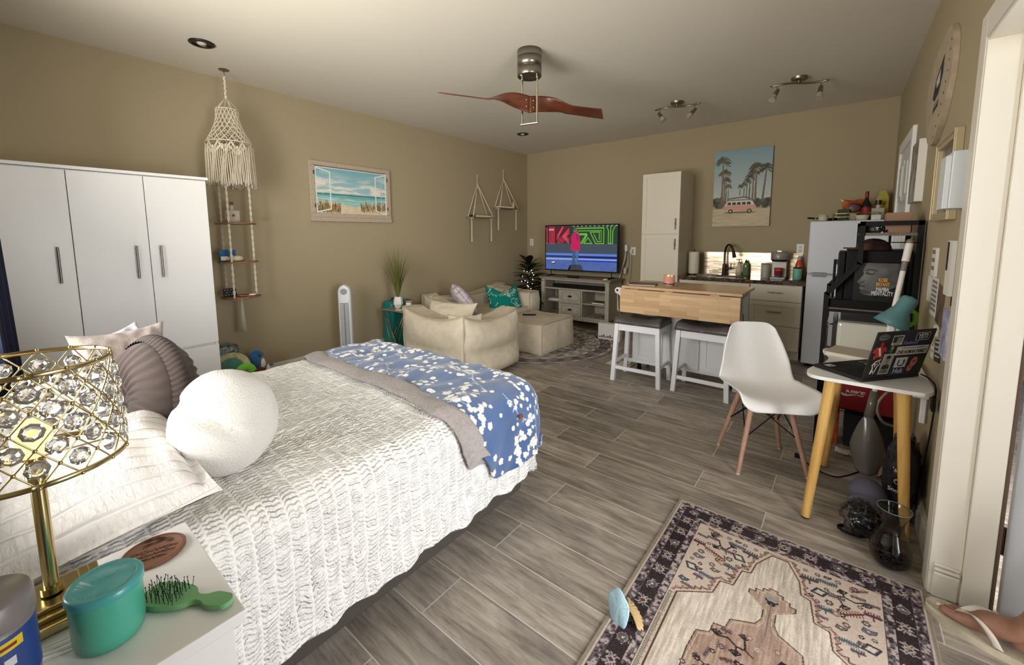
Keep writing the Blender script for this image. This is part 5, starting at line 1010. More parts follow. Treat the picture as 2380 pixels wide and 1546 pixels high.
for k in (.06, .27): A.disc(vx+k, vy+.012, .026, (60, 54, 50)); A.disc(vx+k, vy+.012, .013, (190, 182, 170))
A.plane('canvas', ATT, t, basis((-pw_/2, -.0328, -ph_/2), (1, 0, 0), (0, 0, 1)))
# ---------------- refrigerator
FRX0, FRX1, FRY = -.275, .325, 5.16; FM = mat('fridge_white', (206, 210, 218), .28, coat=.3)
t = thing('refrigerator', 'white top-freezer refrigerator in the far right corner', 'refrigerator', (FRX0, FRY, 0)); fwd = FRX1-FRX0
box('body', FM, t, 0, fwd, .07, BY-FRY-.02, .03, 1.51, .004); d1 = box('freezer_door', FM, t, 0, fwd, 0, .065, .985, 1.51, .012); d2 = box('refrigerator_door', FM, t, 0, fwd, 0, .065, .045, .972, .012)
FH = mat('fridge_handle', (120, 122, 126), .4); MB().box(.045, .16, -.014, 0, .988, 1.0).obj('handle', FH, d1); MB().box(.045, .16, -.012, 0, .955, .968).obj('handle', FH, d2)
for x in (.05, fwd-.05): MB().cyl((x, .1, 0), (x, .1, .03), .02).cyl((x, .55, 0), (x, .55, .03), .02).obj('foot', BLACK, t)
oitem('refrigerator_magnet', 'small dark rectangular magnet on the freezer door', 'magnet', MB().box(-.035, .035, -.009, -.0006, -.025, .025), mat('magnet_dark', (50, 46, 44), .5), (-.01, FRY, 1.11))
FZ = 1.51
t = thing('wire_basket', 'white wire tray basket on top of the refrigerator', 'basket', (-.10, 5.34, FZ)); b = MB(); bw, bd, bh = .36, .28, .075
for z in (.004, .04, bh): b.tube([(x, y, z) for x, y in rp([(0, 0), (bw, 0), (bw, bd), (0, bd)], .02, 2)], .0022 if z < bh else .003, 5, True)
b.obj('frame', GOLD, t); b = MB()
for k in range(9): b.tube([(bw*k/8, 0, bh), (bw*k/8, 0, .004), (bw*k/8, bd, .004), (bw*k/8, bd, bh)], .0018, 5)
for k in range(1, 5): b.tube([(0, bd*k/5, bh), (0, bd*k/5, .004), (bw, bd*k/5, .004), (bw, bd*k/5, bh)], .0018, 5)
b.obj('wires', GOLD, t)
t = thing('chip_bag', 'red crumpled snack bag in the wire basket on the refrigerator', 'bag', (.050, 5.52, FZ+.01)); b = MB(); b.grid(lambda u, v: ((u-.5)*.19*(1-.15*math.sin(v*PI))+.012*nz(u*6, v*6, 0)+.03*(v > .9)*(u-.5), -.045*math.sin(u*PI)*math.sin(v*PI)**.7-.004*nz(u*9, v*9, 2), v*.2+.02*abs(u-.5)*2*(v)), 26, 20); b.grid(lambda u, v: ((u-.5)*.19*(1-.15*math.sin(v*PI))+.012*nz(u*6, v*6, 0), .045*math.sin(u*PI)*math.sin(v*PI)**.7, v*.2+.02*abs(u-.5)*2*v), 26, 20); b.obj('bag', mat('red_foil', (150, 34, 26), .3, .2, var=((176, 120, 60), 9)), t); MB().ell((.015, -.047, .125), (.048, .006, .045), 20).obj('window_print', mat('chip_dark', (60, 22, 16), .4), t)
oitem('tea_box', 'small green box at the left end of the wire basket', 'box', MB().box(-.045, .045, -.035, .035, 0, .115), mat('tea_green', (44, 56, 26), .5), (-.02, 5.47, FZ+.006), .1)
t = thing('jar', 'small jar with yellow lid in the wire basket', 'jar', (.06, 5.40, FZ+.006)); MB().lathe([(0, 0), (.032, 0), (.034, .05), (.03, .055)], 22).obj('body', mat('dim_glass', (205, 205, 190), .1, alpha=.55), t); MB().lathe([(.031, .055), (.031, .07), (0, .071)], 22).obj('lid', mat('lid_yellow', (190, 170, 90), .5), t)
t = thing('wine_bottle', 'red-capped dark wine bottle with red label on the refrigerator', 'bottle', (.155, 5.50, FZ)); MB().lathe([(0, 0), (.038, 0), (.040, .006), (.040, .15), (.034, .175), (.016, .21), (.0145, .22), (.0145, .285), (0, .286)], 30).obj('body', mat('wine_glass_dark', (18, 20, 18), .1), t); MB().lathe([(.0155, .235), (.0158, .29), (.015, .293), (0, .293)], 24).obj('capsule', mat('capsule_red', (130, 18, 20), .35), t); b = MB(); b.lathe([(.0405, .05), (.0405, .135)], 30); b.obj('label', mat('label_red', (140, 30, 30), .6), t)
t = thing('liquor_bottle', 'square clear bottle with dark cap right of the wine bottle', 'bottle', (.245, 5.50, FZ)); MB().box(-.05, .05, -.03, .03, 0, .125).cyl((0, 0, .125), (0, 0, .16), .017, n=18).obj('body', mat('dim_glass', (205, 205, 190), .1, alpha=.5), t, .008); MB().cyl((0, 0, .155), (0, 0, .20), .023, .026, n=20).obj('cap', mat('cap_brown', (50, 26, 20), .4), t)
t = thing('mug', 'clear printed glass mug at the left front corner of the refrigerator top', 'cup', (-.18, 5.32, FZ)); MB().lathe([(0, 0), (.036, 0), (.042, .02), (.038, .068), (.035, .068), (.038, .022), (0, .006)], 28).obj('body', mat('milky_glass', (206, 198, 172), .2, alpha=.8), t); MB().tube([(-.04, 0, .055), (-.06, 0, .05), (-.062, 0, .025), (-.042, 0, .018)], .004, 7).obj('handle', mat('milky_glass', (206, 198, 172), .2, alpha=.8), t)
t = thing('frying_pan', 'black pan behind the mug, its handle sticking out left of the refrigerator', 'pan', (-.06, 5.72, FZ)); MB().lathe([(0, 0), (.10, 0), (.12, .04), (.117, .04), (.098, .004), (0, .004)], 32).obj('pan', BLACKM, t); MB().cyl((-.115, 0, .035), (-.27, -.03, .05), .007, .010, n=10).obj('handle', BLACKM, t)
t = thing('bowl', 'small white ribbed bowl in front of the wine bottle on the refrigerator', 'bowl', (.125, 5.29, FZ)); MB().lathe([(0, 0), (.04, 0), (.055, .052), (.051, .052), (.036, .006), (0, .006)], 28).obj('bowl', mat('bowl_white', (196, 190, 176), .5), t)
oitem('medicine_box', 'small white lettered box at the right front of the refrigerator top', 'box', MB().box(-.035, .035, -.02, .02, 0, .05), mat('box_white', (206, 204, 200), .6), (.225, 5.27, FZ), 0, None, .001)
oitem('wine_holder', 'dark curved holder beside the square bottle on the refrigerator', 'holder', MB().tube(smooth_path([(-.03, 0, .01), (.02, 0, .02), (.045, 0, .05), (.05, 0, .11), (.02, 0, .07), (-.02, 0, .04)]), [.012]*4+[.018]*6+[.014]*8+[.01]*13, 10).tube(smooth_path([(.02, 0, .02), (.07, 0, .02), (.085, 0, .05), (.08, 0, .06)]), .006, 8), BLACKM, (.23, 5.72, FZ))
oitem('yellow_bag', 'tall yellow bag standing behind the bottles on the refrigerator', 'bag', MB().prism([(-.05, 0), (.06, 0), (.055, .24), (.03, .30), (-.01, .30), (-.045, .2)], -.03, .03), mat('yellow_bag', (170, 150, 46), .5), (.27, 5.65, FZ), 0, None, .008); bpy.data.objects['yellow_bag'].rotation_euler = (R(90), 0, 0)
# ---------------- kitchen cart / island
IX0, IX1, IY0, IY1, IZ = -1.65, -.612, 3.745, 4.34, .90
BB = mat('butcher_block', (200, 154, 104), .38); n = N(BB); tc = n.new('TexCoord').outputs['Object']; br = n.new('TexBrick'); br.inputs['Scale'].default_value = 1; br.inputs['Brick Width'].default_value = .24; br.inputs['Row Height'].default_value = .033; br.inputs['Mortar Size'].default_value = .0004; br.offset = .41; br.inputs['Bias'].default_value = -.1
br.inputs['Color1'].default_value = (*lin((214, 186, 146)), 1); br.inputs['Color2'].default_value = (*lin((190, 156, 116)), 1); br.inputs['Mortar'].default_value = (*lin((170, 130, 88)), 1); sp = n.new('SeparateXYZ'); n.l.new(tc, sp.inputs[0]); cb = n.new('CombineXYZ'); n.l.new(sp.outputs[0], cb.inputs[0]); n.l.new(n.math('ADD', sp.outputs[1], sp.outputs[2]), cb.inputs[1]); n.l.new(cb.outputs[0], br.inputs['Vector'])
g = n.noise(n.mapping(tc, (6, 90, 90)), 1, 4, .6); c = n.mix(.45, br.outputs['Color'], n.ramp(g, [(.3, (110, 84, 60)), (.7, (170, 160, 150))]), 'SOFT_LIGHT'); n.l.new(c, BB.node_tree.nodes['Principled BSDF'].inputs['Base Color'])
t = thing('kitchen_cart', 'white kitchen cart with butcher-block top and folded drop leaf behind the stools', 'kitchen island', (IX0, IY0, 0)); iw, idp = IX1-IX0, IY1-IY0
box('top', BB, t, 0, iw, 0.012, idp, IZ-.025, IZ, .004); box('drop_leaf', BB, t, .005, iw-.005, -.022, -.002, IZ-.252, IZ-.028, .004)
b = MB()
for x in (.10, .42, .80): b.box(x, x+.07, -.004, .02, IZ-.0255, IZ-.022).cyl((x, -.003, IZ-.026), (x+.07, -.003, IZ-.026), .004, n=8)
b.obj('hinges', STEEL, t)
IW = mat('cart_white', (222, 224, 226), .4); by0 = .21; box('body', IW, t, .045, iw-.045, by0, idp-.03, .11, IZ-.025, .003)
for x0, x1 in ((.065, .345), (.36, .68), (.695, iw-.065)): shaker('panel', t, x0, x1, .14, IZ-.06, by0, .05, IW, .016)
shaker('side_door', t, 0, .01, .2, .3, 0) if False else None
d = MB(); d.box(iw-.045, iw-.031, by0+.03, idp-.05, .14, IZ-.06); d = d.obj('side_door', IW, t, .002); MB().box(iw-.030, iw-.022, by0+.05, by0+.056, .6, .7).obj('handle', HM, d)
for x in (.10, iw-.10):
    for y in (by0+.05, idp-.08): MB().cyl((x-.012, y, .033), (x+.012, y, .033), .033, n=22).box(x-.016, x+.016, y-.01, y+.01, .04, .11).obj('caster', BLACK, t)
tr = MB(); tr.T = Matrix.Translation((-.002, .10, 0)); pts = [(0, .855), (-.02, .86), (-.085, .865), (-.105, .845), (-.10, .815), (-.075, .805), (-.05, .79), (-.03, .75), (0, .71)]; tr.add([(x, y, z) for y in (0, .018) for x, z in pts], [tuple(range(9)), tuple(range(9, 18))[::-1]]+[(i, (i+1) % 9, 9+(i+1) % 9, 9+i) for i in range(9)]); tr.cyl((-.08, 0, .838), (-.08, .36, .838), .011, n=14); tr.obj('towel_bar', IW, t, .002)
tr = MB(); tr.tube(smooth_path([(0, .04, .63), (-.03, .04, .64), (-.04, .04, .69)]), .006, 8) 
b = MB(); b.grid(lambda u, v: (IX0-.082+(.014 if v < .5 else -.014)*(1 if abs(v-.5) > .06 else 0)+.012*math.sin(u*13)*(abs(v-.5)*2), IY0+.13+.13*u-.02*abs(v-.5)*(u-.5)*2, .852-abs(v-.5)*2*(.22+.02*math.sin(u*7))), 24, 24); o = b.obj('kitchen_towel', mat('towel_cream', (206, 198, 180), .95, bump=(150, .6, .004)), solid=.003); tag(o, 'cream kitchen towel hanging from the cart side bar', 'towel')
t = thing('candle', 'lit pink three-wick candle in glass on the butcher-block top', 'candle', (-1.27, 3.98, IZ)); cr = .052
MB().lathe([(0, 0), (cr*.9, 0), (cr*.9, .012), (0, .012)], 36).obj('coaster', mat('candle_wood', (168, 140, 112), .6), t); MB().lathe([(cr, .012), (cr, .105), (cr-.003, .105), (cr-.003, .018), (0, .018)], 40).obj('jar', mat('pink_glass', (244, 190, 176), .1, alpha=.45), t); MB().lathe([(0, .020), (cr-.004, .020), (cr-.004, .080), (0, .080)], 36).obj('wax', mat('pink_wax', (226, 134, 118), .5, emit=.12), t)
MB().lathe([(cr+.0004, .018), (cr+.0004, .028)], 36).obj('base_band', mat('dark_band', (70, 40, 30), .4), t)
b = MB(); b.text('candle', .016, basis((-.03, -cr-.001, .05), (1, 0, 0), (0, 0, 1)), 0, .0003); b.obj('label_print', mat('label_mauve', (150, 96, 90), .6), t) if False else None
for k in range(3):
    a = k*2.1; w = MB().cyl((.022*math.cos(a), .022*math.sin(a), .08), (.022*math.cos(a), .022*math.sin(a), .088), .001, n=6).obj('wick', BLACK, t); MB().ell((.022*math.cos(a), .022*math.sin(a), .096), (.003, .003, .009), 8).obj('flame', mat('flame', (255, 176, 90), .5, emit=9), w)
book('magazine', 'magazine with brown cover lying at the left end of the cart top', (-1.50, 3.93, IZ+.0005), (.25, .22, .012), R(12), (112, 84, 78)); oitem('lighter', 'small silver lighter beside the pink candle', 'lighter', MB().box(-.02, .02, -.008, .008, 0, .008).ell((.024, 0, .006), .007, 8), STEEL, (-1.185, 3.96, IZ+.0005), -.4, None, .002)
# ---------------- two counter stools
SL = mat('charcoal_leather', (66, 62, 60), .42, bump=(220, .12, .002)); SWT = mat('stool_white', (232, 234, 238), .35); NH = mat('nailhead', (90, 84, 80), .3, .9)
def stool(label):
    t = thing('counter_stool', label, 'stool', (0, 0, 0), 0, 'counter stools at the kitchen cart'); hx, hy, zt = .19, .135, .555
    for sx in (-1, 1):
        for sy in (-1, 1):
            a = Vector((sx*hx, sy*hy, zt)); c = Vector((sx*(hx+.028), sy*(hy+.022), 0)); q = .019; b = MB(); vs = []
            for p_, w2 in ((c, q), (a, q)): vs += [(p_.x+i*w2, p_.y+j*w2, p_.z) for j in (-1, 1) for i in (-1, 1)]
            b.add(vs, [(0, 2, 3, 1), (4, 5, 7, 6), (0, 1, 5, 4), (2, 6, 7, 3), (0, 4, 6, 2), (1, 3, 7, 5)]); b.obj('leg', SWT, t, .002)
    b = MB(); b.box(-hx, hx, -hy-.010, -hy+.010, zt-.065, zt).box(-hx, hx, hy-.010, hy+.010, zt-.065, zt).box(-hx-.01, -hx+.01, -hy, hy, zt-.065, zt).box(hx-.01, hx+.01, -hy, hy, zt-.065, zt); b.obj('apron', SWT, t, .002)
    for sy in (-1, 1): k = .115; MB().box(-hx-.02, hx+.02, sy*(hy+.015)-.010, sy*(hy+.015)+.010, k, k+.032).obj('stretcher', SWT, t, .002)
    for sx in (-1, 1): k = .165; MB().box(sx*(hx+.017)-.010, sx*(hx+.017)+.010, -hy-.01, hy+.01, k, k+.030).obj('stretcher', SWT, t, .002)
    cw, cd = .222, .162
    def cf(sgn):
        def fn(u, v):
            a, c = u*2-1, v*2-1; z = .046+.038*abs(a)**2.2-.006; e = (1-abs(a)**10)**.3*(1-abs(c)**8)**.3
            z = z*e+.006*(1-e); dmp = math.exp(-((abs(a)-.3)**2/.012+(c)**2/.03)); z -= .012*dmp; return (a*cw, c*cd, zt+.012+z)
        return fn
    b = MB(); b.grid(cf(1), 44, 32); b.grid(lambda u, v: ((u*2-1)*cw, (v*2-1)*cd, zt), 2, 2, flip=True)
    for f in (lambda k: (k*2-1, -1), lambda k: (1, k*2-1), lambda k: (1-k*2, 1), lambda k: (-1, 1-k*2)): b.grid(lambda u, v: (f(u)[0]*cw, f(u)[1]*cd, zt+.018*v), 30, 1)
    cu = b.obj('cushion', SL, t, weld=True); nh = MB()
    for f, n_ in ((lambda k: (k*2-1, -1), 22), (lambda k: (1, k*2-1), 16), (lambda k: (1-k*2, 1), 22), (lambda k: (-1, 1-k*2), 16)):
        for k in range(n_): p_ = f((k+.5)/n_); nh.ell((p_[0]*(cw+.0015), p_[1]*(cd+.0015), zt+.006), .0042, 6)
    nh.obj('nailhead_trim', NH, cu); return t
s1 = stool('white counter stool with charcoal tufted seat, left one at the cart'); s1.location = (-1.44, 3.775, 0); s1.rotation_euler = (0, 0, R(1))
s2 = dup(s1, 'white counter stool with charcoal tufted seat, right one partly behind the white chair', (-.888, 3.83, 0), R(-1))
# pet bowl corner left of the cart
oitem('floor_cloth', 'small crumpled white cloth on the floor by the left stool', 'cloth', MB().grid(lambda u, v: ((u-.5)*.26, (v-.5)*.2, .006+.008*abs(nz(u*5, v*5))), 20, 16), mat('cloth_white', (214, 206, 196), .9), (-1.80, 4.12, 0)); bpy.data.objects['floor_cloth'].modifiers.new('s', 'SOLIDIFY').thickness = .004
t = thing('small_cup', 'small white cup standing on the cloth behind the left stool', 'cup', (-1.72, 4.14, .018)); MB().lathe([(0, 0), (.035, 0), (.045, .05), (.042, .05), (.033, .005), (0, .005)], 24).obj('cup', SHW, t); oitem('pill_bottle', 'tiny dark red bottle beside the small white cup on the floor', 'bottle', MB().lathe([(0, 0), (.014, 0), (.014, .04), (.008, .05), (0, .05)], 16), mat('maroon', (90, 40, 34), .4), (-1.83, 4.10, .019))
# ---------------- black metal kitchen rack
RY0, RY1 = 3.30, 3.88; t = thing('storage_rack', 'black metal rack with stepped side frames against the right wall', 'rack', (0, 0, 0)); q = .013
def bar(b, p, c, w=q): p, c = Vector(p), Vector(c); d = (c-p).normalized(); s_ = Vector((0, 1, 0)); n_ = d.cross(s_).normalized(); vs = [e+s_*i*w+n_*j*w for e in (p, c) for i in (-1, 1) for j in (-1, 1)]; b.add(vs, [(0, 1, 3, 2), (4, 6, 7, 5), (0, 4, 5, 1), (2, 3, 7, 6), (0, 2, 6, 4), (1, 5, 7, 3)], None, False)
for y in (RY0, RY1):
    b = MB(); bar(b, (-.064, y, 0), (-.064, y, 1.01)); bar(b, (-.064, y, 1.0), (.085, y, 1.205)); bar(b, (.085, y, 1.195), (.085, y, 1.455)); bar(b, (.072, y, 1.442), (.352, y, 1.442)); bar(b, (.340, y, 0), (.340, y, 1.455)); bar(b, (-.064, y, .53), (.34, y, .53), .009); bar(b, (-.064, y, .90), (.34, y, .90), .009); b.obj('side_frame', BLACKM, t)
SB = mat('rack_board', (120, 104, 90), .5, var=((90, 76, 66), 10))
for z, x0 in ((.918, -.07), (.54, -.07), (1.385, .08)): box('shelf', SB, t, x0, .345, RY0-.005, RY1+.005, z-.016, z, .001)
b = MB()
for k in range(14): b.cyl((-.06+k*.030, RY0, .255), (-.06+k*.030, RY1, .255), .0022, n=6)
for k in range(7): b.cyl((-.064, RY0+k*.096, .255), (.34, RY0+k*.096, .255), .0022, n=6)
b.obj('wire_shelf', BLACKM, t); b = MB(); b.tube([(.085, RY0-.014, 1.33), (.34, RY0-.014, 1.33)], .003, 6); b.obj('hook_rail', BLACKM, t)
# microwave on the middle shelf
t = thing('microwave_oven', 'black microwave on the middle shelf of the rack', 'microwave', (0, 0, .918)); b = MB(); b.box(.02, .325, RY0+.05, RY1-.03, .012, .36); b.obj('body', mat('gloss_black', (7, 7, 8), .5, spec=.2), t, .006); MB().box(-.02, .02, RY0+.05, RY1-.03, .0, .345).obj('door', mat('gloss_black', (7, 7, 8), .5, spec=.2), t, .008); MB().cyl((-.035, RY0+.1, .05), (-.035, RY0+.1, .30), .007).obj('handle', BLACK, t)
oitem('tray', 'flat black tray with light stripe under the black microwave side', 'tray', MB().box(-.06, .33, RY0+.012, RY0+.045, 0, .052), mat('gloss_black', (7, 7, 8), .5, spec=.2), (0, 0, .918), 0, None, .003)
# book cover standing against the microwave side
t = thing('photo_book', 'large black photo book with a grey face in profile standing on the rack', 'book', (.105, RY0+.022, .9705)); bw, bh = .228, .235
MB().box(-.04, bw-.04, -.008, .008, 0, bh).obj('cover', BLACK, t)
A = Art(bw, bh, .0017, (12, 12, 13)); sk = lambda v: (v, v, v*.98)
A.poly([(.055, bh), (.044, .200), (.039, .185), (.044, .170), (.042, .160), (.030, .140), (.018, .122), (.016, .112), (.024, .106), (.034, .104), (.032, .096), (.026, .090), (.032, .084), (.027, .076), (.036, .066), (.034, .052), (.050, .040), (.08, .034), (.12, .04), (.17, .08), (bw, .12), (bw, bh)], sk(62))
g = np.exp(-(((A.X-.075)/.05)**2+((A.Y-.165)/.07)**2)); mk = A.a[..., 0] > 40; A.add(-(A.X*190)[..., None]*np.ones(3)*.35+20, mk); A.add(g*30, mk); A.add(A.noise(.05, 26), mk)
A.disc(.075, .172, .022, sk(40), .009); A.line([(.055, .188), (.075, .196), (.105, .186)], .007, sk(34)); A.disc(.078, .176, .014, sk(110), .005); A.line([(.066, .168), (.085, .165)], .003, sk(20)); A.line([(.028, .112), (.045, .116), (.05, .126)], .005, sk(36)); A.line([(.030, .090), (.052, .090)], .004, sk(28)); A.line([(.03, .080), (.048, .079)], .006, sk(110)); A.line([(.05, .12), (.062, .155)], .008, sk(104), .6); A.disc(.05, .055, .03, sk(40), .012, .5); A.a = np.where((A.X > .2)[..., None] & mk[..., None], A.a*.6, A.a)
A.plane('cover_photo', mat('gloss_art', attr=True, rough=.35), t, basis((-.04, -.0084, 0), (1, 0, 0), (0, 0, 1)))
b = MB()
for k, (s_, sz, mi) in enumerate((('KOBE', .031, 0), ('BRYANT', .031, 0), ('MAMBA', .033, 1), ('MENTALITY', .036, 1))): b.text(s_, sz, basis((.095, -.0088, .123-k*.0265-(.004 if k > 1 else 0)), (1, 0, 0), (0, 0, 1)), mi, .0002, 'CENTER', wx=.52, bold=.0007)
b.obj('lettering', [mat('print_gold', (206, 150, 50), .5), mat('print_white', (206, 206, 204), .5)], t)
oitem('baseball_cap', 'dark brown cap lying on top of the black microwave', 'cap', MB().ell((.02, 0, 0), (.09, .08, .07), 20).prism([(-.13, -.05), (-.02, -.075), (-.02, .075), (-.13, .05)], 0.004, .010), mat('cap_brown_cloth', (64, 36, 26), .8), (.13, RY0+.2, 1.279)); bpy.data.objects['baseball_cap'].location.z = 1.282
oitem('cardboard_box', 'brown cardboard box on the top shelf of the rack', 'box', MB().box(-.055, .055, -.09, .09, 0, .118), mat('cardboard', (150, 116, 94), .85), (.245, RY0+.12, 1.386), 0, None, .002)
t = thing('game_box', 'small black box with green print on the top shelf of the rack', 'box', (.135, RY0+.10, 1.386)); MB().box(-.05, .035, -.06, .06, 0, .046).obj('box', BLACK, t, .001); b = MB(); b.box(-.02, .025, -.0608, -.0601, .012, .04); b.k = 1; b.text('T', .022, basis((.012, -.0612, .018), (1, 0, 0), (0, 0, 1)), 1, .0001, bold=.001).tube([(-.004+.006*math.cos(a), -.0613, .022+.006*math.sin(a)) for a in [k*PI/6 for k in range(12)]], .0009, 5, True); b.obj('label_print', [mat('print_green_dark', (24, 50, 36), .5), mat('print_white', (206, 206, 204), .5)], t)
oitem('cable_coil', 'tangled black cable between the boxes on the rack top shelf', 'cable', MB().tube(smooth_path([(-.03, 0, .006), (-.01, -.02, .03), (.02, 0, .02), (0, .03, .035), (-.03, .01, .02), (.02, -.03, .01), (.03, .02, .03)]), .006, 7), BLACK, (.185, RY0+.05, 1.386)); bpy.data.objects['cable_coil'].scale = (.45, 1, 1)
# toaster oven
t = thing('toaster_oven', 'white countertop oven with chrome handle on the rack shelf behind the desk', 'oven', (0, 0, .5405)); OW = mat('enamel_cream', (214, 212, 200), .18, coat=.4)
MB().box(.0, .32, RY0+.02, RY1-.08, .015, .285).obj('body', OW, t, .022, 4); MB().box(.015, .315, RY0+.03, RY1-.09, .2852, .296).obj('top_cover', mat('oven_grey_top', (110, 110, 108), .4), t, .003); MB().box(-.022, 0, RY0+.03, RY1-.09, .02, .275).obj('door', mat('oven_door', (60, 60, 60), .15), t, .005); MB().tube([(-.022, RY0+.06, .26), (-.05, RY0+.05, .255), (-.052, RY0+.05, .10), (-.022, RY0+.06, .07)], .005, 8).tube([(-.052, RY0+.05, .235), (-.052, RY1-.12, .235)], .006, 8).obj('handle', mat('chrome', (220, 220, 220), .08, 1), t)
for x in (.03, .28):
    for y in (RY0+.05, RY1-.12): MB().cyl((x, y, 0), (x, y, .016), .012, n=12).obj('foot', BLACK, t)
# lower shelves
t = thing('shoe_crate', 'dark red crate with white swoosh lettering on the rack under the desk', 'crate', (0, 0, .2575)); CRM_ = mat('crate_red', (138, 16, 30), .5)
b = MB(); b.box(-.03, .31, RY0+.03, RY0+.045, 0, .20).box(-.03, .31, RY1-.06, RY1-.045, 0, .20).box(-.03, -.015, RY0+.045, RY1-.06, 0, .20).box(.295, .31, RY0+.045, RY1-.06, 0, .20).box(-.03, .31, RY0+.03, RY1-.045, 0, .01); b.obj('body', CRM_, t, .003); b = MB(); b.box(-.036, .316, RY0+.024, RY0+.030, .17, .205).box(-.036, .316, RY0+.026, RY0+.030, .11, .118); b.obj('rim', CRM_, t, .002)
b = MB(); M_ = basis((.055, RY0+.0293, .105), (1, 0, 0), (0, 0, 1)); b.text('NIKE', .042, M_ @ Matrix(((1, .25, 0, .012), (0, 1, 0, 0), (0, 0, 1, 0), (0, 0, 0, 1))), 0, .0002, bold=.0012)
sw_ = [(-.004, .012), (-.006, .0), (.004, -.008), (.02, -.009), (.125, .026), (.03, .002), (.012, .001), (.004, .006), (.002, .014)]; b.add([(.055+x, RY0+.0292, .10+y) for x, y in sw_], [tuple(range(len(sw_)))]); b.obj('swoosh_print', mat('print_white', (206, 206, 204), .5), t)
oitem('snack_pack', 'orange printed pack at the bottom left of the rack', 'package', MB().box(-.05, .05, -.06, .06, 0, .215), mat('orange_pack', (196, 84, 28), .4, var=((150, 50, 16), 30)), (.0, RY0+.12, .002), 0, None, .004)
oitem('storage_box', 'black box on the floor at the right under the rack', 'box', MB().box(-.12, .12, -.2, .2, 0, .22), mat('box_black', (13, 13, 14), .6), (.20, RY0+.27, .001), 0, None, .004)
oitem('crumpled_wrapper', 'small crumpled white wrapper on the floor before the rack', 'wrapper', MB().grid(lambda u, v: ((u-.5)*.08, (v-.5)*.07, .012+.02*abs(nz(u*4, v*4, 3))), 8, 8), mat('cloth_white', (214, 206, 196), .9), (.08, RY0-.06, 0))
oitem('crumpled_wrapper', 'white paper scrap on the floor beneath the hanging grey scoop', 'wrapper', MB().grid(lambda u, v: ((u-.5)*.05, (v-.5)*.10, .010+.03*u+.01*nz(u*4, v*4, 6)), 8, 8), mat('cloth_white', (214, 206, 196), .9), (.245, 3.06, 0))
# long-handled scoop hanging from the rack
t = thing('long_handled_scoop', 'grey scoop on a long white pole hanging from the rack behind the desk', 'scoop', (0, 0, 0)); p0, p1 = Vector((.285, 3.16, 1.325)), Vector((.188, 3.0, .50)); d = (p1-p0).normalized()
MB().cyl(p0, p0+d*.10, .017, n=16).obj('grip', mat('pole_white', (226, 222, 214), .4), t); MB().ell(p0-d*.01, .0175, 12).obj('end_cap', mat('collar_grey', (120, 112, 104), .5), t); MB().cyl(p0+d*.10, p0+d*.155, .0135, n=16, mi=0).obj('collar', mat('collar_grey', (120, 112, 104), .5), t); MB().cyl(p0+d*.155, p1, .0125, n=16).obj('pole', mat('pole_white', (226, 222, 214), .4), t)
SG = mat('scoop_grey', (104, 100, 94), .25, coat=.3); b = MB(); b.cyl(p1-d*.005, p1+d*.14, .018, .022, n=16)
def scoop(u, v):
    a = (u-.5)*2; w_ = .018+.075*math.sin(min(1, v*1.15)*PI/2)**.8*(1-.55*max(0, v-.55)/.45)**1; z = .37-.33*v; yy = 2.96-.075*(1-a*a)*math.sin(min(1, v*1.3)*PI/2)*(1-.35*v)+.02*v; return (.170+a*w_*.92+.012*v, yy, z)
b.grid(scoop, 20, 24); b.obj('scoop_head', SG, t, solid=.003); MB().tube([p0-d*.025, (.30, 3.2, 1.36), (.30, RY0-.018, 1.335)], .0025, 6).obj('hanging_loop', mat('cord_grey', (150, 150, 150), .5), t)
oitem('hose', 'white hose loop between the desk leg and the rack', 'hose', MB().tube(smooth_path([(.34, 3.15, .50), (.27, 3.12, .50), (.22, 3.1, .43), (.215, 3.1, .36), (.25, 3.1, .30), (.34, 3.15, .28)]), .007, 8), mat('cable_white', (190, 186, 178), .5), (0, 0, 0))
# ---------------- desk
DZT = .72; t = thing('writing_desk', 'small white-topped desk with round yellow wooden legs by the right wall', 'desk', (0, 0, 0))
poly = smooth_path([(-.02, 2.357), (.12, 2.356), (.27, 2.358), (.315, 2.372), (.338, 2.43), (.340, 2.60), (.340, 2.90), (.325, 2.965), (.27, 2.985), (.1, 2.985), (-.02, 2.985), (-.05, 2.96), (-.052, 2.92), (-.032, 2.86), (-.022, 2.78), (-.028, 2.70), (-.05, 2.60), (-.082, 2.52), (-.100, 2.44), (-.088, 2.38), (-.055, 2.36), (-.02, 2.357)], 5)[:-1]
MB().prism(poly, DZT-.016, DZT).obj('top', mat('desk_white', (232, 230, 226), .35), t, .002); YW = mat('yellow_birch', (222, 180, 104), .42, var=((204, 158, 84), 5), stretch=(12, 12, 1), coat=.2)
for (a, c, z) in (((-.005, 2.41), (-.062, 2.374), 1), ((.035, 2.93), (-.008, 2.990), 1), ((.245, 2.42), (.297, 2.447), 1), ((.27, 2.93), (.317, 2.975), 1)): MB().cyl((*a, DZT-.016), (*c, .006), .0235, .0185, n=24).cyl((*c, .006), (*c, 0), .017, n=20, mi=1).obj('leg', [YW, BLACK], t)
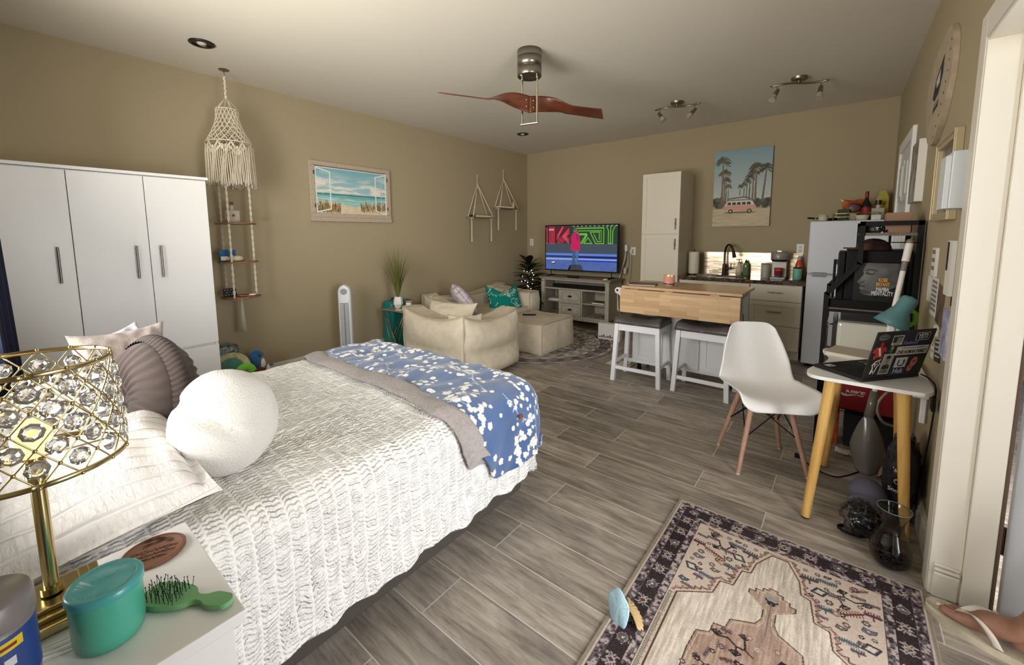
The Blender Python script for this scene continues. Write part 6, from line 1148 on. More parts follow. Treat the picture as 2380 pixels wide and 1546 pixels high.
# laptop with stickers
LO = Vector((.103, 2.368, DZT)); hx_ = Vector((.212, .264, 0)).normalized(); bd = Vector((-.264, .212, 0)).normalized(); LWd, LD = .335, .232; DKP = mat('laptop_black', (17, 17, 18), .5)
t = thing('laptop', 'black laptop with a lid full of stickers open on the white desk', 'laptop', LO); LM = basis((0, 0, 0), hx_, bd)
b = MB(); b.T = LM; b.box(0, LWd, 0, LD, .0005, .017); b.obj('base', DKP, t, .004, 3); b = MB(); b.T = LM
for j in range(5):
    for i in range(14): b.box(.03+i*.0197, .03+i*.0197+.0165, .03+j*.0195, .03+j*.0195+.0165, .0172, .0188)
kb = b.obj('keyboard', mat('key_black', (26, 26, 27), .6), t); kb['kind'] = 'stuff'; b = MB(); b.T = LM; b.box(.12, .22, .155, .215, .0172, .0176); b.obj('trackpad', mat('pad_black', (12, 12, 12), .3), t)
def ob(fn): b = MB(); b.T = LM; fn(b); return b
b = MB(); b.T = LM
for (x, y, w_, h_, mi) in ((.03, .175, .04, .03, 0), (.04, .18, .02, .01, 1), (.235, .16, .06, .012, 0), (.27, .185, .03, .022, 1), (.245, .19, .018, .018, 2)): b.box(x, x+w_, y, y+h_, .0171, .01745, mi)
b.obj('palmrest_stickers', [mat('st_white', (214, 212, 208), .5), mat('st_wine', (110, 50, 60), .5), mat('st_grey', (120, 120, 120), .5)], t)
th_ = R(13); lu = Vector((0, 0, 1))*math.cos(th_)-bd*math.sin(th_); ln_ = hx_.cross(lu); LM2 = basis((0, 0, .017), hx_, lu); LH = .228       # lid: x along hinge, y up the lid, z toward the room side
b = MB(); b.T = LM2; b.box(0, LWd, .001, LH, -.006, .0); lid = b.obj('lid', DKP, t, .003, 3)
b = MB(); b.T = LM2; b.box(.01, LWd-.01, .014, LH-.01, -.0068, -.0062); b.obj('screen', mat('screen_off', (6, 6, 8), .08), lid)
def sticker(fn, ms, nm='sticker'): b = MB(); b.T = LM2; fn(b); return b.obj(nm, ms, lid)
SWt, SBk, SNv, SRd, SGy, SPk, SVi = [mat('sticker_'+n_, c, .45) for n_, c in (('white', (216, 216, 208)), ('black', (16, 16, 17)), ('navy', (24, 34, 92)), ('red', (176, 42, 46)), ('grey', (112, 112, 112)), ('pink', (196, 120, 116)), ('violet', (120, 122, 190)))]
def flat(b, pts, z, mi): b.add([(x, y, z) for x, y in pts], [tuple(range(len(pts)))], mi, False)
def ovals(b, cx_, cy_, rx, ry, z, mi, n=24, a0=0): flat(b, [(cx_+rx*math.cos(a)*math.cos(a0)-ry*math.sin(a)*math.sin(a0), cy_+rx*math.cos(a)*math.sin(a0)+ry*math.sin(a)*math.cos(a0)) for a in [2*PI*k/n for k in range(n)]], z, mi)
def S1(b): ovals(b, .043, .202, .030, .015, .0003, 0); ovals(b, .043, .202, .026, .012, .0005, 1); ovals(b, .043, .202, .024, .010, .0006, 0); flat(b, [(.022, .200), (.064, .200), (.064, .2045), (.022, .2045)], .0008, 1)
sticker(S1, [SGy, SBk])
def S2(b): flat(b, [(.095, .160), (.155, .160), (.155, .207), (.095, .207)], .0004, 0); flat(b, [(.099, .172), (.151, .172), (.151, .203), (.099, .203)], .0006, 1); [flat(b, [(.12, .175+k*.0085), (.151, .175+k*.0085), (.151, .1785+k*.0085), (.12, .1785+k*.0085)], .0008, 0) for k in range(3)]; b.text('PELAGIC', .010, Matrix.Translation((.125, .1625, .0006)), 1, .0001, 'CENTER', bold=.0002)
sticker(S2, [SWt, SBk])
sticker(lambda b: b.text('Keelwood', .024, Matrix.Translation((.163, .160, .0004)) @ Matrix(((1, .3, 0, 0), (0, 1, 0, 0), (0, 0, 1, 0), (0, 0, 0, 1))), 0, .0001, wx=.85, bold=.0004), [SVi])
def S3(b): flat(b, rp([(.225, .176), (.305, .176), (.305, .215), (.225, .215)], .005, 3), .0004, 0); flat(b, rp([(.2275, .1785), (.3025, .1785), (.3025, .2125), (.2275, .2125)], .004, 3), .0006, 1); b.text('YETI', .033, Matrix.Translation((.265, .1845, .0007)), 0, .0001, 'CENTER', wx=.85, bold=.0008)
sticker(S3, [SWt, SBk])
def S4(b):
    ovals(b, .045, .130, .023, .028, .0004, 0); ovals(b, .045, .166, .008, .014, .0004, 0)
    for sx in (-1, 1): ovals(b, .045+sx*.026, .142, .008, .018, .0004, 0, 16, sx*.6); ovals(b, .045+sx*.020, .104, .006, .010, .0004, 0, 16, -sx*.5)
    flat(b, [(.030, .150), (.040, .154), (.060, .112), (.050, .108)], .0006, 1)
sticker(S4, [SRd, SWt])
def S5(b): ovals(b, .108, .142, .017, .018, .0004, 0); ovals(b, .110, .147, .008, .010, .0006, 1); ovals(b, .108, .130, .011, .006, .0006, 2)
sticker(S5, [mat('st_deep_blue', (30, 46, 80), .5), mat('st_yellow', (170, 164, 70), .5), mat('st_green', (70, 110, 110), .5)])
def S6(b): flat(b, [(.138, .107), (.325, .107), (.325, .150), (.138, .150)], .0004, 0); b.text('ONE HUMAN FAMILY', .0255, Matrix.Translation((.231, .113, .0006)), 1, .0001, 'CENTER', wx=.70, bold=.0008); b.text('ALL PEOPLE ARE CREATED EQUAL MEMBERS OF', .0068, Matrix.Translation((.231, .139, .0006)), 1, .0001, 'CENTER', wx=.92, bold=.0001)
sticker(S6, [SWt, SBk])
def S7(b): flat(b, [(.077, .016), (.137, .016), (.137, .118), (.077, .118)], .0006, 0); flat(b, [(.080, .019), (.134, .019), (.134, .115), (.080, .115)], .0008, 1); ovals(b, .108, .088, .0115, .017, .0010, 2); flat(b, [(.096, .094), (.120, .094), (.119, .106), (.108, .110), (.097, .106)], .0012, 3); flat(b, [(.103, .064), (.113, .064), (.113, .076), (.103, .076)], .0010, 2); flat(b, [(.083, .022), (.131, .022), (.128, .060), (.114, .068), (.102, .068), (.087, .060)], .0010, 4); flat(b, [(.090, .044), (.126, .044), (.126, .060), (.090, .060)], .0013, 3); ovals(b, .094, .036, .008, .006, .0014, 2); ovals(b, .122, .036, .008, .006, .0014, 2)
sticker(S7, [SWt, mat('st_photo_bg', (176, 176, 166), .5), mat('st_photo_skin', (140, 140, 132), .5), SBk, mat('st_photo_coat', (90, 92, 84), .5)])
def S8(b):
    b.tube([(.030, .022, .0008), (.036, .052, .0008), (.028, .066, .0008), (.044, .084, .0008), (.066, .094, .0008), (.060, .080, .0008), (.072, .072, .0008), (.058, .060, .0008), (.054, .034, .0008), (.048, .022, .0008), (.042, .040, .0008), (.030, .022, .0008)], .0018, 6); b.tube([(.040, .062, .0008), (.056, .074, .0008)], .0016, 6).tube([(.046, .056, .0008), (.040, .076, .0008)], .0014, 6)
sticker(S8, [SWt])
def S9(b): flat(b, [(.150, .010), (.232, .010), (.232, .098), (.150, .098)], .0004, 0); flat(b, [(.157, .044), (.225, .044), (.225, .094), (.157, .094)], .0006, 1); b.T = LM2; b.tube([(.176, .084, .0009), (.174, .060, .0009), (.182, .053, .0009), (.200, .053, .0009), (.207, .060, .0009), (.209, .082, .0009)], .0026, 6, mi=0); b.tube([(.209, .082, .0009), (.202, .074, .0009)], .0026, 6, mi=0); b.text('Huk', .036, Matrix.Translation((.191, .014, .0007)), 1, .0001, 'CENTER', wx=.95, bold=.0002)
sticker(S9, [SNv, SWt])
def S10(b): ovals(b, .268, .066, .019, .026, .0005, 0, 20, -.2); ovals(b, .256, .036, .015, .018, .0005, 0); ovals(b, .268, .070, .010, .006, .0008, 1); ovals(b, .258, .040, .008, .004, .0008, 1)
sticker(S10, [SPk, SRd])
oitem('laptop_charger_cable', 'black charger cable dropping from the right edge of the desk', 'cable', MB().tube(smooth_path([(.318, 2.62, .735), (.335, 2.56, .737), (.351, 2.50, .72), (.352, 2.48, .64), (.350, 2.50, .5), (.345, 2.55, .3), (.335, 2.56, .20)]), .003, 7).box(.34, .352, 2.45, 2.50, .62, .68), BLACK, (0, 0, 0))
book('notebook', 'white and tan spiral notebook on the far end of the desk', (.075, 2.875, DZT+.0005), (.20, .20, .022), R(-14), (206, 196, 180))
# desk lamp
t = thing('desk_lamp', 'teal desk lamp with white stem at the back of the desk', 'lamp', (.225, 2.83, DZT+.0005)); MB().lathe([(0, 0), (.052, 0), (.055, .006), (.05, .014), (0, .018)], 32).obj('base', mat('lamp_white', (220, 218, 212), .4), t); MB().cyl((0, 0, .015), (0, 0, .20), .012, n=18).obj('stem', mat('lamp_white', (220, 218, 212), .4), t); MB().tube(smooth_path([(0, 0, .19), (.015, .0, .25), (.035, 0, .30)]), .008, 8).obj('neck', BLACK, t)
TL = mat('lamp_teal', (84, 128, 132), .5); ax = Vector((.42, .10, .90)).normalized(); C_ = Vector((-.012, -.01, .195)); b = MB(); b.T = Matrix.Translation(C_) @ ax.to_track_quat('Z', 'Y').to_matrix().to_4x4(); b.lathe([(.074, 0), (.064, .03), (.044, .07), (.035, .085), (.034, .15), (.028, .162), (0, .168)], 40); b.obj('lamp_shade', TL, t, solid=.002)
t = thing('small_fan', 'small lime green fan with dark grille behind the teal lamp', 'fan', (.262, 2.945, DZT+.0005)); LG = mat('lime_green', (130, 196, 50), .4); MB().lathe([(0, 0), (.04, 0), (.042, .01), (0, .014)], 28).cyl((0, 0, .01), (0, 0, .17), .01, n=12).obj('stand', LG, t)
b = MB(); b.tube([(.058*math.cos(a), 0, .225+.058*math.sin(a)) for a in [k*PI/4+PI/8 for k in range(8)]], .012, 8, True); b.obj('housing', LG, t); b = MB(); [b.tube([(-.05, -.008, .225+k*.01), (.05, -.008, .225+k*.01)], .002, 5) for k in range(-5, 6)]; b.obj('grille', BLACK, t)
# ---------------- white shell chair
CC = Vector((-.318, 2.826, 0)); f_ = Vector((.49, -.872, 0)); s_v = Vector((.872, .49, 0)); t = thing('shell_chair', 'white moulded shell chair on slim wooden legs in front of the desk', 'chair', CC); SC = mat('chair_white', (236, 234, 232), .38)
prof = smooth_path([(.245, .405, 0), (.228, .440, 0), (.17, .452, 0), (.05, .442, 0), (-.06, .432, 0), (-.135, .445, 0), (-.175, .500, 0), (-.205, .60, 0), (-.232, .70, 0), (-.250, .775, 0), (-.258, .815, 0)], 6); wid = smooth_path([(.205, 0), (.222, 0), (.232, 0), (.236, 0), (.236, 0), (.232, 0), (.222, 0), (.205, 0), (.178, 0), (.150, 0), (.138, 0)], 6)
def shellf(u, v):
    a = u*2-1; ve = v*(1-.07*abs(a)**5)+.07*abs(a)**5*(1-v) if v < .5 else v-(.09*abs(a)**5)*(v-.5)*2; x = ve*(len(prof)-1); i = min(int(x), len(prof)-2); q = x-i; d, z, _ = [prof[i][k]*(1-q)+prof[i+1][k]*q for k in range(3)]; w_ = wid[i][0]*(1-q)+wid[i+1][0]*q
    bk = min(1, max(0, (ve-.42)/.25)); ft = 1-bk; e = abs(a)**2.6; fr = min(1, max(0, ve/.14)); z2 = z+.055*e*ft*fr-.012*(1-fr)*e; d2 = d+.062*e*bk*(1-.55*max(0, (ve-.7)/.3)); aw = a*(w_-.012*e); return s_v*aw+f_*d2+Vector((0, 0, z2))
MB().grid(shellf, 30, 50).obj('seat_shell', SC, t, solid=.007)
LGW = mat('walnut_pink_wood', (190, 150, 128), .45, var=((170, 130, 108), 6), stretch=(10, 10, 1)); feet = [Vector((-.563, 2.885, 0))-CC, Vector((-.242, 3.065, 0))-CC, Vector((-.394, 2.58, 0))-CC, Vector((-.075, 2.776, 0))-CC]; tops = []
for p_ in feet: a = p_*.50+Vector((0, 0, .43)); tops.append(a); MB().cyl(p_+Vector((0, 0, .008)), a, .0115, .0165, n=18).cyl(p_, p_+Vector((0, 0, .008)), .010, n=14, mi=1).obj('leg', [LGW, mat('foot_cap', (220, 216, 208), .4)], t)
b = MB(); mid = [p_+(a-p_)*.48 for p_, a in zip(feet, tops)]; tp = [a+Vector((0, 0, -.03)) for a in tops]
for i, j in ((0, 1), (1, 3), (3, 2), (2, 0)): b.cyl(mid[i], tp[j], .0035, n=8).cyl(mid[j], tp[i], .0035, n=8)
for i, j in ((0, 1), (2, 3)): b.box(-.001, .001, -.001, .001, .3, .301)
b.cyl(tp[0], tp[3], .004, n=8).cyl(tp[1], tp[2], .004, n=8); b.obj('wire_struts', BLACKM, t); b = MB()
for a in tops: b.cyl(a+Vector((0, 0, -.035))-f_*.0-a.normalized()*-.0, a+Vector((0, 0, -.033)), .017, n=16)
b.obj('leg_collars', BLACKM, t)
# ---------------- on the right wall
oitem('surfboard_sign', 'x', 'x', MB(), ATT, (0, 0, 0)) if False else None
ct = [(2.962, 2.375), (3.08, 2.395), (3.25, 2.385), (3.40, 2.36), (3.53, 2.31), (3.60, 2.24), (3.615, 2.15), (3.58, 2.05), (3.50, 1.95), (3.40, 1.885), (3.30, 1.865), (3.20, 1.875), (3.10, 1.915), (3.00, 1.975), (2.92, 2.06), (2.875, 2.15), (2.87, 2.24), (2.90, 2.32)]
t = thing('wall_board', 'rounded wooden board with a dark printed emblem high on the right wall', 'sign', (0, 0, 0)); b = MB(); b.T = Matrix(((0, 0, -1, RX-.001), (1, 0, 0, 0), (0, 1, 0, 0), (0, 0, 0, 1))); b.prism(smooth_path(ct+[ct[0]], 4)[:-1], 0, .022, sm=True); b.obj('board', mat('aged_wood_board', (182, 167, 142), .7, var=((164, 148, 124), 14)), t, .002)
b = MB(); b.T = Matrix(((0, 0, -1, RX-.0235), (1, 0, 0, 0), (0, 1, 0, 0), (0, 0, 0, 1)))
for i in range(10): q = i/9; b.lathe([(.007, 0), (.006, .001), (0, .001)], 10, c=(2.93+.30*q*q, 2.30-.40*q, 0))
b.obj('pegs', mat('peg_dark', (70, 58, 48), .7), t); b = MB(); b.T = Matrix(((0, 0, -1, RX-.0238), (1, 0, 0, 0), (0, 1, 0, 0), (0, 0, 0, 1))); flat(b, [(3.10, 2.29), (3.30, 2.22), (3.38, 2.13), (3.30, 2.10), (3.18, 2.12), (3.10, 2.20)], 0, 0); flat(b, [(3.17, 2.24), (3.29, 2.20), (3.26, 2.16), (3.17, 2.17)], .0006, 1); flat(b, [(3.17, 2.085), (3.33, 2.075), (3.33, 2.04), (3.17, 2.05)], 0, 0); flat(b, [(3.18, 2.075), (3.32, 2.066), (3.32, 2.062), (3.18, 2.071)], .0006, 1); b.obj('emblem', [mat('emblem_dark', (40, 38, 38), .6), mat('emblem_light', (190, 190, 190), .6)], t)
t = thing('framed_picture', 'gold-framed picture on the right wall beside the doorway', 'picture', (RX, 2.775, 1.63)); b = MB(); b.box(-.026, -.001, -.225, .225, .155, .19).box(-.026, -.001, -.225, .225, -.19, -.155).box(-.026, -.001, -.225, -.19, -.155, .155).box(-.026, -.001, .19, .225, -.155, .155).box(-.031, -.026, -.225, .225, .18, .19).box(-.031, -.026, -.225, .225, -.19, -.18).box(-.031, -.026, -.225, -.215, -.18, .18).box(-.031, -.026, .215, .225, -.18, .18); b.obj('frame', mat('brass_frame', (196, 182, 146), .4, .5), t, .001); MB().box(-.010, -.002, -.19, .19, -.155, .155).obj('print', mat('dark_photo', (96, 78, 66), .4, var=((150, 140, 130), 8)), t)
t = thing('canvas_picture', 'thick white-edged canvas on the right wall beyond the gold frame', 'picture', (RX, 3.76, 1.77)); MB().box(-.04, -.001, -.15, .15, -.19, .19).obj('stretcher', mat('canvas_white', (222, 218, 208), .7), t); MB().box(-.0415, -.0402, -.15, .15, -.19, .19).obj('painting', mat('painting_mixed', (110, 76, 64), .6, var=((170, 176, 170), 9)), t)
t = thing('wall_box', 'plain pale grey box fixed to the right wall next to the doorway trim', 'wall box', (RX, 2.36, 1.58)); MB().box(-.062, -.001, -.07, .06, -.105, .11).obj('box', mat('pale_grey_panel', (206, 210, 212), .45), t, .003); MB().box(-.078, -.062, -.055, .06, -.105, .095).obj('cover', mat('pale_grey_panel', (206, 210, 212), .45), t, .002)
def paper(name, label, cat, y0, y1, z0, z1, m, th=.002, extra=None, rot=0):
    b = MB(); b.box(-th, -.0005, -(y1-y0)/2, (y1-y0)/2, -(z1-z0)/2, (z1-z0)/2)
    if extra: b.k = 1; extra(b, th, (y1-y0)/2, (z1-z0)/2)
    o = b.obj(name, m); o.location = (RX, (y0+y1)/2, (z0+z1)/2); o.rotation_euler = (rot, 0, 0); return tag(o, label, cat, 'papers pinned to the right wall')
PW = mat('paper_wall', (214, 210, 202), .8); PG = mat('print_grey', (120, 118, 114), .8); PK = mat('print_black', (20, 20, 22), .6); PBn = mat('photo_brown', (120, 92, 70), .6, var=((70, 52, 42), 14))
bars = lambda n_, hgt: (lambda b, th, hy, hz: [b.box(-th-.0006, -th-.0001, -hy*.8, hy*.8, hz*(.85-1.7*k/n_)-hgt, hz*(.85-1.7*k/n_)) for k in range(n_)])
paper('wall_card', 'white-edged card at the top of the papers on the right wall', 'card', 2.85, 2.95, 1.17, 1.31, [PW, PG], .012, bars(3, .02)); paper('printed_sheet', 'sheet with grey printed rows on the right wall above the laptop', 'paper', 2.78, 2.95, .98, 1.165, [PW, PG], .002, bars(7, .014)); paper('blank_sheet', 'plain pale sheet farthest back on the right wall behind the desk', 'paper', 2.97, 3.08, 1.03, 1.16, [PW, PG]); paper('pinned_photo', 'brown photograph pinned on the right wall above the laptop', 'photo', 2.60, 2.765, .96, 1.14, [PBn, PG], .002, None, R(6)); paper('wall_card', 'white folded card just under the brown photograph', 'card', 2.66, 2.78, .90, .955, [PW, PG], .002, None, R(-10)); paper('striped_sticker', 'black card with white bars beside the top of the laptop lid', 'card', 2.56, 2.70, .80, .90, [PK, PW], .002, bars(4, .007), R(-8)); paper('tall_wall_rack', 'tall white holder with dark slot nearest the doorway trim', 'holder', 2.46, 2.56, 1.12, 1.35, [PW, PK], .014, lambda b, th, hy, hz: b.box(-th-.0006, -th-.0001, hy*.2, hy*.9, -hz*.1, hz*.95)); paper('plastic_wrap', 'crumpled lilac-white plastic pocket hanging on the right wall', 'plastic pocket', 2.41, 2.53, .86, 1.06, [mat('plastic_lilac', (206, 204, 228), .2, var=((150, 150, 190), 22)), PW], .012, None, R(5)); paper('wall_card', 'small dark tab between the holder and the lilac pocket', 'card', 2.44, 2.47, 1.08, 1.12, [PK, PW]); paper('small_tag', 'small white tag low on the wall behind the laptop lid', 'tag', 2.72, 2.80, .79, .86, [PW, PK], .002, bars(2, .004))
# ---------------- floor clutter under the desk
t = thing('glass_vase', 'smoked clear glass vase standing on the floor by the doorway', 'vase', (.235, 2.235, 0)); 
MB().lathe([(0, .004), (.045, .003), (.062, .02), (.070, .055), (.066, .09), (.048, .13), (.036, .165), (.036, .19), (.046, .225), (.055, .248)], 48).obj('body', mat('thin_smoke_glass', (150, 152, 146), .03, trans=1, ior=1.02, coat=.8), t); MB().tube([(.055*math.cos(a), .055*math.sin(a), .249) for a in [k*PI/24 for k in range(48)]], .0022, 6, True).obj('rim', mat('thin_smoke_rim', (110, 116, 108), .1, alpha=.8), t)
rg = random.Random(31)
def blob(name, label, cat, loc, r, m, amp=.25, sc=3, seed=0, rz=0): return oitem(name, label, cat, MB().ell((0, 0, 0), r, 40, fn=lambda d: 1+amp*nz(d.x*sc+seed, d.y*sc, d.z*sc)+amp*.4*nz(d.x*sc*3+seed, d.y*sc*3, d.z*sc*3)), m, loc, rz)
blob('black_bag', 'black fabric bag with pale script slumped against the right wall', 'bag', (.288, 2.655, .205), (.065, .13, .20), mat('bag_black', (18, 18, 20), .7), .18, 3, 2); bb = bpy.data.objects['black_bag']; b = MB(); M_ = basis((-.045, -.150, .02), (.85, -.35, 0), (0, 0, 1)); b.text("'s", .03, M_ @ Matrix.Translation((.0, .065, .0)), 0, .0003).text('Snooze', .026, M_ @ Matrix.Translation((-.012, -.03, .0)), 0, .0003).tube([M_ @ Vector((.02+.014*math.cos(a)*(1-a*.05), .02+.014*math.sin(a)*(1-a*.05), 0)) for a in [k*.5 for k in range(20)]], .0012, 5); b.obj('lettering', mat('print_white', (206, 206, 204), .5), bb)
PLS = mat('clear_plastic_bag', (196, 198, 204), .15, trans=1, ior=1.03, coat=1, bump=(24, .8, .03))
blob('plastic_bag', 'clear crumpled plastic bag draped over the black bag', 'bag', (.29, 2.60, .30), (.055, .11, .15), PLS, .35, 4, 7); blob('plastic_bag', 'clear crumpled plastic bag on the floor left of the smoked vase', 'bag', (.135, 2.375, .085), (.065, .07, .075), PLS, .4, 5, 11)
t = thing('glass_pebbles', 'dark pebbles lying in the bottom of the smoked vase', 'pebbles', (.235, 2.235, .008)); t['kind'] = 'stuff'; b = MB()
for k in range(70): a, r_ = k*2.4, .052*math.sqrt((k % 35)/35); b.ell((r_*math.cos(a), r_*math.sin(a), .012+.014*(k//24)+.004*math.sin(k)), (.011, .009, .007), 8)
b.obj('pebbles', mat('pebble_dark', (52, 48, 46), .25, var=((110, 104, 96), 30)), t)
t = thing('sun_visor', 'grey-lilac cap brim on the pile behind the smoked vase', 'cap', (.165, 2.50, .13)); VM = mat('visor_grey', (92, 90, 106), .7); MB().ell((0, .03, 0), (.075, .075, .075), 24, fn=lambda d: 1 if d.z > -.2 else .7).obj('crown', VM, t); b = MB(); b.grid(lambda u, v: ((u-.5)*.15, -.03-.085*v*math.cos((u-.5)*2.4), .03-.03*v-.045*(2*u-1)**2), 20, 8); b.obj('brim', VM, t, solid=.004)
blob('dark_cap', 'dark blue cap with white label at the front of the pile', 'cap', (.16, 2.43, .055), (.06, .055, .05), mat('cap_navy', (20, 22, 34), .7), .25, 3, 4); b = MB(); b.box(-.055, -.030, -.066, -.063, .02, .055); b.obj('label', PW, bpy.data.objects['dark_cap'])
oitem('visor_piece', 'dark curved plastic visor piece lying on the floor by the pile', 'visor', MB().tube([(.05*math.cos(a), .03*math.sin(a), .006) for a in [2.2+k*.22 for k in range(18)]], .006, 8), BLACK, (.115, 2.38, 0))
oitem('floor_cable', 'black cable with small plug crossing the floor under the desk', 'cable', MB().tube(smooth_path([(-.09, 2.96, .004), (-.036, 2.905, .004), (.04, 2.88, .004), (.10, 2.94, .004), (.182, 3.07, .004), (.25, 3.06, .004), (.29, 2.98, .004), (.30, 2.9, .004)]), .0035, 7).box(-.155, -.11, 3.00, 3.03, .0, .018).tube([(-.125, 3.01, .008), (-.09, 2.96, .004)], .0035, 7), BLACK, (0, 0, 0))
t = thing('power_strip', 'white power strip mounted under the right edge of the desk', 'power strip', (RX-.03, 2.78, .60)); MB().box(-.03, .028, -.09, .06, 0, .035).box(.0, .02, -.09, -.07, -.12, 0).obj('strip', WPAINT, t, .003)
# ---------------- area rug by the door, woven pattern kept in vertex colours
RW, RL = .918, 1.45; A = Art(RW, RL, .0022, (196, 178, 156)); rg = random.Random(77); cxr = RW/2
DK, MD, LT, CR1, RD, PKc, BL_ = (56, 46, 48), (96, 84, 88), (176, 162, 158), (206, 190, 166), (112, 62, 58), (178, 142, 130), (82, 94, 102)
A.add(A.noise(.03, 16, .008)); A.rect(0, RW, 0, RL, (150, 138, 124)); A.rect(.012, RW-.012, .012, RL-.012, (196, 184, 168)); A.rect(.018, RW-.018, .018, RL-.018, MD)
def ringband(i0, i1, col):
    A.rect(i0, RW-i0, RL-i1, RL-i0, col); A.rect(i0, RW-i0, i0, i1, col); A.rect(i0, i1, i0, RL-i0, col); A.rect(RW-i1, RW-i0, i0, RL-i0, col)
ringband(.018, .050, (104, 92, 96)); ringband(.050, .105, DK); ringband(.105, .135, (110, 98, 100)); A.rect(.135, RW-.135, .135, RL-.135, (204, 186, 170))
bandmask = (np.minimum(np.minimum(A.X, RW-A.X), np.minimum(A.Y, RL-A.Y)) < .135); nn = A.noise(.012, 1, .012, oct=3); dd = np.minimum(np.minimum(A.X, RW-A.X), np.minimum(A.Y, RL-A.Y))
guard = ((dd > .02) & (dd < .048)) | ((dd > .107) & (dd < .133)); A.a = np.where((guard & (nn > .12))[..., None], np.array((182, 166, 162)), A.a); A.a = np.where((guard & (nn < -.22))[..., None], np.array((58, 48, 52)), A.a)
for i_ in (.050, .105, .135): 
    for w_, c in ((.0028, (52, 42, 44)),): A.line([(i_, i_), (RW-i_, i_), (RW-i_, RL-i_), (i_, RL-i_)], w_, c, closed=True)
def motif(x, y, kind, col, s=1., a=0):
    ca, sa = math.cos(a), math.sin(a); T = lambda p: (x+s*(p[0]*ca-p[1]*sa), y+s*(p[0]*sa+p[1]*ca))
    L = lambda pts, w, c=col, cl=False: A.line([T(p) for p in pts], w*s*1.6, c, closed=cl)
    if kind == 'flower':
        for k in range(6): q = k*PI/3; p = T((.010*math.cos(q), .010*math.sin(q))); A.disc(*p, .0055*s, col)
        A.disc(x, y, .006*s, (226, 212, 190)); A.disc(x, y, .003*s, DK)
    if kind == 'rosette': A.disc(x, y, .017*s, col); A.disc(x, y, .011*s, BL_); A.disc(x, y, .005*s, (200, 190, 176)); A.line([T((.019*math.cos(k*.6), .019*math.sin(k*.6))) for k in range(11)], .002*s, LT)
    if kind == 'spider':
        L([(0, -.016), (.012, 0), (0, .016), (-.012, 0)], .0035, col, True)
        for sx in (-1, 1):
            for sy in (-1, 1): L([(sx*.006, sy*.008), (sx*.018, sy*.014), (sx*.018, sy*.024)], .003); L([(sx*.012, 0), (sx*.024, sy*.008)], .003)
        A.disc(x, y, .004*s, RD)
    if kind == 'leaf':
        L([(-.030, 0), (.030, 0)], .006)
        for k in range(9): q = -.028+k*.007; L([(q, -.011), (q+.004, .011)], .0025)
    if kind == 'comb':
        L([(-.022, 0), (.022, 0)], .010)
        for k in range(6): q = -.022+k*.009; L([(q, 0), (q, .018)], .003)
        L([(0, 0), (0, -.024)], .004)
    if kind == 'diamond': A.poly([T(p) for p in ((-.032, 0), (0, -.022), (.032, 0), (0, .022))], (62, 66, 72)); A.poly([T(p) for p in ((-.022, 0), (0, -.014), (.022, 0), (0, .014))], (150, 146, 140)); [A.disc(*T(p), .0055*s, (212, 200, 182)) for p in ((-.008, 0), (.008, 0), (0, .006), (0, -.006))]; A.line([T(p) for p in ((-.032, 0), (0, -.022), (.032, 0), (0, .022))], .0024, DK, closed=True)
    if kind == 'branch':
        L([(-.055, .015), (-.02, .02), (.005, -.002), (.03, -.004), (.03, .03)], .004); L([(.005, -.002), (0, -.035)], .004); L([(.03, -.004), (.05, -.02)], .003)
        for px, py in ((-.055, .015), (.03, .034), (0, -.038)):
            for k in range(-2, 3): q = PI/2+k*.45; L([(px, py), (px+.022*math.cos(q), py+.022*math.sin(q))], .003)
            L([(px-.018, py+.012), (px, py+.022), (px+.018, py+.012)], .0022)
    if kind == 'feather':
        L([(-.035, 0), (.04, .012)], .004, RD)
        for k in range(8): q = -.03+k*.009; L([(q, 0), (q+.004, .014)], .0022, RD); L([(q, 0), (q+.006, -.010)], .0022, RD)
        L([(.03, -.012), (.05, .01), (.03, .03)], .003)
    if kind == 'bird': A.poly([T(p) for p in ((-.02, -.006), (.0, -.014), (.02, -.004), (.026, .012), (.008, .008), (-.012, .014))], col); A.line([T(p) for p in ((-.02, -.006), (.0, -.014), (.02, -.004), (.026, .012), (.008, .008), (-.012, .014))], .0022, DK, closed=True); A.disc(*T((.0, .0)), .004*s, (206, 192, 172))
for i in range(44):                          # main border motifs
    q = i/44*(2*(RW-.155)+2*(RL-.155)); w_, h_ = RW-.155, RL-.155
    if q < w_: p = (.0775+q, .0775); a = 0
    elif q < w_+h_: p = (RW-.0775, .0775+q-w_); a = PI/2
    elif q < 2*w_+h_: p = (RW-.0775-(q-w_-h_), RL-.0775); a = PI
    else: p = (.0775, RL-.0775-(q-2*w_-h_)); a = -PI/2
    motif(*p, 'rosette' if i % 3 == 0 else 'spider', LT if i % 3 else (96, 84, 84), .95, a)
    for k in range(15): x, y = p[0]+rg.uniform(-.028, .028), p[1]+rg.uniform(-.025, .025); A.line([(x, y), (x+rg.uniform(-.009, .009), y+rg.uniform(-.009, .009))], .0030, rg.choice([(150, 136, 132), (196, 180, 170), (96, 80, 82)]))
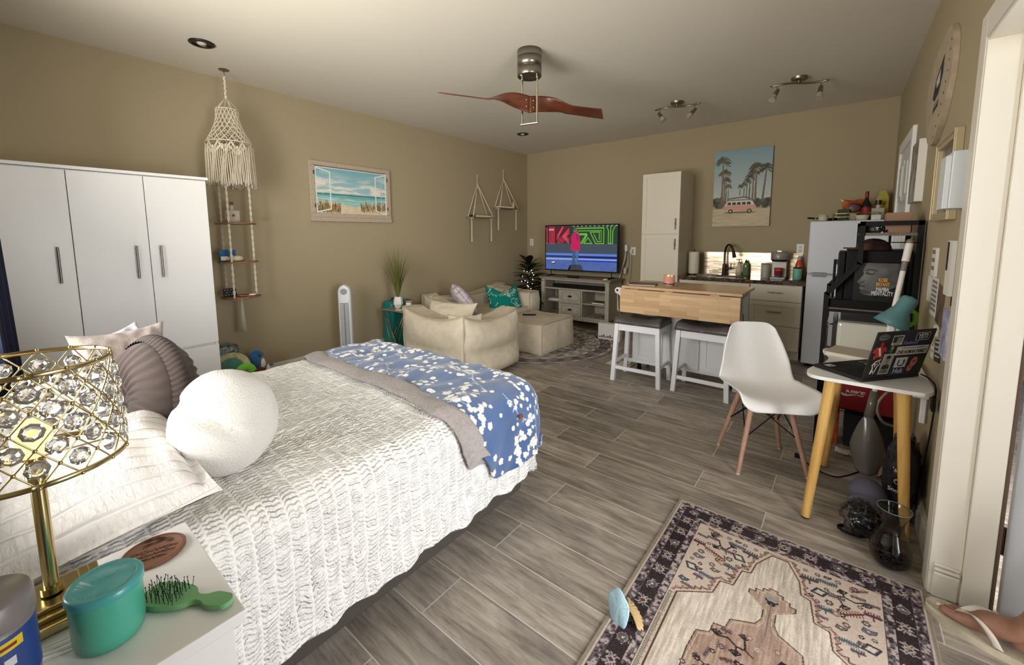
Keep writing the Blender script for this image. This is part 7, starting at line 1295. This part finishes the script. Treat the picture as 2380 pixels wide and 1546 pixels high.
# field outline (stepped hexagonal cartouche); coordinates from the far end of the rug
def sym(pts): return pts+[(RW-x, y) for x, y in reversed(pts)]
top_ = RL; q = [(.165, 0.0), (.165, top_-.60), (.275, top_-.52), (.285, top_-.445), (.33, top_-.435), (.345, top_-.335), (.375, top_-.325), (.385, top_-.255), (.43, top_-.165)]
A.poly(sym(q), (205, 192, 176)); mkf = np.zeros(A.X.shape, bool)
fld = Art(RW, RL, .0022, (0, 0, 0)); fld.poly(sym(q), (255, 0, 0)); fm = fld.a[..., 0] > 100; st_ = A.noise(.006, 1, .07, oct=3); A.add(st_*46, fm); A.add(A.noise(.12, 16), fm)
A.line(sym(q), .005, (92, 66, 58)); q2 = [(x-.014, y+.010) for x, y in q]; A.line(sym(q2), .009, (178, 140, 122)); 
zz = [];
for (x1, y1), (x2, y2) in zip(q2[:-1], q2[1:]):
    n_ = max(1, int(math.hypot(x2-x1, y2-y1)/.012))
    for k in range(n_): t_ = k/n_; o_ = .009 if k % 2 else -.004; dx, dy = x2-x1, y2-y1; l_ = math.hypot(dx, dy); zz.append((x1+dx*t_-dy/l_*o_*1.3, y1+dy*t_+dx/l_*o_*1.3))
A.line(zz, .0034, (84, 62, 56)); A.line([(RW-x, y) for x, y in zz], .0034, (84, 62, 56))
for sx in (0, 1):                            # narrow toothed stripes down the sides
    X_ = lambda x: RW-x if sx else x
    A.rect(min(X_(.137), X_(.155)), max(X_(.137), X_(.155)), 0.135, top_-.60, (200, 186, 164)); pts = []
    for k in range(int((top_-.74)/.009)): y = .14+k*.009; pts += [(X_(.141), y), (X_(.151), y), (X_(.151), y+.0045), (X_(.141), y+.0045)]
    A.line(pts, .0022, (70, 74, 78))
    X2 = lambda x, y: (X_(x), y)
    L_ = [('branch', .24, .235, DK, 1.0), ('leaf', .30, .195, BL_, 1), ('comb', .355, .215, (78, 76, 84), 1), ('diamond', .32, .265, DK, 1), ('leaf', .27, .255, MD, .8), ('flower', .215, .17, (100, 90, 96), 1), ('feather', .225, .305, RD, 1.1), ('bird', .18, .36, (112, 112, 118), 1), ('comb', .165, .275, (104, 64, 76), .9), ('flower', .29, .30, (86, 80, 84), .9), ('bird', .27, .34, PKc, 1), ('comb', .30, .345, BL_, .8), ('flower', .24, .375, (110, 90, 86), .8), ('diamond', .175, .435, DK, 1), ('leaf', .235, .45, BL_, .9), ('flower', .20, .40, DK, .6), ('flower', .33, .17, (110, 96, 96), .7), ('flower', .265, .165, (120, 104, 104), .7), ('bird', .255, .40, (120, 108, 100), .8), ('leaf', .165, .22, MD, .7), ('bird', .165, .52, BL_, .9), ('feather', .20, .165, (170, 130, 110), .8), ('flower', .37, .17, (120, 100, 96), .6), ('flower', .185, .325, (90, 84, 90), .9), ('leaf', .31, .39, MD, .6)]
    L_ += [('leaf', .205, .21, MD, .7), ('flower', .30, .235, DK, .55), ('flower', .20, .255, (104, 64, 76), .6), ('bird', .30, .165, MD, .6), ('flower', .25, .335, DK, .6), ('comb', .21, .475, (90, 80, 92), .7), ('flower', .165, .39, BL_, .6), ('leaf', .185, .545, MD, .7), ('flower', .345, .30, DK, .6), ('flower', .325, .32, MD, .6), ('bird', .20, .43, MD, .6), ('flower', .41, .16, DK, .5)]
    for kd, x, yy, c, s_ in L_: motif(X_(x), top_-yy, kd, c, s_, (.5 if sx else -.5)*(1 if kd in ('feather', 'diamond', 'branch') else .2)+(PI if sx and kd in ('branch', 'feather') else 0))
# pendant and central medallion
md = [(.33, top_-1.10), (.27, top_-1.00), (.258, top_-.90), (.258, top_-.81), (.267, top_-.72), (.305, top_-.70), (.309, top_-.655), (.345, top_-.647), (.352, top_-.602), (.425, top_-.566), (.438, top_-.535)]
pe = [(.440, top_-.48), (.384, top_-.432), (.384, top_-.412), (.404, top_-.412), (.404, top_-.394), (.426, top_-.394), (.426, top_-.378), (.445, top_-.378), (.445, top_-.364)]
body = md+[(.435, top_-.50)]; allp = md+pe; A.poly(sym([(x, y) for x, y in allp]), (172, 146, 130)); inner = Art(RW, RL, .0022, (0, 0, 0)); inner.poly(sym(allp), (255, 0, 0)); im = inner.a[..., 0] > 100; A.add(st_*36, im)
A.line(sym(allp), .0036, (76, 62, 56)); A.line(sym([(x+.009, y-.007) for x, y in allp]), .0018, (214, 198, 172))
A.disc(cxr, top_-.425, .022, (58, 62, 66), .014); [A.line([(cxr, top_-.435), (cxr+.026*math.cos(a), top_-.425+.026*math.sin(a))], .0045, (150, 148, 140)) for a in [PI/2+k*.28 for k in range(-4, 5)]]; A.disc(cxr, top_-.44, .014, (46, 50, 52), .012); A.line([(cxr, top_-.44), (cxr, top_-.60)], .004, (120, 112, 104))
for kd, x, yy, c, s_, a in (('branch', .35, .70, DK, 1.2, .2), ('branch', .57, .70, DK, 1.2, -2.6), ('flower', .40, .64, (150, 116, 108), .9, 0), ('flower', .52, .64, (150, 116, 108), .9, 0), ('spider', .30, .73, (90, 76, 80), .8, 0), ('spider', .62, .73, (90, 76, 80), .8, 0), ('leaf', .25, .78, MD, .8, 1.3), ('leaf', .67, .78, MD, .8, 1.8), ('flower', .22, .82, DK, .9, 0), ('flower', .70, .82, DK, .9, 0), ('flower', .31, .82, (96, 70, 72), 1, 0), ('flower', .61, .82, (96, 70, 72), 1, 0), ('flower', .44, .67, LT, .8, 0), ('bird', .38, .76, DK, .8, 0), ('bird', .54, .76, DK, .8, 0), ('flower', .27, .765, DK, .7, 0), ('flower', .65, .765, DK, .7, 0), ('leaf', .33, .77, (96, 74, 76), .7, .4), ('leaf', .59, .77, (96, 74, 76), .7, 2.6), ('flower', .17, .86, (96, 76, 80), .8, 0), ('flower', .26, .87, DK, .8, 0), ('bird', .20, .90, DK, .8, 0), ('comb', .30, .66, (100, 80, 78), .7, 0), ('branch', .24, .845, DK, .8, 1.2)): motif(cxr+(x-cxr)*.68, top_-yy, kd, c, s_*.85, a)
A.poly([(.39, top_-.80), (.53, top_-.80), (.57, top_-.90), (.53, top_-1.0), (.39, top_-1.0), (.35, top_-.90)], (150, 152, 144)); zz = [(.36+.0078*k, top_-.775+(.012 if k % 2 else -.004)) for k in range(27)]; A.line(zz, .003, (104, 70, 66)); motif(cxr, top_-.84, 'flower', DK, 1.2); motif(.39, top_-.83, 'diamond', DK, .6)
A.add(A.noise(.004, 22, .004, oct=1)); A.add(A.noise(.25, 14)); A.a = A.a*.97
rug = A.plane('area_rug', ATTR, None, Matrix.Identity(4)); rug.location = (-.585, 2.136-RL, .0085); rug.rotation_euler = (0, 0, 0); tag(rug, 'cream and plum persian-style rug on the floor by the door', 'rug')
b = MB(); b.prism([(0, 0), (RW, 0), (RW, RL), (0, RL)], -.0075, -.0004); b.obj('rug_backing', mat('rug_backing', (150, 142, 130), .9), rug)
# ---------------- round rug under the ottoman
RR = 1.02; A = Art(2*RR, 2*RR, .006, (150, 142, 134)); r = np.hypot(A.X-RR, A.Y-RR)/RR; th = np.arctan2(A.Y-RR, A.X-RR); base = np.where((r < .97)[..., None], np.array((158, 150, 142)), np.array((132, 124, 118)))
base = np.where(((r > .80) & (r < .93))[..., None], np.array((120, 112, 114)), base); base = np.where(((r > .55) & (r < .62))[..., None], np.array((116, 112, 118)), base); A.a = base.astype(float)
pat = np.sin(th*28+np.sin(r*40)*1.5)*np.sin(r*58); A.add(np.where(pat > .35, 34, np.where(pat < -.45, -22, 0)), (r < .95)); pat = np.sin(th*12)*np.cos(r*30+np.cos(th*6)*2); A.add(np.where(pat > .3, 24, -12), (r < .55)); A.add(A.noise(.05, 34)); A.add(A.noise(.4, 30)); A.add(np.where((np.abs(r-.94) < .008) | (np.abs(r-.79) < .008), 30, 0))
b = MB(); cols = []; CL = A.cols()
def rf(u, v):
    a = u*2*PI; rr = v*RR; x, y = rr*math.cos(a), rr*math.sin(a); cols.append(CL[min(A.ny-1, max(0, int((y+RR)/.006))), min(A.nx-1, max(0, int((x+RR)/.006)))]); return (x, y, .009 if v < 1 else .001)
b.grid(rf, 420, 150); o = b.obj('round_rug', ATTR); setcol(o.data, np.array(cols)); o.location = (-3.08, 4.36, .0005); tag(o, 'round faded grey medallion rug under the cream ottoman', 'rug')
# ---------------- shells on the rug edge
def starsh(u, v): a = u*2*PI; k = v; r = .052*k*(1+.05*math.cos(a*5)+.05*math.cos(a*2)); return (r*math.cos(a)*.62, r*math.sin(a)*1.15, .010*(1-k*k)+.022*math.cos(a)*k)
o = MB().grid(starsh, 48, 10).obj('sea_glass_shell', mat('pale_blue_shell', (170, 204, 216), .55, bump=(60, .4)), solid=.006); zc = Vector((.36, -.74, .56)).normalized(); yc = (Vector((-.22, .1, 1))-zc*Vector((-.22, .1, 1)).dot(zc)).normalized(); xc = yc.cross(zc); o.matrix_world = basis((-.548, 1.288, .052), xc, yc); tag(o, 'pale blue pointed shell piece leaning at the rug edge', 'shell')
t = thing('scallop_shell', 'tan ribbed shell behind the pale blue one on the rug edge', 'shell', (-.515, 1.325, .0095), R(-50)); b = MB(); shell(b, .07, 11); o = b.obj('shell', mat('shell_tan', (190, 160, 116), .5, bump=(90, .3)), t, solid=.003); o.rotation_euler = (R(-35), 0, 0); o.location = (0, 0, .012)
t['label'] = 'tan ribbed shell behind the pale blue one on the rug edge'
# ---------------- person in the doorway: foot in a flip-flop
HL = Vector((.600, 1.925, 0)); ang = math.atan2(2.055-HL.y, .337-HL.x); FT = Matrix.Translation(HL) @ Matrix.Rotation(ang, 4, 'Z') @ Matrix.Diagonal((1.06, 1.22, 1.08, 1))
def sole(x):                                 # half widths left/right along the length
    q = x/.30; w_ = .033+.017*math.sin(min(1, max(0, (q-.25)/.6))*PI*.75); e = math.sqrt(max(0, 1-((q-.5)/.5)**6)); return w_*e
n_ = 40; pl = [(-.01+.30*k/n_, -sole(.30*k/n_)) for k in range(n_+1)]+[(-.01+.30*k/n_, sole(.30*k/n_)*1.0) for k in range(n_-1, 0, -1)]
b = MB(); b.prism(pl, 0, .024, sm=True); FF = thing('flip_flop', 'cream flip-flop sandal on the foot in the doorway', 'sandal', (0, 0, 0)); FF.matrix_world = FT
SOL = mat('sandal_cream', (204, 194, 172), .7, var=((176, 164, 142), 16)); b.obj('sole', SOL, FF, .003, 3)
SK = mat('tan_skin', (164, 122, 102), .55, var=((144, 102, 84), 20), bump=(90, .15))
pts, eds, rad = [], [], []
def vert(p, r, par=None, ry=None):
    pts.append(p); rad.append((r, ry or r)); i = len(pts)-1
    if par is not None: eds.append((par, i))
    return i
a0 = vert((.045, 0, .15), .036); s1_ = vert((.0, 0, .28), .044, a0); s2_ = vert((-.04, 0, .44), .055, s1_); h0 = vert((.03, 0, .075), .034, a0); h1 = vert((.018, 0, .052), .028, h0); m0 = vert((.095, .0, .078), .036, a0); m1 = vert((.15, .0, .055), .034, m0); m2a = vert((.185, .020, .045), .021, m1); m2b = vert((.18, -.016, .042), .020, m1); arch = vert((.10, -.008, .045), .020, h0)
# big toe on the left side (+y), four smaller toes to the right
k = vert((.22, .024, .040), .0125, m2a); vert((.248, .022, .038), .0115, k)
for i, (y, L1, r_) in enumerate(((.004, .245, .0085), (-.012, .235, .008), (-.026, .222, .0075), (-.038, .205, .007))): k = vert((L1-.035, y, .038), r_*1.15, m2b if i else m2a); k = vert((L1-.014, y-.001, .041), r_, k); vert((L1, y-.001, .034), r_*.95, k)
me = bpy.data.meshes.new('person'); me.from_pydata(pts, eds, []); me.materials.append(SK); pr = bpy.data.objects.new('person', me); COL.objects.link(pr); pr.matrix_world = FT
md_ = pr.modifiers.new('skin', 'SKIN'); md_.use_smooth_shade = True
if not me.skin_vertices: pass
sv = me.skin_vertices[0].data
for i, (a, c) in enumerate(rad): sv[i].radius = (a, c)
sv[0].use_root = True; q = pr.modifiers.new('u', 'SUBSURF'); q.levels = 2; q.render_levels = 2
tag(pr, 'bare tanned foot and lower leg of a person standing in the doorway', 'person')
nail = MB().ell((.252, .022, .0465), (.0075, .008, .003), 12).obj('toenail', mat('toenail', (206, 170, 152), .35), pr)
b = MB()
for sg in (1, -1):
    path = smooth_path([(.212, .012, .040), (.195, .012+sg*.006, .064), (.165, sg*.028, .079), (.13, sg*.041, .066), (.105, sg*.043, .030)], 6); vs = []; m_ = len(path)
    for i, p_ in enumerate(path): w_ = .005+.008*min(1, i/8); P_ = Vector(p_); vs += [P_+Vector((w_, 0, 0)), P_+Vector((w_*.5, sg*.003, .003)), P_+Vector((-w_*.5, sg*.003, .003)), P_+Vector((-w_, 0, 0)), P_+Vector((0, -sg*.003, -.003))]
    b.add(vs, [(i*5+j, i*5+(j+1) % 5, (i+1)*5+(j+1) % 5, (i+1)*5+j) for i in range(m_-1) for j in range(5)], None, True)
b.tube([(.212, .012, .022), (.212, .012, .045)], .0045, 8); b.obj('strap', mat('strap_white', (214, 206, 190), .6), FF)
